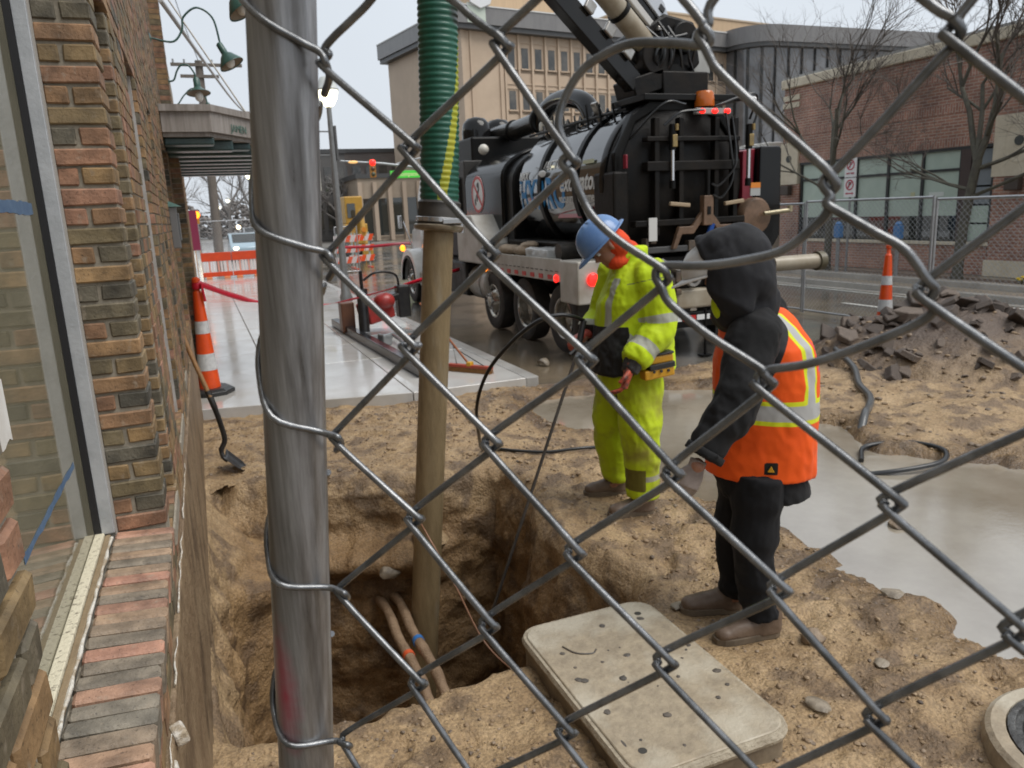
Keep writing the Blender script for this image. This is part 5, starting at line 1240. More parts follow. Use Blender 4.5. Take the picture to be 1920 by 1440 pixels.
mb = MB(); p = c2_+l2*.213+f2*-.05+Z_*.772; mb.prism([p+f2*-.014-Z_*.012, p+f2*.014-Z_*.012, p+Z_*.014], l2, .006); mb.build('label_triangle', yb, vest)
# trousers
mb = MB(); mb.loft([oring((2.22,2.685,.84),f2,l2,.17,.17), oring((2.205,2.685,.70),f2,l2,.165,.17), oring((2.20,2.685,.62),f2,l2,.145,.155)])
for A in (gL, gR):
    a,b_,c = [Vector(q) for q in A]
    mb.tube(catmull([a, a.lerp(b_,.5), b_, b_.lerp(c,.5), c+Vector((0,0,.035))],3), [.120]*3+[.106]*3+[.088]*3+[.083]*3+[.083], 18)
def fp(V): return folds(.011,8,8,7,25.)(V)+.008*np.sin(V[:,2]*60+V[:,1]*12)*np.clip(1-V[:,2]/.22,0,1)
me, V = fuse(mb, .0095, 3, fp); finish(me, V, 'trousers', clothmat('black_trousers',(.006,.0063,.0075),(.010,.010,.0115),scale=8,rough=.85,c3=(.03,.028,.026),c3scale=5,c3lo=.6,c3hi=.8), P2)
ltg = mat('grey_glove', (.30,.25,.225), (.20,.16,.14), scale=14, rough=.6, bump=.3, bscale=80, bdist=.003)
glove(P2, (1.765,2.505,.85), (-.42,.0,-.9), (.3,.85,-.2), ltg, s=.98, curl=.38)
glove(P2, (2.32,3.03,.84), (-.2,.0,-.95), (.2,-.85,-.2), ltg, s=1.05, curl=.4)
boot(P2, (2.255,2.555,gz(2.2,2.56)+.006), f2*.8+l2*.5, boot_m, sole_m, L=.315)
boot(P2, (2.25,2.79,gz(2.2,2.78)+.006), f2*.9+l2*.3, boot_m, sole_m, L=.31)
mb = MB(); mb.ell(hc2-U2*.135+F2*.075+L2*.035, (.035,.05,.06), rot=M2); me,V = fuse(mb,.008,2); finish(me,V,'neck_cloth',MATS['lime_collar'],P2)
# ------------------------------------------------------------------ the vacuum truck
T = thing('vacuum_truck', 'big black vacuum excavation truck with shiny round tank and crane boom in the road', 'truck', (6.0,11.0,-.15))
bp_ = mat('black_paint', (.006,.006,.0065), (.009,.0088,.0085), scale=2, rough=.07, rough2=.14, coat=0, spec=.32, c3=(.012,.010,.008), c3scale=1.3, c3lo=.56, c3hi=.8)
bm_ = mat('black_matt', (.004,.004,.0043), (.008,.0075,.0065), spec=.2, scale=5, rough=.42)
grime = mat('grimy_black', (.0042,.004,.0039), (.013,.010,.0075), spec=.2, scale=3.5, rough=.35, rough2=.6, bump=.2, bscale=20)
whp = mat('dirty_white', (.46,.44,.40), (.34,.31,.26), scale=2.2, rough=.28, rough2=.45, c3=(.24,.20,.15), c3scale=1.5, c3lo=.55, c3hi=.78)
cabw = mat('cab_white', (.62,.61,.59), (.52,.51,.48), scale=2, rough=.18, coat=.4)
chrome = mat('chrome_rod', (.62,.62,.63), rough=.14, metal=.95)
steel2 = mat('worn_alloy', (.46,.45,.43), (.30,.28,.25), scale=6, rough=.28, metal=.75)
rust = mat('brown_steel', (.17,.10,.06), (.10,.06,.035), scale=9, rough=.5)
beige = mat('beige_steel', (.36,.32,.25), (.25,.205,.14), scale=3, rough=.35)
maroon = mat('maroon', (.20,.012,.025), rough=.35)
redl = mat('red_lamp', (.6,.01,.01), rough=.2, emit=(1,.012,.008), estr=1.8)
ambl = mat('amber_lamp', (.7,.2,.01), rough=.2, emit=(1,.26,.01), estr=1.9)
ambd = mat('amber_lens', (.45,.11,.012), rough=.18)
tyre = mat('tyre', (.022,.021,.020), (.055,.048,.040), scale=5, rough=.62, bump=.2, bscale=60)
CX, CZ, RT = 5.95, 2.2, 1.0
Yv = (0,1,0)
# tank: one barrel with a dished front end
mb = MB(); prof = [(.995,8.98),(1.0,9.0),(1.0,11.95)]+[(1.0*math.cos(a),11.95+.42*math.sin(a)) for a in (.25,.5,.75,1.0,1.25,1.5)]
mb.lathe([(r,y) for r,y in prof], 64, (CX,0,CZ), Yv); mb.build('tank', mat('polished_black',(.005,.005,.0055),(.009,.0088,.0085),scale=2,rough=.05,rough2=.10,spec=.9,ior=2.1), T, smooth=50)
for y in (9.92,11.12):
    mb = MB(); mb.lathe([(1.0,y-.06),(1.035,y-.055),(1.035,y+.055),(1.0,y+.06)],64,(CX,0,CZ),Yv,cap=False); mb.build('tank_strap', bm_, T, smooth=30)
mb = MB(); mb.lathe([(1.0,9.0),(1.05,9.0),(1.06,9.03),(1.06,9.12),(1.0,9.14)],64,(CX,0,CZ),Yv,cap=False); mb.build('tank_rim', bp_, T, smooth=30)
# front body with the sign on it
def roundtop(x0,x1,z0,zs,zt,n=14):
    P = [(x0,z0),(x0,zs)]
    for i in range(1,n): a = math.pi-math.pi*i/n; P.append(((x0+x1)/2+(x1-x0)/2*math.cos(a), zs+(zt-zs)*math.sin(a)))
    return P+[(x1,zs),(x1,z0)]
mb = MB(); mb.prism([(x,12.85,z) for x,z in roundtop(4.98,6.95,1.45,2.45,3.0)],(0,1,0),2.0); mb.build('front_body', mat('grey_black_paint',(.006,.006,.006),(.010,.0095,.009),scale=2,rough=.14,spec=.2), T, bevel=.04, smooth=40)
mb = MB(); mb.prism([(x,12.5,z) for x,z in roundtop(5.05,6.9,1.2,2.35,2.95)],(0,1,0),.38); mb.build('bulkhead', bm_, T, bevel=.03, smooth=40)
# warning disc: hand digging, struck through
wsm = mat('sign_white', (.70,.70,.69), rough=.35); srd = mat('sign_red', (.50,.025,.02), rough=.35); sbk = mat('sign_black', (.012,.012,.012), rough=.4)
dc = Vector((4.972,14.08,2.22))
def disc(r0, r1, x, n=40):
    m_ = MB(); m_.lathe([(r0,0),(r0,.006),(r1,.006),(r1,0)] if r0 > 0 else [(r1,0),(r1,.006),(0,.006)], n, (x,dc.y,dc.z),(-1,0,0), cap=r0 == 0); return m_
sg = disc(0,.34,4.979).build('no_digging_sign', wsm, T, smooth=30)
disc(.285,.335,4.9725).build('red_ring', srd, sg, smooth=30)
mb = MB(); c = Vector((4.969,dc.y+.03,dc.z))
mb.prism([c+Vector((0,a,b_)) for a,b_ in ((-.10,.22),(-.05,.22),(-.06,.10),(.02,.0),(.05,-.12),(.0,-.13),(-.04,-.02),(-.12,.09))],(1,0,0),.002)
mb.ell(c+Vector((0,-.03,.17)),(.002,.045,.045)); mb.prism([c+Vector((0,a,b_)) for a,b_ in ((.10,-.06),(.16,-.10),(.14,-.20),(.07,-.18))],(1,0,0),.002)
mb.prism([c+Vector((0,a,b_)) for a,b_ in ((-.02,.06),(.0,.07),(.12,-.10),(.10,-.11))],(1,0,0),.002)
stuff(mb.build('digger_figure', sbk, sg))
mb = MB(); mb.obox((4.9665,dc.y,dc.z),(.57,.05,.003),(0,-.72,-.70),az=(1,0,0)); mb.build('red_bar', srd, sg)
# lettering wrapped round the barrel
Lr = wl(T)
def wrap(co):
    x, y, z = co.x+Lr.x, co.y+Lr.y, co.z+Lr.z
    th = (z-CZ)/RT; e = RT+.006-(x-4.944)
    return Vector((CX-e*math.cos(th), y, CZ+e*math.sin(th)))-Lr
ltw = mat('letter_white', (.62,.62,.60), rough=.4); ltb = mat('letter_blue', (.012,.20,.46), rough=.35)
def tl_(txt, size, y, z, m, **k): lettering(txt, size, (4.944,y,z), (0,-1,0), (0,0,1), m, T, name='sign_letters', wrap=wrap, **k)
tl_('VACTOR', .20, 10.72, 2.53, ltw)
tl_('HXX', .16, 11.80, 2.42, ltw, bold=.006)
tl_('HYDRO', .62, 11.12, 2.10, ltb, bold=.018, sx=.78)
tl_('excavator', .34, 9.86, 2.24, ltw, shear=.25, bold=.008, sx=.85)
tl_('vacuum equipment', .17, 9.88, 2.03, ltw, shear=.25, bold=.003, sx=.95)
mb = MB(); mb.ell((4.94,11.02,2.42),(.012,.14,.05)); mb.build('white_swoosh', ltw, T, smooth=60)
mb = MB(); mb.box(4.955,4.975,9.4,9.7,2.47,2.52); mb.build('pale_sticker', mat('pale_yellow',(.5,.52,.36),rough=.4), T)
mb = MB(); mb.obox((5.03,10.25,1.80),(.02,.75,.09),(.92,0,-.40)); mb.build('red_stripe', mat('dark_red_paint',(.30,.012,.02),rough=.3), T)
# rear door and its framework
mb = MB(); mb.lathe([(0,8.72),(.4,8.74),(.75,8.80),(.97,8.92),(1.03,8.94),(1.03,8.985)],64,(CX,0,CZ),Yv); rd_ = mb.build('rear_door', grime, T, smooth=50)
def rbox(name, x0,x1,z0,z1,y0,y1,m, par=T, bev=.01): 
    b = MB(); b.box(x0,x1,y0,y1,z0,z1); return b.build(name, m, par, bevel=bev)
for x0,x1,z0,z1 in ((5.30,6.70,2.30,2.42),(5.30,6.70,2.66,2.72),(5.12,6.80,1.62,1.70)): rbox('door_bar', x0,x1,z0,z1,8.60,8.74, grime, rd_)
for x in (5.42,5.78,6.32,6.62): rbox('door_rib', x,x+.07,1.5,2.95,8.62,8.73, grime, rd_)
mb = MB(); mb.prism([(4.98,8.86,2.0),(4.98,8.86,2.55),(5.24,8.86,3.02),(5.5,8.86,3.18),(6.35,8.86,3.18),(6.62,8.86,3.05),(6.9,8.86,2.6),(6.9,8.86,2.5),(6.55,8.86,2.95),(6.3,8.86,3.05),(5.55,8.86,3.05),(5.3,8.86,2.92),(5.1,8.86,2.5),(5.1,8.86,2.0)],(0,1,0),.16); mb.build('top_hoop', bm_, T, bevel=.02)
rbox('roof_plate', 5.35,6.85,3.17,3.25,8.75,9.6, bm_)
rbox('side_cabinet', 4.90,5.12,1.25,2.32,8.75,9.3, grime, bev=.03)
for x in (5.65,6.82):
    g_ = MB(); g_.cyl((x,8.58,2.16),(x,8.58,2.62),.028,12); ro = g_.build('door_cylinder', chrome, T, smooth=40)
    g_ = MB(); g_.cyl((x,8.58,2.55),(x,8.58,2.86),.045,12); g_.build('cylinder_body', bm_, ro, smooth=40)
    g_ = MB(); g_.cyl((x,8.58,2.08),(x,8.58,2.18),.04,12); g_.build('rod_end', bm_, ro, smooth=40)
    g_ = MB(); g_.obox((x+.01,8.56,2.66),(.07,.06,.15)); g_.cyl((x+.03,8.53,2.78),(x+.03,8.53,2.86),.025,8); g_.build('brass_fitting', mat('brass',(.35,.25,.10),(.2,.15,.08),scale=18,rough=.35,metal=.6), ro, bevel=.006)
rbox('light_strip', 6.02,6.55,2.985,3.06,8.60,8.68, mat('strip_grey',(.30,.29,.28),rough=.4))
for x in (6.10,6.29,6.48):
    mb = MB(); mb.ell((x,8.59,3.022),(.045,.02,.032)); mb.build('marker_light', redl, T, smooth=60)
mb = MB(); mb.lathe([(.125,0),(.13,.02),(.12,.16),(.10,.19),(0,.19)],20,(6.24,8.75,3.09)); mb.build('beacon', ambd, T, smooth=40)
mb = MB()
for P in ([(6.3,8.6,3.08),(6.75,8.55,3.22),(6.95,8.6,3.20),(7.0,8.8,2.95)],[(6.45,8.58,3.0),(6.47,8.5,2.6),(6.5,8.48,2.2),(6.35,8.5,1.95),(6.22,8.52,1.98)],[(6.55,8.58,2.95),(6.56,8.5,2.5),(6.5,8.46,2.3),(6.3,8.5,2.1),(6.2,8.52,2.12)],[(5.55,8.62,2.85),(5.75,8.55,3.0),(6.1,8.56,3.03)],[(5.2,8.9,2.7),(5.5,8.55,3.1),(5.85,8.6,3.1)],[(6.62,8.6,3.2),(6.9,8.55,3.05),(6.85,8.55,2.8)]):
    mb.tube(catmull(P,6),.016,6)
stuff(mb.build('hydraulic_hoses', MATS['black_hose'], T, smooth=60))
mb = MB(); mb.obox((6.83,8.56,3.16),(.13,.06,.07)); mb.build('work_light', mat('lamp_face',(.7,.7,.7),rough=.15), T, bevel=.02)
rbox('latch_plate', 6.09,6.24,1.60,1.98,8.52,8.62, rust, rd_); 
mb = MB(); mb.cyl((6.165,8.55,1.98),(6.165,8.55,2.3),.03,10); mb.obox((6.165,8.53,1.79),(.05,.04,.1)); mb.build('latch_screw', bm_, rd_, smooth=40)
for s in (-1,1):
    mb = MB(); mb.prism([(6.165+s*a,8.56,b_) for a,b_ in ((.07,1.78),(.22,1.60),(.42,1.60),(.52,1.32),(.46,1.32),(.38,1.50),(.20,1.50),(.07,1.66))],(0,1,0),.07); mb.build('latch_arm', rust, rd_, bevel=.01)
    mb = MB(); mb.obox((6.165+s*.42,8.56,1.88),(.30,.05,.05),(1,0,s*.1)); mb.build('latch_handle', mat('tan_paint',(.33,.25,.16),rough=.5), rd_, bevel=.01)
mb = MB(); mb.cyl((6.24,8.55,1.62),(6.16,8.6,1.30),.038,10); mb.build('blue_ram', mat('blue_paint',(.015,.08,.35),rough=.35), T, smooth=40)
def label_plate(x0,x1,z0,z1,c,name): return rbox(name, x0,x1,z0,z1,8.575,8.59, mat('plate_'+name,c,rough=.4), T, 0)
label_plate(5.30,5.42,1.44,1.73,(.55,.55,.53),'notice_plate'); label_plate(5.28,5.40,1.12,1.22,(.5,.48,.36),'notice_plate')
p_ = label_plate(6.86,7.02,1.95,2.05,(.35,.36,.35),'warning_label'); rbox('warning_header', 6.86,7.02,2.05,2.12,8.572,8.588, mat('warn_orange',(.62,.20,.02),rough=.4), p_, 0)
# right hand cabinet, maroon edge, reel and valve
mb = MB(); mb.prism([(7.19,8.8,1.55),(7.19,8.8,2.60),(7.52,8.8,2.60),(7.55,8.8,2.56),(7.56,8.8,1.40),(7.40,8.8,1.18),(7.25,8.8,1.15)],(0,1,0),1.3); mb.build('reel_cabinet', bp_, T, bevel=.02)
mb = MB(); mb.prism([(6.98,8.9,1.75),(6.98,8.9,2.55),(7.18,8.9,2.58),(7.14,8.9,1.75)],(0,1,0),.4); mb.build('maroon_panel', maroon, T, bevel=.01)
rbox('maroon_edge', 5.06,5.09,2.35,2.52,8.72,8.80, maroon)
mb = MB(); mb.lathe([(0,8.6),(.22,8.62),(.25,8.66),(.25,8.75),(0,8.76)],28,(7.02,0,1.68),Yv); mb.build('drain_flange', rust, T, smooth=40)
mb = MB(); mb.cyl((7.08,8.56,1.71),(7.46,8.5,1.74),.03,10); mb.cyl((7.46,8.5,1.72),(7.46,8.5,1.80),.035,10); mb.build('valve_lever', mat('valve_brass',(.40,.35,.22),(.28,.24,.16),scale=14,rough=.35,metal=.4), T, smooth=40)
mb = MB(); mb.cyl((7.35,8.7,1.01),(8.12,8.66,1.01),.105,22); mb.build('discharge_pipe', beige, T, smooth=40)
mb = MB(); mb.cyl((8.10,8.66,1.01),(8.20,8.655,1.01),.135,22); mb.build('pipe_collar', mat('dark_olive',(.10,.085,.05),rough=.4), T, smooth=40)
# chassis under the tank
rbox('chassis', 5.15,6.85,.55,1.18,9.0,17.2, grime, bev=.02)
rbox('tank_cradle', 4.95,6.95,1.15,1.42,9.05,12.6, grime, bev=.03)
rbox('rear_crossbar', 5.2,7.2,1.28,1.36,8.62,8.74, mat('bar_grey',(.06,.06,.06),rough=.3))
rbox('rear_frame', 5.1,7.25,.78,1.22,8.72,8.95, grime, bev=.03)
rbox('tool_rack', 5.75,6.45,.52,.78,8.62,8.95, beige, bev=.03)
mb = MB(); mb.lathe([(.07,0),(.11,0),(.115,.02),(.115,.06),(.07,.06)],22,(5.97,8.55,.93),(0,1,0),cap=False); mb.build('hose_port', steel2, T, smooth=40)
rbox('step_bar', 5.55,6.75,.27,.47,8.62,8.74, bm_, bev=.01)
for i in range(4):
    rbox('bumper_stripe', 5.62+.22*i,5.62+.22*i+.205,.36,.43,8.612,8.618, wsm if i%2 == 0 else srd, T, 0)
mb = MB()
for i in range(16):
    x = random.uniform(5.2,7.1); z = random.uniform(.6,1.5); mb.obox((x,8.66,z),(random.uniform(.04,.16),.12,random.uniform(.03,.14)))
stuff(mb.build('rear_fittings', mat('mixed_fittings',(.05,.045,.04),(.16,.11,.07),scale=6,rough=.4), T, bevel=.008))
mb = MB()
for P in ([(6.55,8.6,.95),(6.6,8.5,.6),(6.75,8.52,.45),(6.8,8.6,.9)],[(6.9,8.6,.9),(6.95,8.5,.55),(6.85,8.5,.40),(6.7,8.6,.7)],[(5.9,8.6,1.25),(5.7,8.5,1.05),(5.5,8.6,1.2)]): mb.tube(catmull(P,6),.02,6)
stuff(mb.build('drain_hoses', mat('hose_grey',(.08,.08,.08),rough=.4), T, smooth=60))
mb = MB(); mb.cyl((6.2,8.62,.5),(6.2,8.62,-.14),.02,8); mb.obox((6.2,8.62,-.13),(.16,.12,.02)); mb.build('jack_leg', bm_, T, smooth=40)
for x0,x1 in ((4.62,5.15),(6.85,7.4)): rbox('mudflap', x0,x1,.0,.72,9.28,9.30, mat('flap_rubber',(.02,.02,.02),(.04,.035,.03),scale=6,rough=.6))
# side bed with light panels, red and white tape, load
rbox('bed_floor', 4.50,5.1,1.12,1.19,8.95,12.55, whp)
sp = rbox('bed_side', 4.47,4.50,.92,1.23,9.48,12.55, whp, bev=.008)
for i in range(9):
    y = 9.75+.31*i
    rbox('reflector', 4.462,4.468,.945,1.005,y,y+.14, srd, sp, 0)
mb = MB(); [mb.box(4.462,4.468,9.55+.17*i,9.55+.17*i+.09,1.055,1.068) for i in range(17)]; stuff(mb.build('slot_row', mat('slot_dark',(.12,.11,.10),rough=.6), sp))
rbox('corner_panel', 4.45,4.92,.66,1.22,8.92,9.47, whp, bev=.02)
mb = MB(); mb.ell((4.66,8.90,.98),(.085,.03,.085)); mb.build('tail_light', redl, T, smooth=60)
mb = MB(); mb.ell((4.455,9.60,.965),(.02,.06,.055)); mb.build('marker_light', redl, T, smooth=60)
mb = MB(); mb.ell((4.455,12.42,.965),(.02,.07,.055)); mb.build('side_marker', ambl, T, smooth=60)
rbox('number_plate', 4.78,5.0,.48,.70,8.86,8.88, wsm)
bx = [(4.52,12.8,1.0),(4.52,14.2,1.0),(4.52,14.2,1.85),(4.52,13.35,1.85),(4.52,12.8,1.35)]
mb = MB(); mb.prism([(4.55,y,z) for _,y,z in bx],(1,0,0),.5); mb.build('tool_chest', whp, T, bevel=.03)
mb = MB(); mb.box(4.60,5.2,13.9,15.9,.35,1.0); mb.build('side_skirt', grime, T, bevel=.05)
mb = MB(); mb.lathe([(.30,13.0),(.33,13.03),(.33,14.5),(.30,14.53)],28,(4.95,0,.62),Yv); mb.build('fuel_tank', whp, T, smooth=40)
mb = MB(); mb.lathe([(.335,13.25),(.345,13.26),(.345,13.34),(.335,13.35)],28,(4.95,0,.62),Yv,cap=False); mb.build('tank_band', steel2, T, smooth=40)
# wheels
def wheel(y, x=4.70, style='dish', r=.50):
    wg = bpy.data.objects.new('wheel', None); COL.objects.link(wg); wg.parent = T; WL[wg] = wl(T).copy()
    o = (x+.005,y,-.15+r); A = (-1,0,0)
    mb = MB(); mb.lathe([(.285,-.28),(.42,-.30),(.485,-.27),(r,-.21),(r,-.06),(.487,-.015),(.43,.0),(.33,-.01),(.290,-.03)],48,o,A,cap=False); mb.build('tyre', tyre, wg, smooth=50)
    mb = MB()
    if style == 'dish': mb.lathe([(.293,-.028),(.30,-.012),(.285,-.01),(.262,-.03),(.252,-.17),(.20,-.20),(.12,-.21),(.11,-.13),(.09,-.10),(0,-.095)],40,o,A,cap=False)
    else: mb.lathe([(.293,-.028),(.30,-.012),(.275,-.012),(.255,-.04),(.215,-.045),(.16,.02),(.10,.035),(.09,.075),(0,.08)],40,o,A,cap=False)
    rim = mb.build('rim', mat('polished_rim',(.62,.61,.58),(.36,.33,.28),scale=5,rough=.22,metal=.85), wg, smooth=40)
    mb = MB()
    for k in range(10):
        a = 2*math.pi*k/10; q = .13 if style != 'dish' else .155; xx = o[0]+(.19 if style == 'dish' else -.04)
        mb.cyl((xx,y+q*math.cos(a),o[2]+q*math.sin(a)),(xx-.035,y+q*math.cos(a),o[2]+q*math.sin(a)),.016,6)
    stuff(mb.build('wheel_nuts', chrome, rim, smooth=40))
    if style != 'dish':
        mb = MB()
        for k in range(10):
            a = 2*math.pi*(k+.5)/10; mb.cyl((o[0]+.05,y+.225*math.cos(a),o[2]+.225*math.sin(a)),(o[0]+.030,y+.225*math.cos(a),o[2]+.225*math.sin(a)),.026,8)
        stuff(mb.build('hand_holes', sbk, rim))
    return wg
for y,st in ((9.96,'dish'),(11.38,'dish'),(12.80,'flat')): wheel(y, style=st)
wheel(18.15, style='flat', x=4.62)
for y in (9.96,11.38,12.8,18.15):
    mb = MB(); mb.lathe([(.30,0),(.48,.02),(r_:=.50,.08),(.5,.26),(.3,.3)],32,(7.3,y,.35),(1,0,0)) ; mb.build('far_tyre', tyre, T, smooth=50)
# cab and bonnet, white, mostly behind the hose
mb = MB(); mb.prism([(x,16.3,z) for x,z in ((4.85,.75),(4.85,2.3),(4.95,2.75),(6.95,2.75),(7.05,2.3),(7.05,.75))],(0,1,0),1.7); cab = mb.build('cab', cabw, T, bevel=.06, smooth=40)
rbox('side_window', 4.835,4.845,1.75,2.35,16.55,17.6, MATS['shop_glass_dark'], cab, 0)
rbox('cab_rear_window', 5.2,6.7,1.8,2.4,16.285,16.295, MATS['shop_glass_dark'], cab, 0)
mb = MB(); mb.prism([(5.15,18.0,z_) for z_ in (.8,)]+[(5.15,18.0,1.85),(5.15,19.9,1.55),(5.15,20.1,.8)],(1,0,0),1.6); mb.build('bonnet', cabw, T, bevel=.08, smooth=40)
def arch(m_, y, x0, x1, r0, r1, z0=.35):
    A = [math.pi*i/14 for i in range(15)]
    m_.prism([(x0,y+r1*math.cos(a),z0+r1*math.sin(a)) for a in A]+[(x0,y+r0*math.cos(a),z0+r0*math.sin(a)) for a in A[::-1]],(1,0,0),x1-x0)
mb = MB(); arch(mb,18.15,4.55,5.3,.60,.78); mb.build('fender', cabw, T, bevel=.03, smooth=40)
mb = MB(); arch(mb,18.15,4.53,4.6,.56,.61); mb.build('fender_trim', bm_, T, smooth=40)
mb = MB(); mb.ell((4.60,18.75,1.12),(.06,.09,.08)); mb.build('turn_signal', ambl, T, smooth=60)
mb = MB(); mb.cyl((4.75,18.3,1.1),(4.6,18.5,1.75),.02,8); mb.obox((4.52,18.5,1.75),(.06,.2,.3)); mb.build('mirror', chrome, T, bevel=.02)
rbox('fairing', 4.62,5.0,.30,.62,16.4,17.4, whp, bev=.03)
rbox('air_box', 4.95,5.35,1.0,2.6,15.1,16.2, bm_, bev=.05)
# cyclone, filters and pipework on top
mb = MB(); mb.tube(catmull([(6.0,15.9,3.45),(6.0,14.6,3.43),(6.0,13.6,3.46),(6.0,13.3,3.46)],4),.17,20); mb.build('suction_pipe', mat('pipe_black_dull',(.02,.02,.019),(.04,.036,.03),scale=4,rough=.2), T, smooth=40)
mb = MB(); mb.tube(catmull([(6.0,13.35,3.35),(6.0,13.2,3.55),(6.0,12.8,3.68),(6.0,12.2,3.68),(6.0,11.6,3.52),(6.0,11.3,3.2),(6.0,11.2,3.0)],5),.155,20); mb.build('pipe_bend', bp_, T, smooth=40)
mb = MB(); mb.lathe([(.22,0),(.24,.02),(.24,.08),(.22,.10)],24,(6.0,13.28,3.46),Yv); mb.lathe([(.19,0),(.2,.02),(.2,.06),(.19,.08)],24,(6.0,14.6,3.43),Yv); stuff(mb.build('pipe_flanges', bm_, T, smooth=40))
for x,y in ((5.55,15.6),(6.15,15.9)):
    mb = MB(); mb.lathe([(.30,1.6),(.30,3.5),(.27,3.66),(.18,3.76),(0,3.80)],28,(x,y,0)); mb.build('cyclone', bp_, T, smooth=40)
rbox('filter_house', 5.2,6.8,1.5,3.35,14.95,16.2, bm_, bev=.04)
rbox('louvre_box', 5.0,5.4,1.7,2.9,14.9,15.3, mat('dark_louvre',(.03,.028,.026),rough=.5,bump=.5,bscale=25), bev=.02)
mb = MB(); mb.ell((5.25,14.4,3.06),(.10,.10,.10)); mb.build('round_lamp', mat('pale_globe',(.55,.53,.47),rough=.3), T, smooth=60)
mb = MB(); mb.lathe([(0,.0),(.22,.0),(.24,-.03),(.24,-.14),(0,-.14)],26,(5.75,12.3,3.32)); mb.build('hatch', mat('hatch_tan',(.42,.38,.30),rough=.4), T, smooth=40)
mb = MB()
for i in range(7):
    y = 9.4+.42*i; mb.cyl((5.30+.02*i,y,2.98),(5.32+.02*i,y+.1,3.22+.05*(i%3)),.018,6); mb.tube(catmull([(5.4,y,3.05),(5.5,y+.15,3.22),(5.6,y+.3,3.10),(5.5,y+.42,3.05)],4),.018,6)
mb.tube([(5.36,9.2,3.12),(5.36,12.4,3.10)],.02,6); mb.tube([(5.55,9.2,3.18),(5.55,12.2,3.16)],.02,6); stuff(mb.build('top_hoses', bm_, T, smooth=50))
mb = MB(); mb.obox((5.5,10.25,3.22),(.06,.12,.28),(1,.2,.6)); mb.build('top_bracket', steel2, T, bevel=.01)
mb = MB(); mb.obox((5.62,9.75,3.28),(.3,.05,.05),(1,.3,.4)); mb.build('top_bar', steel2, T, bevel=.01)
# crane turret and boom
mb = MB(); mb.lathe([(.52,3.12),(.50,3.3),(.42,3.36),(.42,3.52),(.47,3.56),(.47,3.66)],32,(6.05,9.55,0)); mb.build('turret_base', bm_, T, smooth=30)
mb = MB(); mb.prism([(x,9.2,z) for x,z in ((5.62,3.6),(5.42,3.75),(5.50,4.05),(5.95,4.30),(6.40,4.22),(6.50,3.7),(6.38,3.6))],(0,1,0),.62); mb.build('turret', grime, T, bevel=.04)
bd = Vector((-1.3,-.4,.94)).normalized(); bs = bd.cross(Z_).normalized(); bu = bs.cross(bd)
def beam(name, p, L, wx, wz, m, par=T, bev=.015):
    p = Vector(p); b = MB(); b.obox(p+bd*L/2, (L,wx,wz), bd, az=bu); return b.build(name, m, par, bevel=bev)
beam('boom', (5.42,9.14,3.42), 5.0, .16, .26, bp_)
beam('upper_boom', (6.05,9.45,4.10), 5.2, .20, .22, bp_)
g_ = MB(); p = Vector((5.78,9.22,3.80)); g_.cyl(p, p+bd*3.1, .135, 22); ram = g_.build('boom_ram', beige, T, smooth=40)
g_ = MB(); g_.cyl(p+bd*3.1, p+bd*4.6, .07, 16); g_.build('ram_rod', chrome, ram, smooth=40)
for s in (.05,.75,1.6): g_ = MB(); g_.tube([p+bd*s, p+bd*(s+.06)], .155, 18); g_.build('ram_clamp', bm_, ram, smooth=40)
beam('boom_brace', (5.95,9.3,4.02), 2.6, .05, .10, mat('white_edge',(.48,.47,.45),rough=.3))
for k,s in enumerate((.15,.55,.95,1.4)):
    beam('boom_link', tuple(Vector((5.42,9.02,3.60))+bd*s+bu*.04), .16, .05, .14, steel2)
pl_ = Vector((6.18,9.35,4.12)); mb = MB(); mb.prism([pl_+bd*a+bu*b_ for a,b_ in ((-.15,-.1),(.35,.16),(1.6,.20),(1.6,-.02),(.4,-.05))],bs,.05); hp = mb.build('side_plate', mat('bright_plate',(.50,.52,.55),rough=.18,metal=.4), T, bevel=.01)
mb = MB(); [mb.obox(pl_+bd*(.35+.28*i)+bu*.06-bs*.004,(.10,.02,.07),bd,az=bu) for i in range(4)]; [mb.obox(pl_+bd*(.35+.28*i)+bu*.06+bs*.053,(.10,.02,.07),bd,az=bu) for i in range(4)]; stuff(mb.build('plate_slots', sbk, hp))
beam('boom_rail', (6.3,9.6,4.0), 4.8, .07, .12, bp_)
rbox('junction_box', 6.42,6.72,3.60,3.98,9.3,9.55, mat('grey_cabinet',(.42,.42,.40),(.33,.33,.31),scale=4,rough=.4), bev=.01)
mb = MB(); mb.cyl((6.47,9.45,3.2),(6.47,9.45,3.62),.035,10); mb.build('box_post', bm_, T, smooth=40)
mb = MB(); mb.cyl((5.75,9.05,3.75),(5.75,9.9,3.75),.24,18); mb.cyl((6.2,9.1,4.0),(6.2,9.9,4.0),.20,18); mb.obox((5.62,9.3,3.42),(.5,.5,.25),(1,0,.3)); mb.obox((6.15,9.3,3.42),(.7,.55,.3)); stuff(mb.build('turret_gear', grime, T, bevel=.02, smooth=40))
mb = MB()
for i in range(9):
    a = random.uniform(5.55,6.4); P = [(a,9.17,3.4+random.random()*.2),(a+random.uniform(-.25,.25),9.02,3.7+random.random()*.2),(a+random.uniform(-.3,.3),9.1,4.0+random.random()*.25)]; mb.tube(catmull(P,5),.02,6)
stuff(mb.build('turret_hoses', MATS['black_hose'], T, smooth=60))
mb = MB(); [mb.obox((5.75+.09*i,9.16,3.95+.05*((i*7)%4)),(.09,.06,.05),(1,0,.4*(i%3-1))) for i in range(6)]; stuff(mb.build('turret_fittings', steel2, T, bevel=.008))
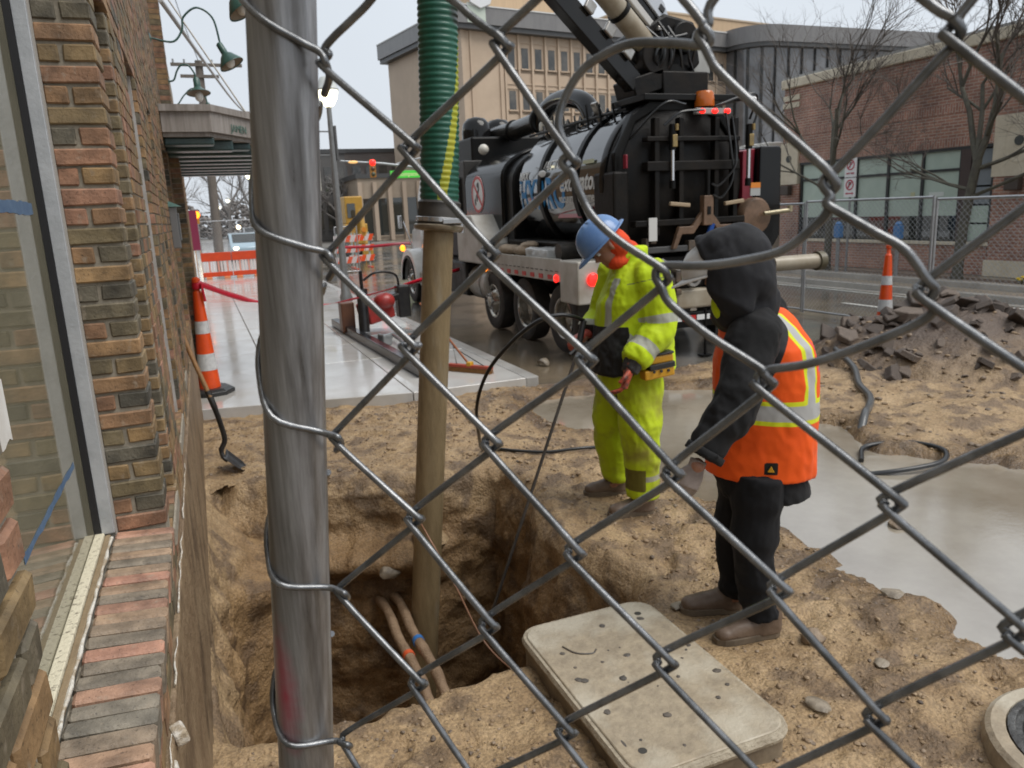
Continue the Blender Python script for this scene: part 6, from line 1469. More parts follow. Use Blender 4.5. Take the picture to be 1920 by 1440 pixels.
# load lying on the bed
sack = mat('sack_tan', (.36,.28,.20), (.25,.185,.12), scale=6, rough=.75, bump=.4, bscale=40)
for i,(y,lab) in enumerate(((12.1,'tan sack lying at the front end of the truck bed'),(11.45,'tan folded bundle lying on the truck bed between sack and white bag'))):
    mb = MB(); mb.ell((4.80,y,1.27),(.17,.30,.085)); 
    if i: mb.ell((4.83,y-.1,1.36),(.14,.22,.05))
    me_, V_ = fuse(mb,.02,2,folds(.02,7,7,7,float(i))); o = finish(me_,V_,'sack',sack,None); tag(o, lab, 'sack')
mb = MB(); mb.box(4.6,5.0,10.2,11.0,1.195,1.34); me_,V_ = fuse(mb,.025,3,folds(.03,5,5,5,4.)); tag(finish(me_,V_,'white_bag',mat('white_plastic',(.55,.56,.55),(.42,.42,.41),scale=5,rough=.3),None), 'white plastic bag of gear lying on the truck bed','bag')
mb = MB(); mb.cyl((4.62,9.85,1.31),(5.05,9.85,1.31),.115,20); tag(mb.build('hose_roll', MATS['black_rubber'], None, smooth=40), 'black roll lying at the rear end of the truck bed','roll')
# ------------------------------------------------------------------ rubble heap
asph = mat('broken_asphalt', (.055,.041,.033), (.10,.074,.057), scale=9, rough=.4, rough2=.65, bump=.6, bscale=45)
asph2 = mat('broken_asphalt_brown', (.11,.082,.062), (.17,.13,.10), scale=8, rough=.5, bump=.6, bscale=45)
rs = random.Random(5)
def chunk_mesh():
    bm = bmesh.new(); n = rs.choice((4,5,5,6)); ring = []
    for i in range(n):
        a = 2*math.pi*i/n+rs.uniform(-.3,.3); ring.append((math.cos(a)*rs.uniform(.7,1.1), math.sin(a)*rs.uniform(.5,.9)))
    h = rs.uniform(.25,.55)
    lo = [bm.verts.new((x,y,-h/2+rs.uniform(-.12,.12))) for x,y in ring]; hi = [bm.verts.new((x*rs.uniform(.8,1),y*rs.uniform(.8,1),h/2+rs.uniform(-.08,.08))) for x,y in ring]
    bm.faces.new(lo[::-1]); bm.faces.new(hi)
    for i in range(n): bm.faces.new((lo[i],lo[(i+1)%n],hi[(i+1)%n],hi[i]))
    bmesh.ops.bevel(bm, geom=list(bm.edges), offset=.05, segments=1, affect='EDGES')
    me = bpy.data.meshes.new('asphalt_chunk'); bm.to_mesh(me); bm.free(); return me
CH = [chunk_mesh() for _ in range(9)]
for i,m_ in enumerate(CH): m_.materials.append(asph if i%3 else asph2)
for i in range(300):
    a = rs.uniform(0,6.283); r = rs.random()**.62
    x = PILE[0]+1.45*r*math.cos(a)*1.05; y = PILE[1]+1.75*r*math.sin(a)*1.05
    if r > .5 and rs.random() < .25: continue
    s = (.045+.19*rs.random()**2.4)*(1.2-.4*r)
    o = bpy.data.objects.new('asphalt_chunk', CH[rs.randrange(9)]); COL.objects.link(o)
    o.location = (x,y,gz(x,y)+s*.12); o.scale = (s,s,s); o.rotation_euler = (rs.uniform(-.7,.7),rs.uniform(-.7,.7),rs.uniform(0,6.28))
    tag(o, 'broken dark asphalt chunk among the rubble heaped beside the puddle', 'rubble', 'asphalt chunks on the rubble heap')

# ------------------------------------------------------------------ far side of the road: brick shop
def brick_tex(name, c1, c2, mort, sx=1.0, vertical=False):
    m = bpy.data.materials.new(name); m.use_nodes = True; nt = m.node_tree; b = nt.nodes['Principled BSDF']; b.inputs['Roughness'].default_value = .55
    g = nt.nodes.new('ShaderNodeNewGeometry'); sp = nt.nodes.new('ShaderNodeSeparateXYZ'); cb = nt.nodes.new('ShaderNodeCombineXYZ')
    nt.links.new(g.outputs['Position'], sp.inputs[0])
    nt.links.new(sp.outputs['Y'], cb.inputs['Y' if vertical else 'X']); nt.links.new(sp.outputs['Z'], cb.inputs['X' if vertical else 'Y'])
    t = nt.nodes.new('ShaderNodeTexBrick'); t.inputs['Scale'].default_value = 1; t.inputs['Brick Width'].default_value = .215; t.inputs['Row Height'].default_value = .07
    t.inputs['Mortar Size'].default_value = .007; t.inputs['Color1'].default_value = (*c1,1); t.inputs['Color2'].default_value = (*c2,1); t.inputs['Mortar'].default_value = (*mort,1)
    nt.links.new(cb.outputs[0], t.inputs['Vector'])
    n = nt.nodes.new('ShaderNodeTexNoise'); n.inputs['Scale'].default_value = 1.6; n.inputs['Detail'].default_value = 6; nt.links.new(g.outputs['Position'], n.inputs['Vector'])
    mr = nt.nodes.new('ShaderNodeMapRange'); mr.inputs[1].default_value = .3; mr.inputs[2].default_value = .7; mr.inputs[3].default_value = .65; mr.inputs[4].default_value = 1.25; nt.links.new(n.outputs[0], mr.inputs[0])
    mu = nt.nodes.new('ShaderNodeMixRGB'); mu.blend_type = 'MULTIPLY'; mu.inputs[0].default_value = 1; nt.links.new(t.outputs[0], mu.inputs[1]); nt.links.new(mr.outputs[0], mu.inputs[2]); nt.links.new(mu.outputs[0], b.inputs['Base Color'])
    bp = nt.nodes.new('ShaderNodeBump'); bp.inputs['Strength'].default_value = .5; bp.inputs['Distance'].default_value = .01; bp.invert = True; nt.links.new(t.outputs['Fac'], bp.inputs['Height']); nt.links.new(bp.outputs[0], b.inputs['Normal'])
    MATS[name] = m; return m
rb1 = brick_tex('red_brick', (.37,.185,.12), (.25,.115,.08), (.42,.365,.31))
rb2 = brick_tex('soldier_brick', (.38,.18,.12), (.27,.125,.085), (.42,.365,.31), vertical=True)
lime_ = mat('limestone', (.63,.56,.43), (.53,.46,.34), scale=3, rough=.55, bump=.15, bscale=30)
wfr = mat('dark_window_frame', (.020,.022,.022), rough=.4)
shade = mat('pale_roller_shade', (.46,.55,.47), (.40,.49,.42), scale=2, rough=.35)
BS = thing('brick_shop', 'red brick shop with cream stone bands and pale shaded windows across the road', 'building', (16.3,14,0))
X0 = 16.3
def bb(name, y0,y1,z0,z1,x0,x1,m,par=BS,bev=0.0): 
    b = MB(); b.box(x0,x1,y0,y1,z0,z1); return b.build(name, m, par, bevel=bev)
bb('upper_wall', 4.0,18.95,2.86,4.95,X0,X0+8,rb1)
bb('base_wall', 12.25,18.2,0.0,.66,X0,X0+.4,rb1)
bb('pier', 18.2,18.95,0,2.28,X0-.03,X0+.5,rb1); bb('pier', 11.15,12.2,.35,2.15,X0-.05,X0+.5,rb1); bb('pier_foot', 11.1,12.25,0,.35,X0-.08,X0+.5,lime_)
bb('base_wall', 4.0,9.2,0,2.86,X0,X0+.4,rb1)
for z0,z1 in ((2.87,3.07),(3.62,3.82),(4.35,4.58)): bb('soldier_course', 12.2,18.9,z0,z1,X0-.012,X0+.1,rb2)
bb('cornice', 3.9,18.98,4.95,5.2,X0-.12,X0+.5,lime_,bev=.03); bb('coping', 3.9,18.98,5.2,5.27,X0-.06,X0+.6,mat('slate_coping',(.30,.30,.29),rough=.5))
for z in (4.42,4.62): bb('quoin', 18.3,18.96,z,z+.14,X0-.04,X0+.2,lime_)
for y0,y1,z0,z1 in ((18.25,18.97,2.28,3.45),(11.1,12.25,2.15,3.42)):
    pn = bb('stone_panel', y0,y1,z0,z1,X0-.07,X0+.2,lime_)
    yc = (y0+y1)/2; b = MB(); b.lathe([(.30,0),(.33,.012),(.36,0)],28,(X0-.071,yc,z0+.72),(-1,0,0),cap=False); b.v = [(x,y,z0+.72+(z-z0-.72)*1.3) for x,y,z in b.v]; b.build('oval_moulding', lime_, pn, smooth=60)
    b = MB(); b.lathe([(.10,0),(.10,.02),(0,.02)],20,(X0-.072,yc,z0+.72),(-1,0,0)); b.build('round_vent', mat('vent_dark',(.05,.055,.05),rough=.6), pn)
    b = MB(); b.box(X0-.22,X0-.06,yc-.16,yc+.16,z0-.30,z0-.03); b.build('wall_light', mat('bronze_light',(.06,.045,.035),rough=.5), BS, bevel=.02)
bb('stone_sill', 12.2,18.25,.66,.74,X0-.06,X0+.4,lime_,bev=.01)
bb('header_bar', 12.2,18.2,2.80,2.86,X0-.02,X0+.3,wfr)
bb('back_panel', 12.2,18.2,.74,2.8,X0+.34,X0+.4,MATS['dark_entrance'])
ys_m = [18.17,17.15,16.13,15.11,14.09,13.07,12.27]
for y in ys_m: bb('mullion', y-.035,y+.035,.74,2.80,X0+.02,X0+.12,wfr)
for a,b_ in zip(ys_m[1:],ys_m[:-1]):
    bb('transom', a+.035,b_-.035,2.34,2.40,X0+.03,X0+.11,wfr)
    if a < 12.5:
        for k in range(5): bb('glazed_panel', a+.035,b_-.12,.76+.41*k,.76+.41*k+.37,X0+.06,X0+.08,shade if k < 2 else mat('grey_blue_glass',(.20,.23,.25),rough=.08))
        bb('brown_post', b_-.28,b_-.03,.74,2.80,X0-.03,X0+.12,mat('brown_panel',(.055,.035,.03),rough=.5)); continue
    bb('upper_pane', a+.035,b_-.035,2.40,2.80,X0+.06,X0+.08,shade); bb('window_shade', a+.035,b_-.035,1.33,2.34,X0+.07,X0+.08,shade); bb('lower_pane', a+.035,b_-.035,.76,1.33,X0+.06,X0+.08,darkglass)
bb('paper_notice', 14.3,14.42,1.75,1.90,X0+.062,X0+.068,mat('notice_yellow',(.5,.5,.3),rough=.6)); bb('paper_notice', 13.5,13.9,1.78,1.88,X0+.062,X0+.068,mat('notice_white',(.62,.66,.62),rough=.6))
bb('door_recess', 9.2,11.1,0,2.8,X0+.5,X0+.6,MATS['dark_entrance'])
SH = thing('small_tan_shop', 'low tan shop with white cornice beyond the brick shop, half behind the truck', 'building', (16.4,23,0))
bb('wall', 19.4,30,0,3.25,16.3,24,mat('tan_render',(.42,.33,.22),(.36,.28,.19),scale=1.5,rough=.6),SH); bb('white_cornice', 19.3,30,3.25,3.55,16.05,24,mat('cornice_white',(.62,.60,.55),rough=.5),SH,.04); bb('window', 20.0,22.0,.8,2.6,16.27,16.29,darkglass,SH); bb('window', 23,26,.8,2.6,16.27,16.29,darkglass,SH)

# ------------------------------------------------------------------ the tan office block
tan = mat('tan_precast', (.50,.385,.28), (.45,.345,.25), scale=.8, rough=.6)
tan2 = mat('tan_ribbed', (.52,.37,.23), (.46,.33,.205), scale=1.0, rough=.6, stretch=(6,6,.3))
gband = mat('grey_metal_band', (.165,.16,.16), (.20,.195,.19), scale=1.5, rough=.35, stretch=(2,2,.4))
dband = mat('dark_band', (.065,.065,.065), rough=.4)
ofg = mat('office_glass', (.035,.037,.036), (.11,.10,.085), scale=.45, rough=.06, spec=.8, lo=.4, hi=.62)
OF = thing('office_building', 'tan office block with grey metal roof band and rows of narrow windows behind the truck', 'building', (20,58.5,0))
aO = math.atan2(4.6,27.0); du = Vector((math.cos(aO),math.sin(aO),0)); dv = Vector((-math.sin(aO),math.cos(aO),0)); O0 = Vector((20,58.5,0))
def ob(name, u0,u1,v0,v1,z0,z1,m,par=OF,bev=0.0):
    b = MB(); b.box(u0,u1,v0,v1,z0,z1); b.v = [tuple(O0+du*x+dv*y+Vector((0,0,z))) for x,y,z in b.v]; return b.build(name, m, par, bevel=bev)
ob('core', 0,42,.5,14,0,15.3,tan); ob('blank_wall', 0,3.6,.0,.5,0,15.2,tan); 
ob('corner_pier', -.08,.25,-.10,.4,0,15.2,tan); ob('corner_pier', .65,.85,-.10,.0,0,15.2,tan); ob('corner_pier', 3.2,3.4,-.10,0,0,15.2,tan)
ob('roof_band', -.75,28.6,-.75,14.5,15.55,16.75,gband); ob('band_shadow', -.6,28.5,-.6,14.4,15.2,15.55,dband); ob('white_coping', -.8,28.6,-.8,14.5,16.75,16.84,mat('coping_white',(.6,.6,.58),rough=.5))
ob('pale_panel', .2,1.75,-.78,-.74,15.6,16.95,mat('pale_green_panel',(.52,.58,.50),rough=.5))
b = MB(); cc = O0+du*1.25+dv*-.9+Vector((0,0,17.75)); b.lathe([(.55,0),(.6,.06),(1.15,.08),(1.2,0)],8,cc,-dv,cap=False); b.build('white_octagon', mat('white_ring',(.66,.67,.68),rough=.4), OF)
b = MB(); b.lathe([(.75,.0),(.72,.05),(0,.06)],24,cc,-dv); b.build('blue_disc', mat('sign_blue',(.02,.12,.25),rough=.4), OF)
nw = 19; p0_ = 3.75; pw = 1.27
for k in range(nw+1): ob('mullion_rib', p0_+pw*k-.09,p0_+pw*k+.09,-.06,.5,0,15.2,tan)
for z in (14.62,11.55,11.22,8.1,7.9,4.6): ob('string_course', 3.6,28,.04,.5,z,z+.12,tan)
for f,(za,zb) in enumerate(((12.75,14.3),(9.65,11.1),(6.4,7.85),(3.0,4.5))):
    ob('spandrel', 3.6,28.2,.1,.5,zb,zb+1.65 if f else 15.2,tan); 
    ob('spandrel', 3.6,28.2,.1,.5,za-.35,za,tan)
    for k in range(nw):
        w_ = ob('window', p0_+pw*k+.10,p0_+pw*(k+1)-.10,.12,.30,za,zb,tan)
        ob('pane', p0_+pw*k+.32,p0_+pw*(k+1)-.32,.105,.118,za+.03,zb-.03,ofg,w_)
        ob('sill', p0_+pw*k+.2,p0_+pw*(k+1)-.2,-.02,.115,za-.10,za+.0,tan,w_)
ob('penthouse', 4.8,12,5,12,15.3,20.0,tan2); ob('penthouse', 20,40,4.5,14,15.3,19.4,tan2); ob('penthouse_cap', 19.9,40.1,4.4,14.1,19.4,19.55,mat('cap_tan',(.45,.36,.26),rough=.5)); ob('penthouse_wing', 44,66,6,20,14,19.2,tan2)
WG = thing('office_wing', 'rounded grey and dark glass wing of the office block above the brick shop', 'building', (48,60,0))
A = [math.pi*1.0+math.pi*.5*i/10 for i in range(11)]
def wing(off, z0, z1, m, name):
    P = [(50.0+(2.6+off)*math.cos(a), 62.2+(2.6+off)*math.sin(a), z0) for a in A]+[(95,59.6-off,z0),(95,78,z0),(50-2.6-off,78,z0)]
    b = MB(); b.prism(P,(0,0,1),z1-z0); return b.build(name, m, WG, smooth=30)
wing(0,0,15.3,mat('smoke_glass',(.10,.102,.108),(.16,.16,.165),scale=.3,rough=.06,spec=.9,lo=.4,hi=.6),'glass_wall'); wing(.55,15.55,16.95,gband,'roof_band'); wing(.45,15.2,15.55,dband,'band_shadow')
for k in range(16):
    x = 50.0+1.5*k; b = MB(); b.box(x,x+.09,59.42,59.62,5,15.2); b.build('mullion', wfr, WG)
for k in (1,4,7):
    a = A[k]; b = MB(); c = Vector((50+2.62*math.cos(a),62.2+2.62*math.sin(a),10)); b.obox(c,(.25,.12,10.4),(-math.sin(a),math.cos(a),0)); b.build('mullion', wfr, WG)

# ------------------------------------------------------------------ bare street trees
bark = mat('wet_bark', (.055,.048,.036), (.095,.088,.060), scale=9, rough=.6, bump=.5, bscale=40)
twigm = mat('twig', (.085,.068,.055), rough=.7)
def bare_tree(name, label, base, limbs, r0, seed, spread=1.0, depth=6, cat='tree', group=None, twig=twigm, bark=bark):
    rr = random.Random(seed); t = thing(name, label, cat, base, group)
    tr = MB(); br = MB(); tw = MB()
    def grow(p, d, L, r, k):
        pts = [p]; n = 3
        for i in range(n):
            d = (d+Vector((rr.uniform(-1,1),rr.uniform(-1,1),rr.uniform(-.5,.8)))*.19).normalized(); p = p+d*L/n; pts.append(p)
        tgt = br if k <= 1 else tw
        tgt.tube(pts, [r,r*.86,r*.74,r*.62], 6 if k < 2 else (4 if k < 4 else 3), cap=False)
        if k >= depth: return
        for i in range(rr.choice((3,3,3)) if k < 4 else rr.choice((2,3))):
            q = pts[rr.choice((1,2,2,3,3))]; dd = (d+Vector((rr.uniform(-1,1),rr.uniform(-1,1),rr.uniform(-.45,.75)))*.85).normalized()
            grow(q, dd, L*rr.uniform(.58,.85), r*.56, k+1)
    b = Vector(base); trunk = [b+Vector(p) for p in limbs[0]]
    n = len(trunk); tr.tube(catmull([tuple(p) for p in trunk],4), [r0*1.25]+[r0*(1-.25*i/(4*(n-1))) for i in range(1,4*(n-1)+1)], 10); tr.build('trunk', bark, t, smooth=60)
    for start, d, L, r in limbs[1]: grow(b+Vector(start), Vector(d).normalized(), L, r, 0)
    br.build('limbs', bark, t, smooth=60, flip=False); stuff(tw.build('crown', twig, t, flip=False)); return t
bare_tree('street_tree', 'bare thin tree with forked dark trunk before the brick shop, left of the two', (14.9,15.56,0),
    [[(0,0,0),(.02,.0,1.1),(.05,.05,2.0),(.06,.02,2.55)], [((.06,.02,2.5),(-.1,-.25,1),1.5,.065),((.05,.03,2.3),(.1,.75,.75),1.6,.05),((.06,.02,2.5),(.3,.2,1),1.6,.06),((.05,.04,2.0),(-.3,.7,.35),1.5,.035),((.06,.0,2.55),(.2,-.8,.6),1.3,.045)]], .095, 11)
bare_tree('street_tree', 'bare tree with mossy leaning trunk before the brick shop, right of the two', (14.95,11.86,0),
    [[(0,0,0),(.0,-.03,.9),(.02,-.10,1.6),(.03,-.24,2.5)], [((.03,-.22,2.45),(-.1,-.55,1),1.5,.075),((.03,-.22,2.45),(.1,.62,1),1.6,.07),((.03,-.22,2.4),(.2,-.1,1),1.6,.06),((.02,-.15,1.75),(-.2,-.95,.28),1.5,.040),((.02,-.12,1.9),(-.3,.9,.25),1.3,.04),((.03,-.2,2.3),(.1,-1,.42),1.6,.045)]], .115, 23)
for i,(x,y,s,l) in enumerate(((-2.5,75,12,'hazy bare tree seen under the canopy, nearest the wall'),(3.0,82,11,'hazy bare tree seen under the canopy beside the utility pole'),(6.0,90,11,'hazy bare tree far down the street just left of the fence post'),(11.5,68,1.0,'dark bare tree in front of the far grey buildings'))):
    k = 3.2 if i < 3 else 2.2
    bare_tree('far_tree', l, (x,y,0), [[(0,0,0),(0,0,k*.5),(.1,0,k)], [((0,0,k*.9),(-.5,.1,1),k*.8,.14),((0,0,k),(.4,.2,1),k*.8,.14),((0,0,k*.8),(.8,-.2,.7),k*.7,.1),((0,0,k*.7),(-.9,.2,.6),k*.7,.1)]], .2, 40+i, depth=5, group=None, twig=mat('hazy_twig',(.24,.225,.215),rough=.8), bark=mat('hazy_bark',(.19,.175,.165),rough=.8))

# ------------------------------------------------------------------ far side fence, signs, meter
galv2 = mat('bright_galvanised', (.46,.47,.48), (.36,.37,.38), scale=6, rough=.3, metal=.6)
fwm = mat('fence_mesh_grey', (.30,.31,.32), rough=.4, metal=.5)
def temp_fence(label, p, q, h=1.93, z=-.12, group='temporary fence panels', mesh=True, pitch=.085):
    p = Vector(p); q = Vector(q); d = (q-p); L = d.length; d.normalize(); t = thing('temporary_fence', label, 'fence', (p.x,p.y,z), group)
    for c in (p,q):
        b = MB(); b.tube([(c.x,c.y,z),(c.x,c.y,z+h)], .021, 10); b.build('post', galv2, t, smooth=50)
    for zz in (z+.05, z+h-.02):
        b = MB(); b.tube([(p.x,p.y,zz),(q.x,q.y,zz)], .019, 10); b.build('rail', galv2, t, smooth=50)
    if mesh:
        b = MB(); n = int((L+h)/pitch); z0, z1 = z+.06, z+h-.03; H = z1-z0
        for i in range(n):
            s = i*pitch
            for sg in (0,1):
                a0, a1 = max(0,s-H), min(L,s)
                if a1-a0 < .02: continue
                za, zb = z0+(s-a0), z0+(s-a1)
                if sg: za, zb = z0+z1-za, z0+z1-zb
                b.tube([p+d*a0+Vector((0,0,za)), p+d*a1+Vector((0,0,zb))], .0022, 3, cap=False)
        stuff(b.build('mesh', fwm, t, flip=False))
    return t
fy = [3.1,5.7,8.27,10.9,13.5,16.1]
labs = ['temporary fence panel behind the rubble at the right edge of the picture','temporary fence panel just right of the fence post behind the rubble heap','temporary fence panel behind the tall cone on the rubble side','temporary fence panel partly behind the hooded worker\'s head','temporary fence panel beyond the truck\'s rear end']
for i in range(5):
    a,b_ = fy[i],fy[i+1]
    temp_fence(labs[i], (9.92+.03*(i%2),a+.06,0),(9.92-.03*(i%2),b_-.02,0), h=1.93+.03*((i+1)%2))
temp_fence('far temporary fence panel across the sidewalk behind the orange barrier', (.03,30,0),(2.95,30,0), h=2.02, z=0, pitch=.12)
temp_fence('far temporary fence panel by the street lamp, short and dark', (4.75,29.8,0),(5.6,29.9,0), h=1.75, z=-.15, pitch=.12)
SG = thing('parking_sign', 'post with two white no parking signs above each other in red print', 'sign', (14.85,14.82,0))
polem = mat('grey_pole', (.28,.29,.29), (.22,.22,.22), scale=8, rough=.4, metal=.4)
b = MB(); b.tube([(14.85,14.87,0),(14.85,14.82,2.85)], .028, 8); b.build('post', polem, SG, smooth=50)
spr = mat('sign_print_red', (.42,.03,.06), rough=.5); spk = mat('sign_print_dark', (.06,.04,.05), rough=.5)
for k,zc in enumerate((2.55,2.08)):
    b = MB(); b.box(14.80,14.815,14.64,15.00,zc-.225,zc+.225); s_ = b.build('sign_plate', wsm, SG)
    b = MB(); b.lathe([(.095,0),(.095,.004),(.125,.004),(.125,0)],28,(14.799,14.82,zc+.06),(-1,0,0),cap=False); b.build('ring', spr, s_)
    b = MB(); b.obox((14.7945,14.82,zc+.06),(.22,.028,.003),(0,.72,-.72),az=(1,0,0)); b.build('bar', spr, s_)
    lettering('P', .17, (14.7975,14.82,zc+.06), (0,-1,0), (0,0,1), spk, s_, bold=.006)
    if k == 0: lettering('ANY TIME', .055, (14.797,14.82,zc-.14), (0,-1,0), (0,0,1), spr, s_, bold=.002)
    else:
        b = MB(); b.prism([(14.797,14.82+a,zc-.14+c) for a,c in ((-.13,0),(-.08,.035),(-.08,.014),(.08,.014),(.08,.035),(.13,0),(.08,-.035),(.08,-.014),(-.08,-.014),(-.08,-.035))],(1,0,0),.002); b.build('arrow', spr, s_)
PM = thing('parking_meter', 'blue parking meter head on a grey post near the curb bed', 'parking meter', (14.45,14.75,0))
b = MB(); b.tube([(14.45,14.75,0),(14.45,14.75,.95)], .045, 10); b.build('post', polem, PM, smooth=50)
b = MB(); b.obox((14.45,14.75,1.05),(.14,.18,.30)); b.lathe([(.08,0),(.08,.03),(.05,.08),(0,.09)],14,(14.45,14.75,1.2)); b.build('head', mat('meter_blue',(.05,.16,.36),rough=.35), PM, bevel=.02)
PM2 = copy_tree(PM); PM2.location = (14.4,12.95,0); PM2['label'] = 'second parking meter seen just right of the tall cone by the rubble'; PM2['group'] = PM['group'] = 'parking meters'
FL = thing('yellow_flower', 'small yellow flower clump in the far planting bed', 'flower', (14.9,10.4,.05))
b = MB(); [b.ell((14.9+rs.uniform(-.08,.08),10.4+rs.uniform(-.12,.12),.12+rs.random()*.08),(.05,.05,.025),8,5) for _ in range(9)]; stuff(b.build('blossoms', mat('flower_yellow',(.65,.45,.03),rough=.6), FL))
b = MB(); [b.tube([(14.9,10.4,.03),(14.9+rs.uniform(-.1,.1),10.4+rs.uniform(-.15,.15),.14)],.006,4) for _ in range(12)]; stuff(b.build('stems', mat('stem_green',(.06,.09,.03),rough=.7), FL))

# ------------------------------------------------------------------ down the street
lampglow = mat('lamp_glow', (.75,.72,.55), rough=.2, emit=(1,.93,.62), estr=2.0)
lglass = mat('lamp_top', (.55,.57,.55), rough=.15)
def street_lamp(label, loc):
    t = thing('street_lamp', label, 'street lamp', (0,0,0), 'globe street lamps along the kerb')
    b = MB(); b.lathe([(.14,0),(.15,.1),(.11,.2),(.085,.6),(.075,2.2),(.055,4.28),(.06,4.34)],16); b.build('pole', polem, t, smooth=40)
    b = MB(); b.lathe([(.06,4.32),(.12,4.36),(.2,4.5),(.225,4.62),(.225,4.68)],22,cap=False); b.build('globe', lampglow, t, smooth=60)
    b = MB(); b.lathe([(.24,4.66),(.245,4.70),(.22,4.73),(.21,4.82),(.14,4.94),(0,4.98)],22); b.build('cap', lglass, t, smooth=40)
    b = MB(); b.obox((-.22,0,3.8),(.42,.03,.03)); b.obox((-.22,0,3.3),(.42,.03,.03)); b.build('banner_arm', polem, t)
    b = MB(); b.obox((.09,0,3.55),(.05,.10,.75)); b.build('cable_box', mat('dark_grey_box',(.10,.10,.10),rough=.5), t, bevel=.01)
    t.location = loc; WL[t] = Vector(loc); return t
L0 = street_lamp('grey street lamp with lit round globe nearest, just right of the fence post', (3.03,18.2,0))
for x,y,l in ((3.1,48,'street lamp globe glowing at the left side of the fence post under the canopy edge'),(3.75,100,'far glowing street lamp globe, highest of the three under the canopy'),(3.8,140,'far glowing street lamp globe, middle of the three under the canopy'),(3.8,195,'far glowing street lamp globe, lowest of the three beside the utility pole')):
    c = copy_tree(L0); c.location = (x,y,0); c['label'] = l
UP = thing('utility_pole', 'tall wooden utility pole with crossarms beyond the canopy', 'utility pole', (.72,34,0))
pw_ = mat('pole_wood', (.15,.125,.105), (.10,.085,.07), scale=5, rough=.7, stretch=(5,5,.5))
b = MB(); b.tube([(.68,34,0),(.78,34,4.5),(.82,34,8.1)], [.19,.165,.14], 12); b.build('pole', pw_, UP, smooth=50)
for z,x0,x1 in ((7.92,-.2,2.4),(7.5,.1,1.5)):
    b = MB(); b.box(x0,x1,33.8,33.92,z-.05,z+.06); b.build('crossarm', pw_, UP)
b = MB(); [b.cyl((x,33.86,7.98),(x,33.86,8.12),.035,8) for x in (-.1,.3,1.3,1.8,2.3)]; stuff(b.build('insulators', polem, UP))
b = MB(); b.tube(catmull([(-.06,8,3.86),(.45,14,4.40),(1.3,22,4.9),(2.31,30,5.44)],6), .022, 6); tag(b.build('overhead_cable', mat('pale_cable',(.48,.49,.50),rough=.5), None), 'pale thick cable running overhead past the wall lamps', 'cable')
tag((lambda b: (b.tube(catmull([(-.3,20,9.5),(.2,27,8.6),(.84,34,8.0)],5),.012,5), b.build('power_line', mat('dark_cable',(.05,.05,.05),rough=.5), None))[1])(MB()), 'thin dark power line meeting the utility pole', 'cable')
# orange plastic barrier across the sidewalk
barr = mat('barrier_orange', (.62,.06,.012), (.5,.05,.012), scale=6, rough=.4); barw = mat('barrier_white', (.62,.55,.53), rough=.45)
for i in range(2):
    x0 = -.02+1.02*i; t = thing('plastic_barrier', ('orange and white slatted barrier across the far sidewalk, next to the wall','orange and white slatted barrier across the far sidewalk, next to the fence post')[i], 'barrier', (x0,29.4,0), 'orange barriers across the sidewalk')
    for z0,z1 in ((.62,.92),(.08,.24)):
        b = MB(); b.box(x0,x0+1.0,29.35,29.43,z0,z1); b.build('rail', barr, t, bevel=.01)
    for k in range(10):
        b = MB(); b.box(x0+.02+.1*k,x0+.085+.1*k,29.36,29.42,.24,.66 if k%3 else .78); b.build('slat', barw if k%3 != 2 else mat('barrier_pink',(.60,.28,.22),rough=.45), t)
    b = MB(); b.box(x0+.1,x0+.3,29.2,29.6,0,.08); b.box(x0+.7,x0+.9,29.2,29.6,0,.08); stuff(b.build('feet', mat('barrier_foot',(.65,.22,.09),rough=.5), t, bevel=.01))
def warn_lamp(label, loc, m, r=.085):
    t = thing('warning_lamp', label, 'warning lamp', loc, 'flashing warning lamps'); p = Vector(loc)
    b = MB(); b.cyl(p-Vector((0,.03,0)), p+Vector((0,.03,0)), r, 16); b.build('lens', m, t, smooth=40)
    b = MB(); b.cyl(p+Vector((0,.031,0)), p+Vector((0,.06,0)), r*1.1, 16); b.obox(p+Vector((0,.04,-r*1.6)),(r*1.4,.06,r*1.6)); b.tube([p+Vector((0,.05,-r*2)),(p.x,p.y+.05,0.0)],.012,6); b.build('case', mat('lamp_case',(.45,.2,.02),rough=.5), t)
orl = mat('orange_glow', (.8,.2,.01), emit=(1,.20,.01), estr=2.4); yel_l = mat('yellow_lens', (.55,.40,.03), rough=.3)
warn_lamp('glowing orange warning lamp on the far fence corner', (.0,29.6,2.24), orl, .13)
warn_lamp('dull yellow warning lamp below the orange one at the far fence', (-.16,29.6,1.55), yel_l, .10)
warn_lamp('orange warning lamp above the striped barricade', (6.08,30.9,1.42), mat('amber_dim',(.62,.22,.02),rough=.3), .10)
mat('tail_glow',(.7,.03,.02),emit=(1,.05,.03),estr=2.0); hl = mat('headlight_glow',(.8,.7,.5),emit=(1,.8,.5),estr=2.2)
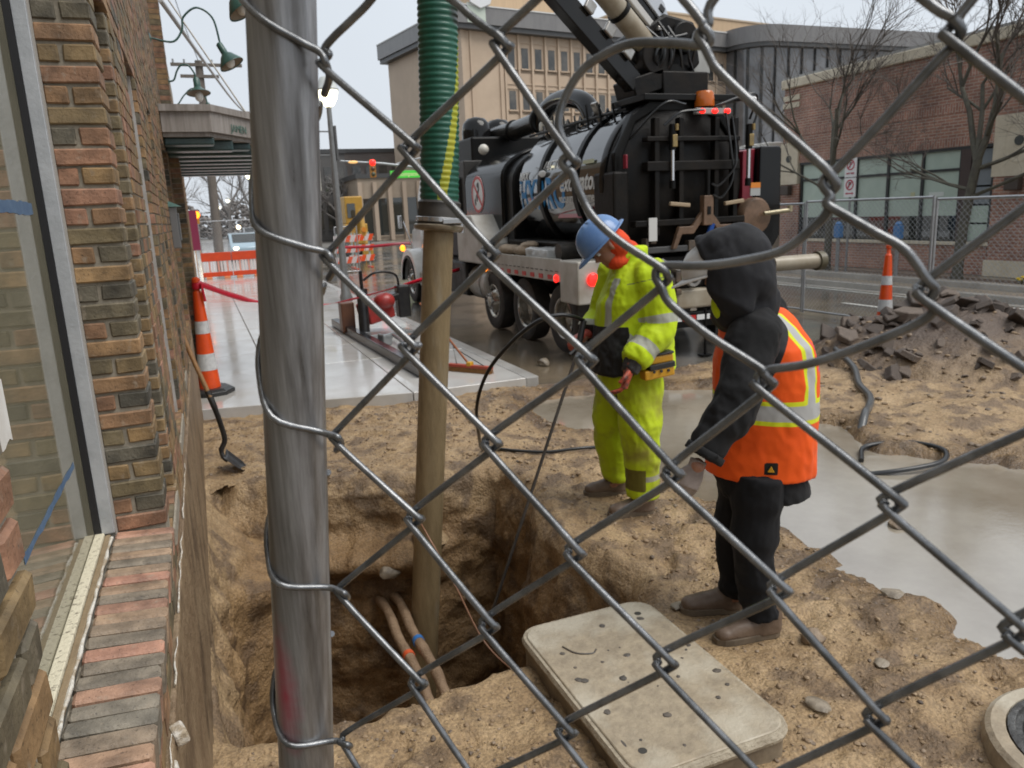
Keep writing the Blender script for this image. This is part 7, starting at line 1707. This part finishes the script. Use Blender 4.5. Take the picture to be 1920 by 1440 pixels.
# striped barricades
for i,(x,y,l) in enumerate(((5.45,31.5,'orange striped barricade in the road, left of the pair'),(6.2,32.5,'orange striped barricade in the road, right of the pair'))):
    t = thing('barricade', l, 'barricade', (x,y,-.15), 'striped barricades in the road')
    for s in (-.35,.35):
        b = MB(); b.box(x+s-.03,x+s+.03,y-.03,y+.03,-.12,1.3); b.build('upright', mat('barricade_post',(.3,.36,.33),rough=.5), t)
        b = MB(); b.box(x+s-.05,x+s+.05,y-.4,y+.4,-.15,-.10); b.build('foot', barr, t)
    for k in range(3):
        z = .25+.42*k; b = MB(); b.box(x-.5,x+.5,y-.06,y-.035,z-.13,z+.13); pnl = b.build('board', barw, t)
        for j_ in range(3):
            u = x-.42+.36*j_; b = MB(); b.prism([(u,y-.0625,z-.128),(u+.17,y-.0625,z-.128),(u+.27,y-.0625,z+.128),(u+.10,y-.0625,z+.128)],(0,1,0),.002); b.build('stripe', orange, pnl)
ribbon('barrier_tape', 'far red barrier tape strung from the barricades to the truck fender', [(4.6,29.5,.85),(5.6,28,.86),(6.3,26.5,.95),(6.0,22,1.10),(5.2,19.5,1.15)], .10)
# signal and street name on a mast arm
MA = thing('traffic_signal', 'traffic signal with lit red lamp hanging from a grey mast arm over the road', 'traffic light', (15.6,55,0))
b = MB(); b.tube([(15.6,55,0),(15.6,55,6.0)],[.16,.11],12); b.build('pole', polem, MA, smooth=50)
b = MB(); b.tube([(15.6,55,5.1),(12.5,55,5.5),(9.6,55,5.72)],[.10,.08,.05],10); b.tube([(15.6,55,5.9),(13.5,55,5.45)],.05,8); stuff(b.build('mast_arm', mat('arm_grey',(.35,.37,.38),rough=.4,metal=.4), MA, smooth=50))
b = MB(); b.box(11.55,11.95,54.7,54.95,4.55,5.75); hd = b.build('signal_head', mat('signal_yellow',(.35,.15,.02),rough=.5), MA, bevel=.03)
for z,m_,rr_ in ((5.55,redl,.21),(5.15,mat('lens_dark',(.10,.05,.02),rough=.4),.15),(4.78,mat('lens_green_dark',(.05,.06,.03),rough=.4),.15)):
    b = MB(); b.lathe([(rr_,0),(rr_*.8,.05),(0,.07)],18,(11.75,54.69,z),(0,-1,0)); b.build('lens', m_, hd, smooth=60)
b = MB(); b.ell((10.45,54.9,5.62),(.34,.1,.10)); b.build('amber_light', mat('amber_pale',(.62,.38,.14),rough=.4,emit=(1,.55,.2),estr=.4), MA, smooth=60)
NS = thing('street_name_sign', 'bright green street name sign hanging from the mast arm by the hose', 'sign', (14.0,54.8,4.75))
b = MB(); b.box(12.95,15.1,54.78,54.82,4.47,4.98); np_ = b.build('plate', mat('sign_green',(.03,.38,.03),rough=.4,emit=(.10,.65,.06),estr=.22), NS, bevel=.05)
lettering('Thompson', .40, (14.12,54.772,4.73), (1,0,0), (0,0,1), mat('sign_lettering',(.55,.75,.30),rough=.4), np_, bold=.012)
b = MB(); b.lathe([(.12,0),(.12,.004),(.15,.004),(.15,0)],18,(13.12,54.775,4.72),(0,-1,0),cap=False); b.build('emblem', MATS['sign_lettering'], np_)
# buildings at the end of the street
def block(name, label, x0,x1,y0,y1,h,m,rows,colsn,gl=ofg,roof=None, ww=.6, zb=1.0):
    t = thing(name, label, 'building', ((x0+x1)/2,y0,0)); b = MB(); b.box(x0,x1,y0,y1,0,h); b.build('wall', m, t)
    b = MB(); b.box(x0-.15,x1+.15,y0-.15,y1+.1,h,h+.35); b.build('roof', roof or dband, t)
    sx = (x1-x0)/colsn; sz = (h-zb)/max(rows,1)
    for r in range(rows):
        for c in range(colsn):
            a = x0+sx*(c+.5-ww/2); b = MB(); b.box(a,a+sx*ww,y0-.06,y0+.02,zb+sz*r,zb+sz*r+sz*.65); w_ = b.build('window', gl, t)
            b = MB(); b.box(a-.05,a+sx*ww+.05,y0-.10,y0,zb+sz*r-.12,zb+sz*r-.005); b.build('sill', m, w_)
    return t
block('far_building', 'dark grey building end with flat roof beyond the signal', 9.5,12.6,70,86,7.4,mat('dark_grey_render',(.12,.115,.11),rough=.6),2,3)
block('far_building', 'grey low building with flat roof across the end of the street', 12.8,19.2,76,95,7.9,mat('grey_brown_render',(.17,.145,.13),(.14,.12,.11),scale=1,rough=.6),2,5)
block('far_building', 'brownish building behind the street lamp with pale signboard', 6.2,9.2,66,80,6.6,mat('brown_grey_render',(.20,.165,.145),(.16,.135,.12),scale=1,rough=.6),2,2)
sf = block('storefront', 'beige storefront of tall pilasters left of the hose at the far crossing', 12.2,19.6,63,70,4.9,mat('beige_front',(.36,.29,.22),(.30,.24,.18),scale=1.5,rough=.6),1,6,darkglass,ww=.62,zb=.4)
for i in range(7):
    x = 12.3+1.2*i; b = MB(); b.box(x-.16,x+.16,62.7,63,0,4.6); b.build('pilaster', mat('pilaster_beige',(.42,.33,.25),rough=.6), sf)
b = MB(); b.box(4.3,4.75,32,32.1,3.0,3.75); tag(b.build('pale_signboard', mat('pale_board',(.5,.48,.40),rough=.6), None), 'pale blank signboard between fence post and street lamp', 'sign')
# yellow machine, cars, bus shelter lights far along the road
YM = thing('backhoe', 'yellow backhoe parked behind the street lamp down the road', 'excavator', (7.4,40,-.15)); ymm = mat('machine_yellow', (.45,.25,.03), (.36,.20,.03), scale=3, rough=.45)
b = MB(); b.box(6.85,8.0,39.6,42,.55,1.6); b.build('body', ymm, YM, bevel=.08); b = MB(); b.box(6.95,7.85,39.7,41.2,1.6,2.95); cb_ = b.build('cab', ymm, YM, bevel=.06)
b = MB(); b.box(7.05,7.45,39.66,39.69,1.9,2.6); b.build('window', darkglass, cb_)
for x in (6.85,7.95):
    for y in (39.8,41.7): b = MB(); b.lathe([(.25,0),(.45,.03),(.45,.3),(.25,.33)],18,(x-.15,y,.3),(1,0,0)); b.build('wheel', tyre, YM, smooth=40)
b = MB(); b.tube([(7.4,39.5,1.0),(7.5,38.7,2.2),(7.6,38.2,.6)],.12,8); b.obox((7.6,38.1,.3),(.5,.3,.4)); b.build('digging_arm', ymm, YM, bevel=.02)
def car(label, loc, col, rot=0.0):
    t = thing('parked_car', label, 'car', (0,0,0), 'cars far down the street'); cm_ = mat('car_'+col[0], col[1], rough=.2, coat=.5)
    prof = [(-2.1,.35),(-2.15,.75),(-1.9,.92),(-1.45,.97),(-.95,1.42),(.55,1.45),(1.2,1.0),(1.95,.88),(2.15,.7),(2.15,.35)]
    b = MB(); b.prism([(-.85,y,z) for y,z in prof],(1,0,0),1.7); b.build('body', cm_, t, bevel=.06, smooth=40)
    b = MB(); b.box(-.87,.87,-.8,.6,1.0,1.36); b.build('side_glass', darkglass, t); b = MB(); b.prism([(-.7,-2.0+.55+.02,1.0),(-.7,-.99,1.40),(.7,-.99,1.40),(.7,-1.43,1.0)],(0,-1,.05),.03); b.build('windscreen', darkglass, t)
    for x in (-.75,.75):
        for y in (-1.35,1.3): b = MB(); b.lathe([(.2,0),(.32,.02),(.32,.2),(.2,.22)],18,(x-.11,y,.32),(1,0,0)); b.build('wheel', tyre, t, smooth=40)
    for x in (-.6,.6): b = MB(); b.ell((x,-2.13,.72),(.14,.04,.09)); b.build('headlight', hl, t, smooth=60)
    t.location = loc; t.rotation_euler = (0,0,rot); return t
car('pale blue car seen above the orange barrier beyond the fence', (2.25,43,-.05), ('paleblue',(.30,.40,.46)))
car('small car with headlights far up the street by the treeline', (5.2,88,-.05), ('silver',(.35,.36,.37)), .05)
car('white car far up the street left of the utility pole', (-1.2,70,-.05), ('white',(.6,.6,.6)), .0)
for i,(x,y,z,l) in enumerate(((-.1,62,1.75,'glowing warm shop light low beside the utility pole'),(2.75,60,1.6,'glowing warm light above the pale blue car'),(4.2,64,1.7,'glowing warm light far left of the fence post'))):
    t = thing('shop_light', l, 'lamp', (x,y,z), 'warm lights far along the street'); b = MB(); b.ell((x,y,z),(.16,.12,.16),12,8); b.build('bulb', hl, t, smooth=60); b = MB(); b.tube([(x,y+.1,z),(x,y+.1,0)],.03,6); b.build('post', polem, t)
b = MB(); b.box(-.32,.02,27.0,27.05,1.1,2.35); bn = b.build('banner', mat('crimson_cloth',(.22,.02,.06),rough=.7), None); tag(bn, 'dark crimson banner hanging off the far end of the brick wall', 'banner')
b = MB(); b.box(-8,14,118,130,0,3.2); 
rng2 = np.random.RandomState(9); hb_ = MB()
for i in range(2200):
    x = rng2.uniform(-9,16); y = rng2.uniform(108,122); z = rng2.uniform(.2,3.9)*(1-.25*math.sin(x*.9))
    stone(hb_, (x,y,z), .10+.25*rng2.rand(), .8)
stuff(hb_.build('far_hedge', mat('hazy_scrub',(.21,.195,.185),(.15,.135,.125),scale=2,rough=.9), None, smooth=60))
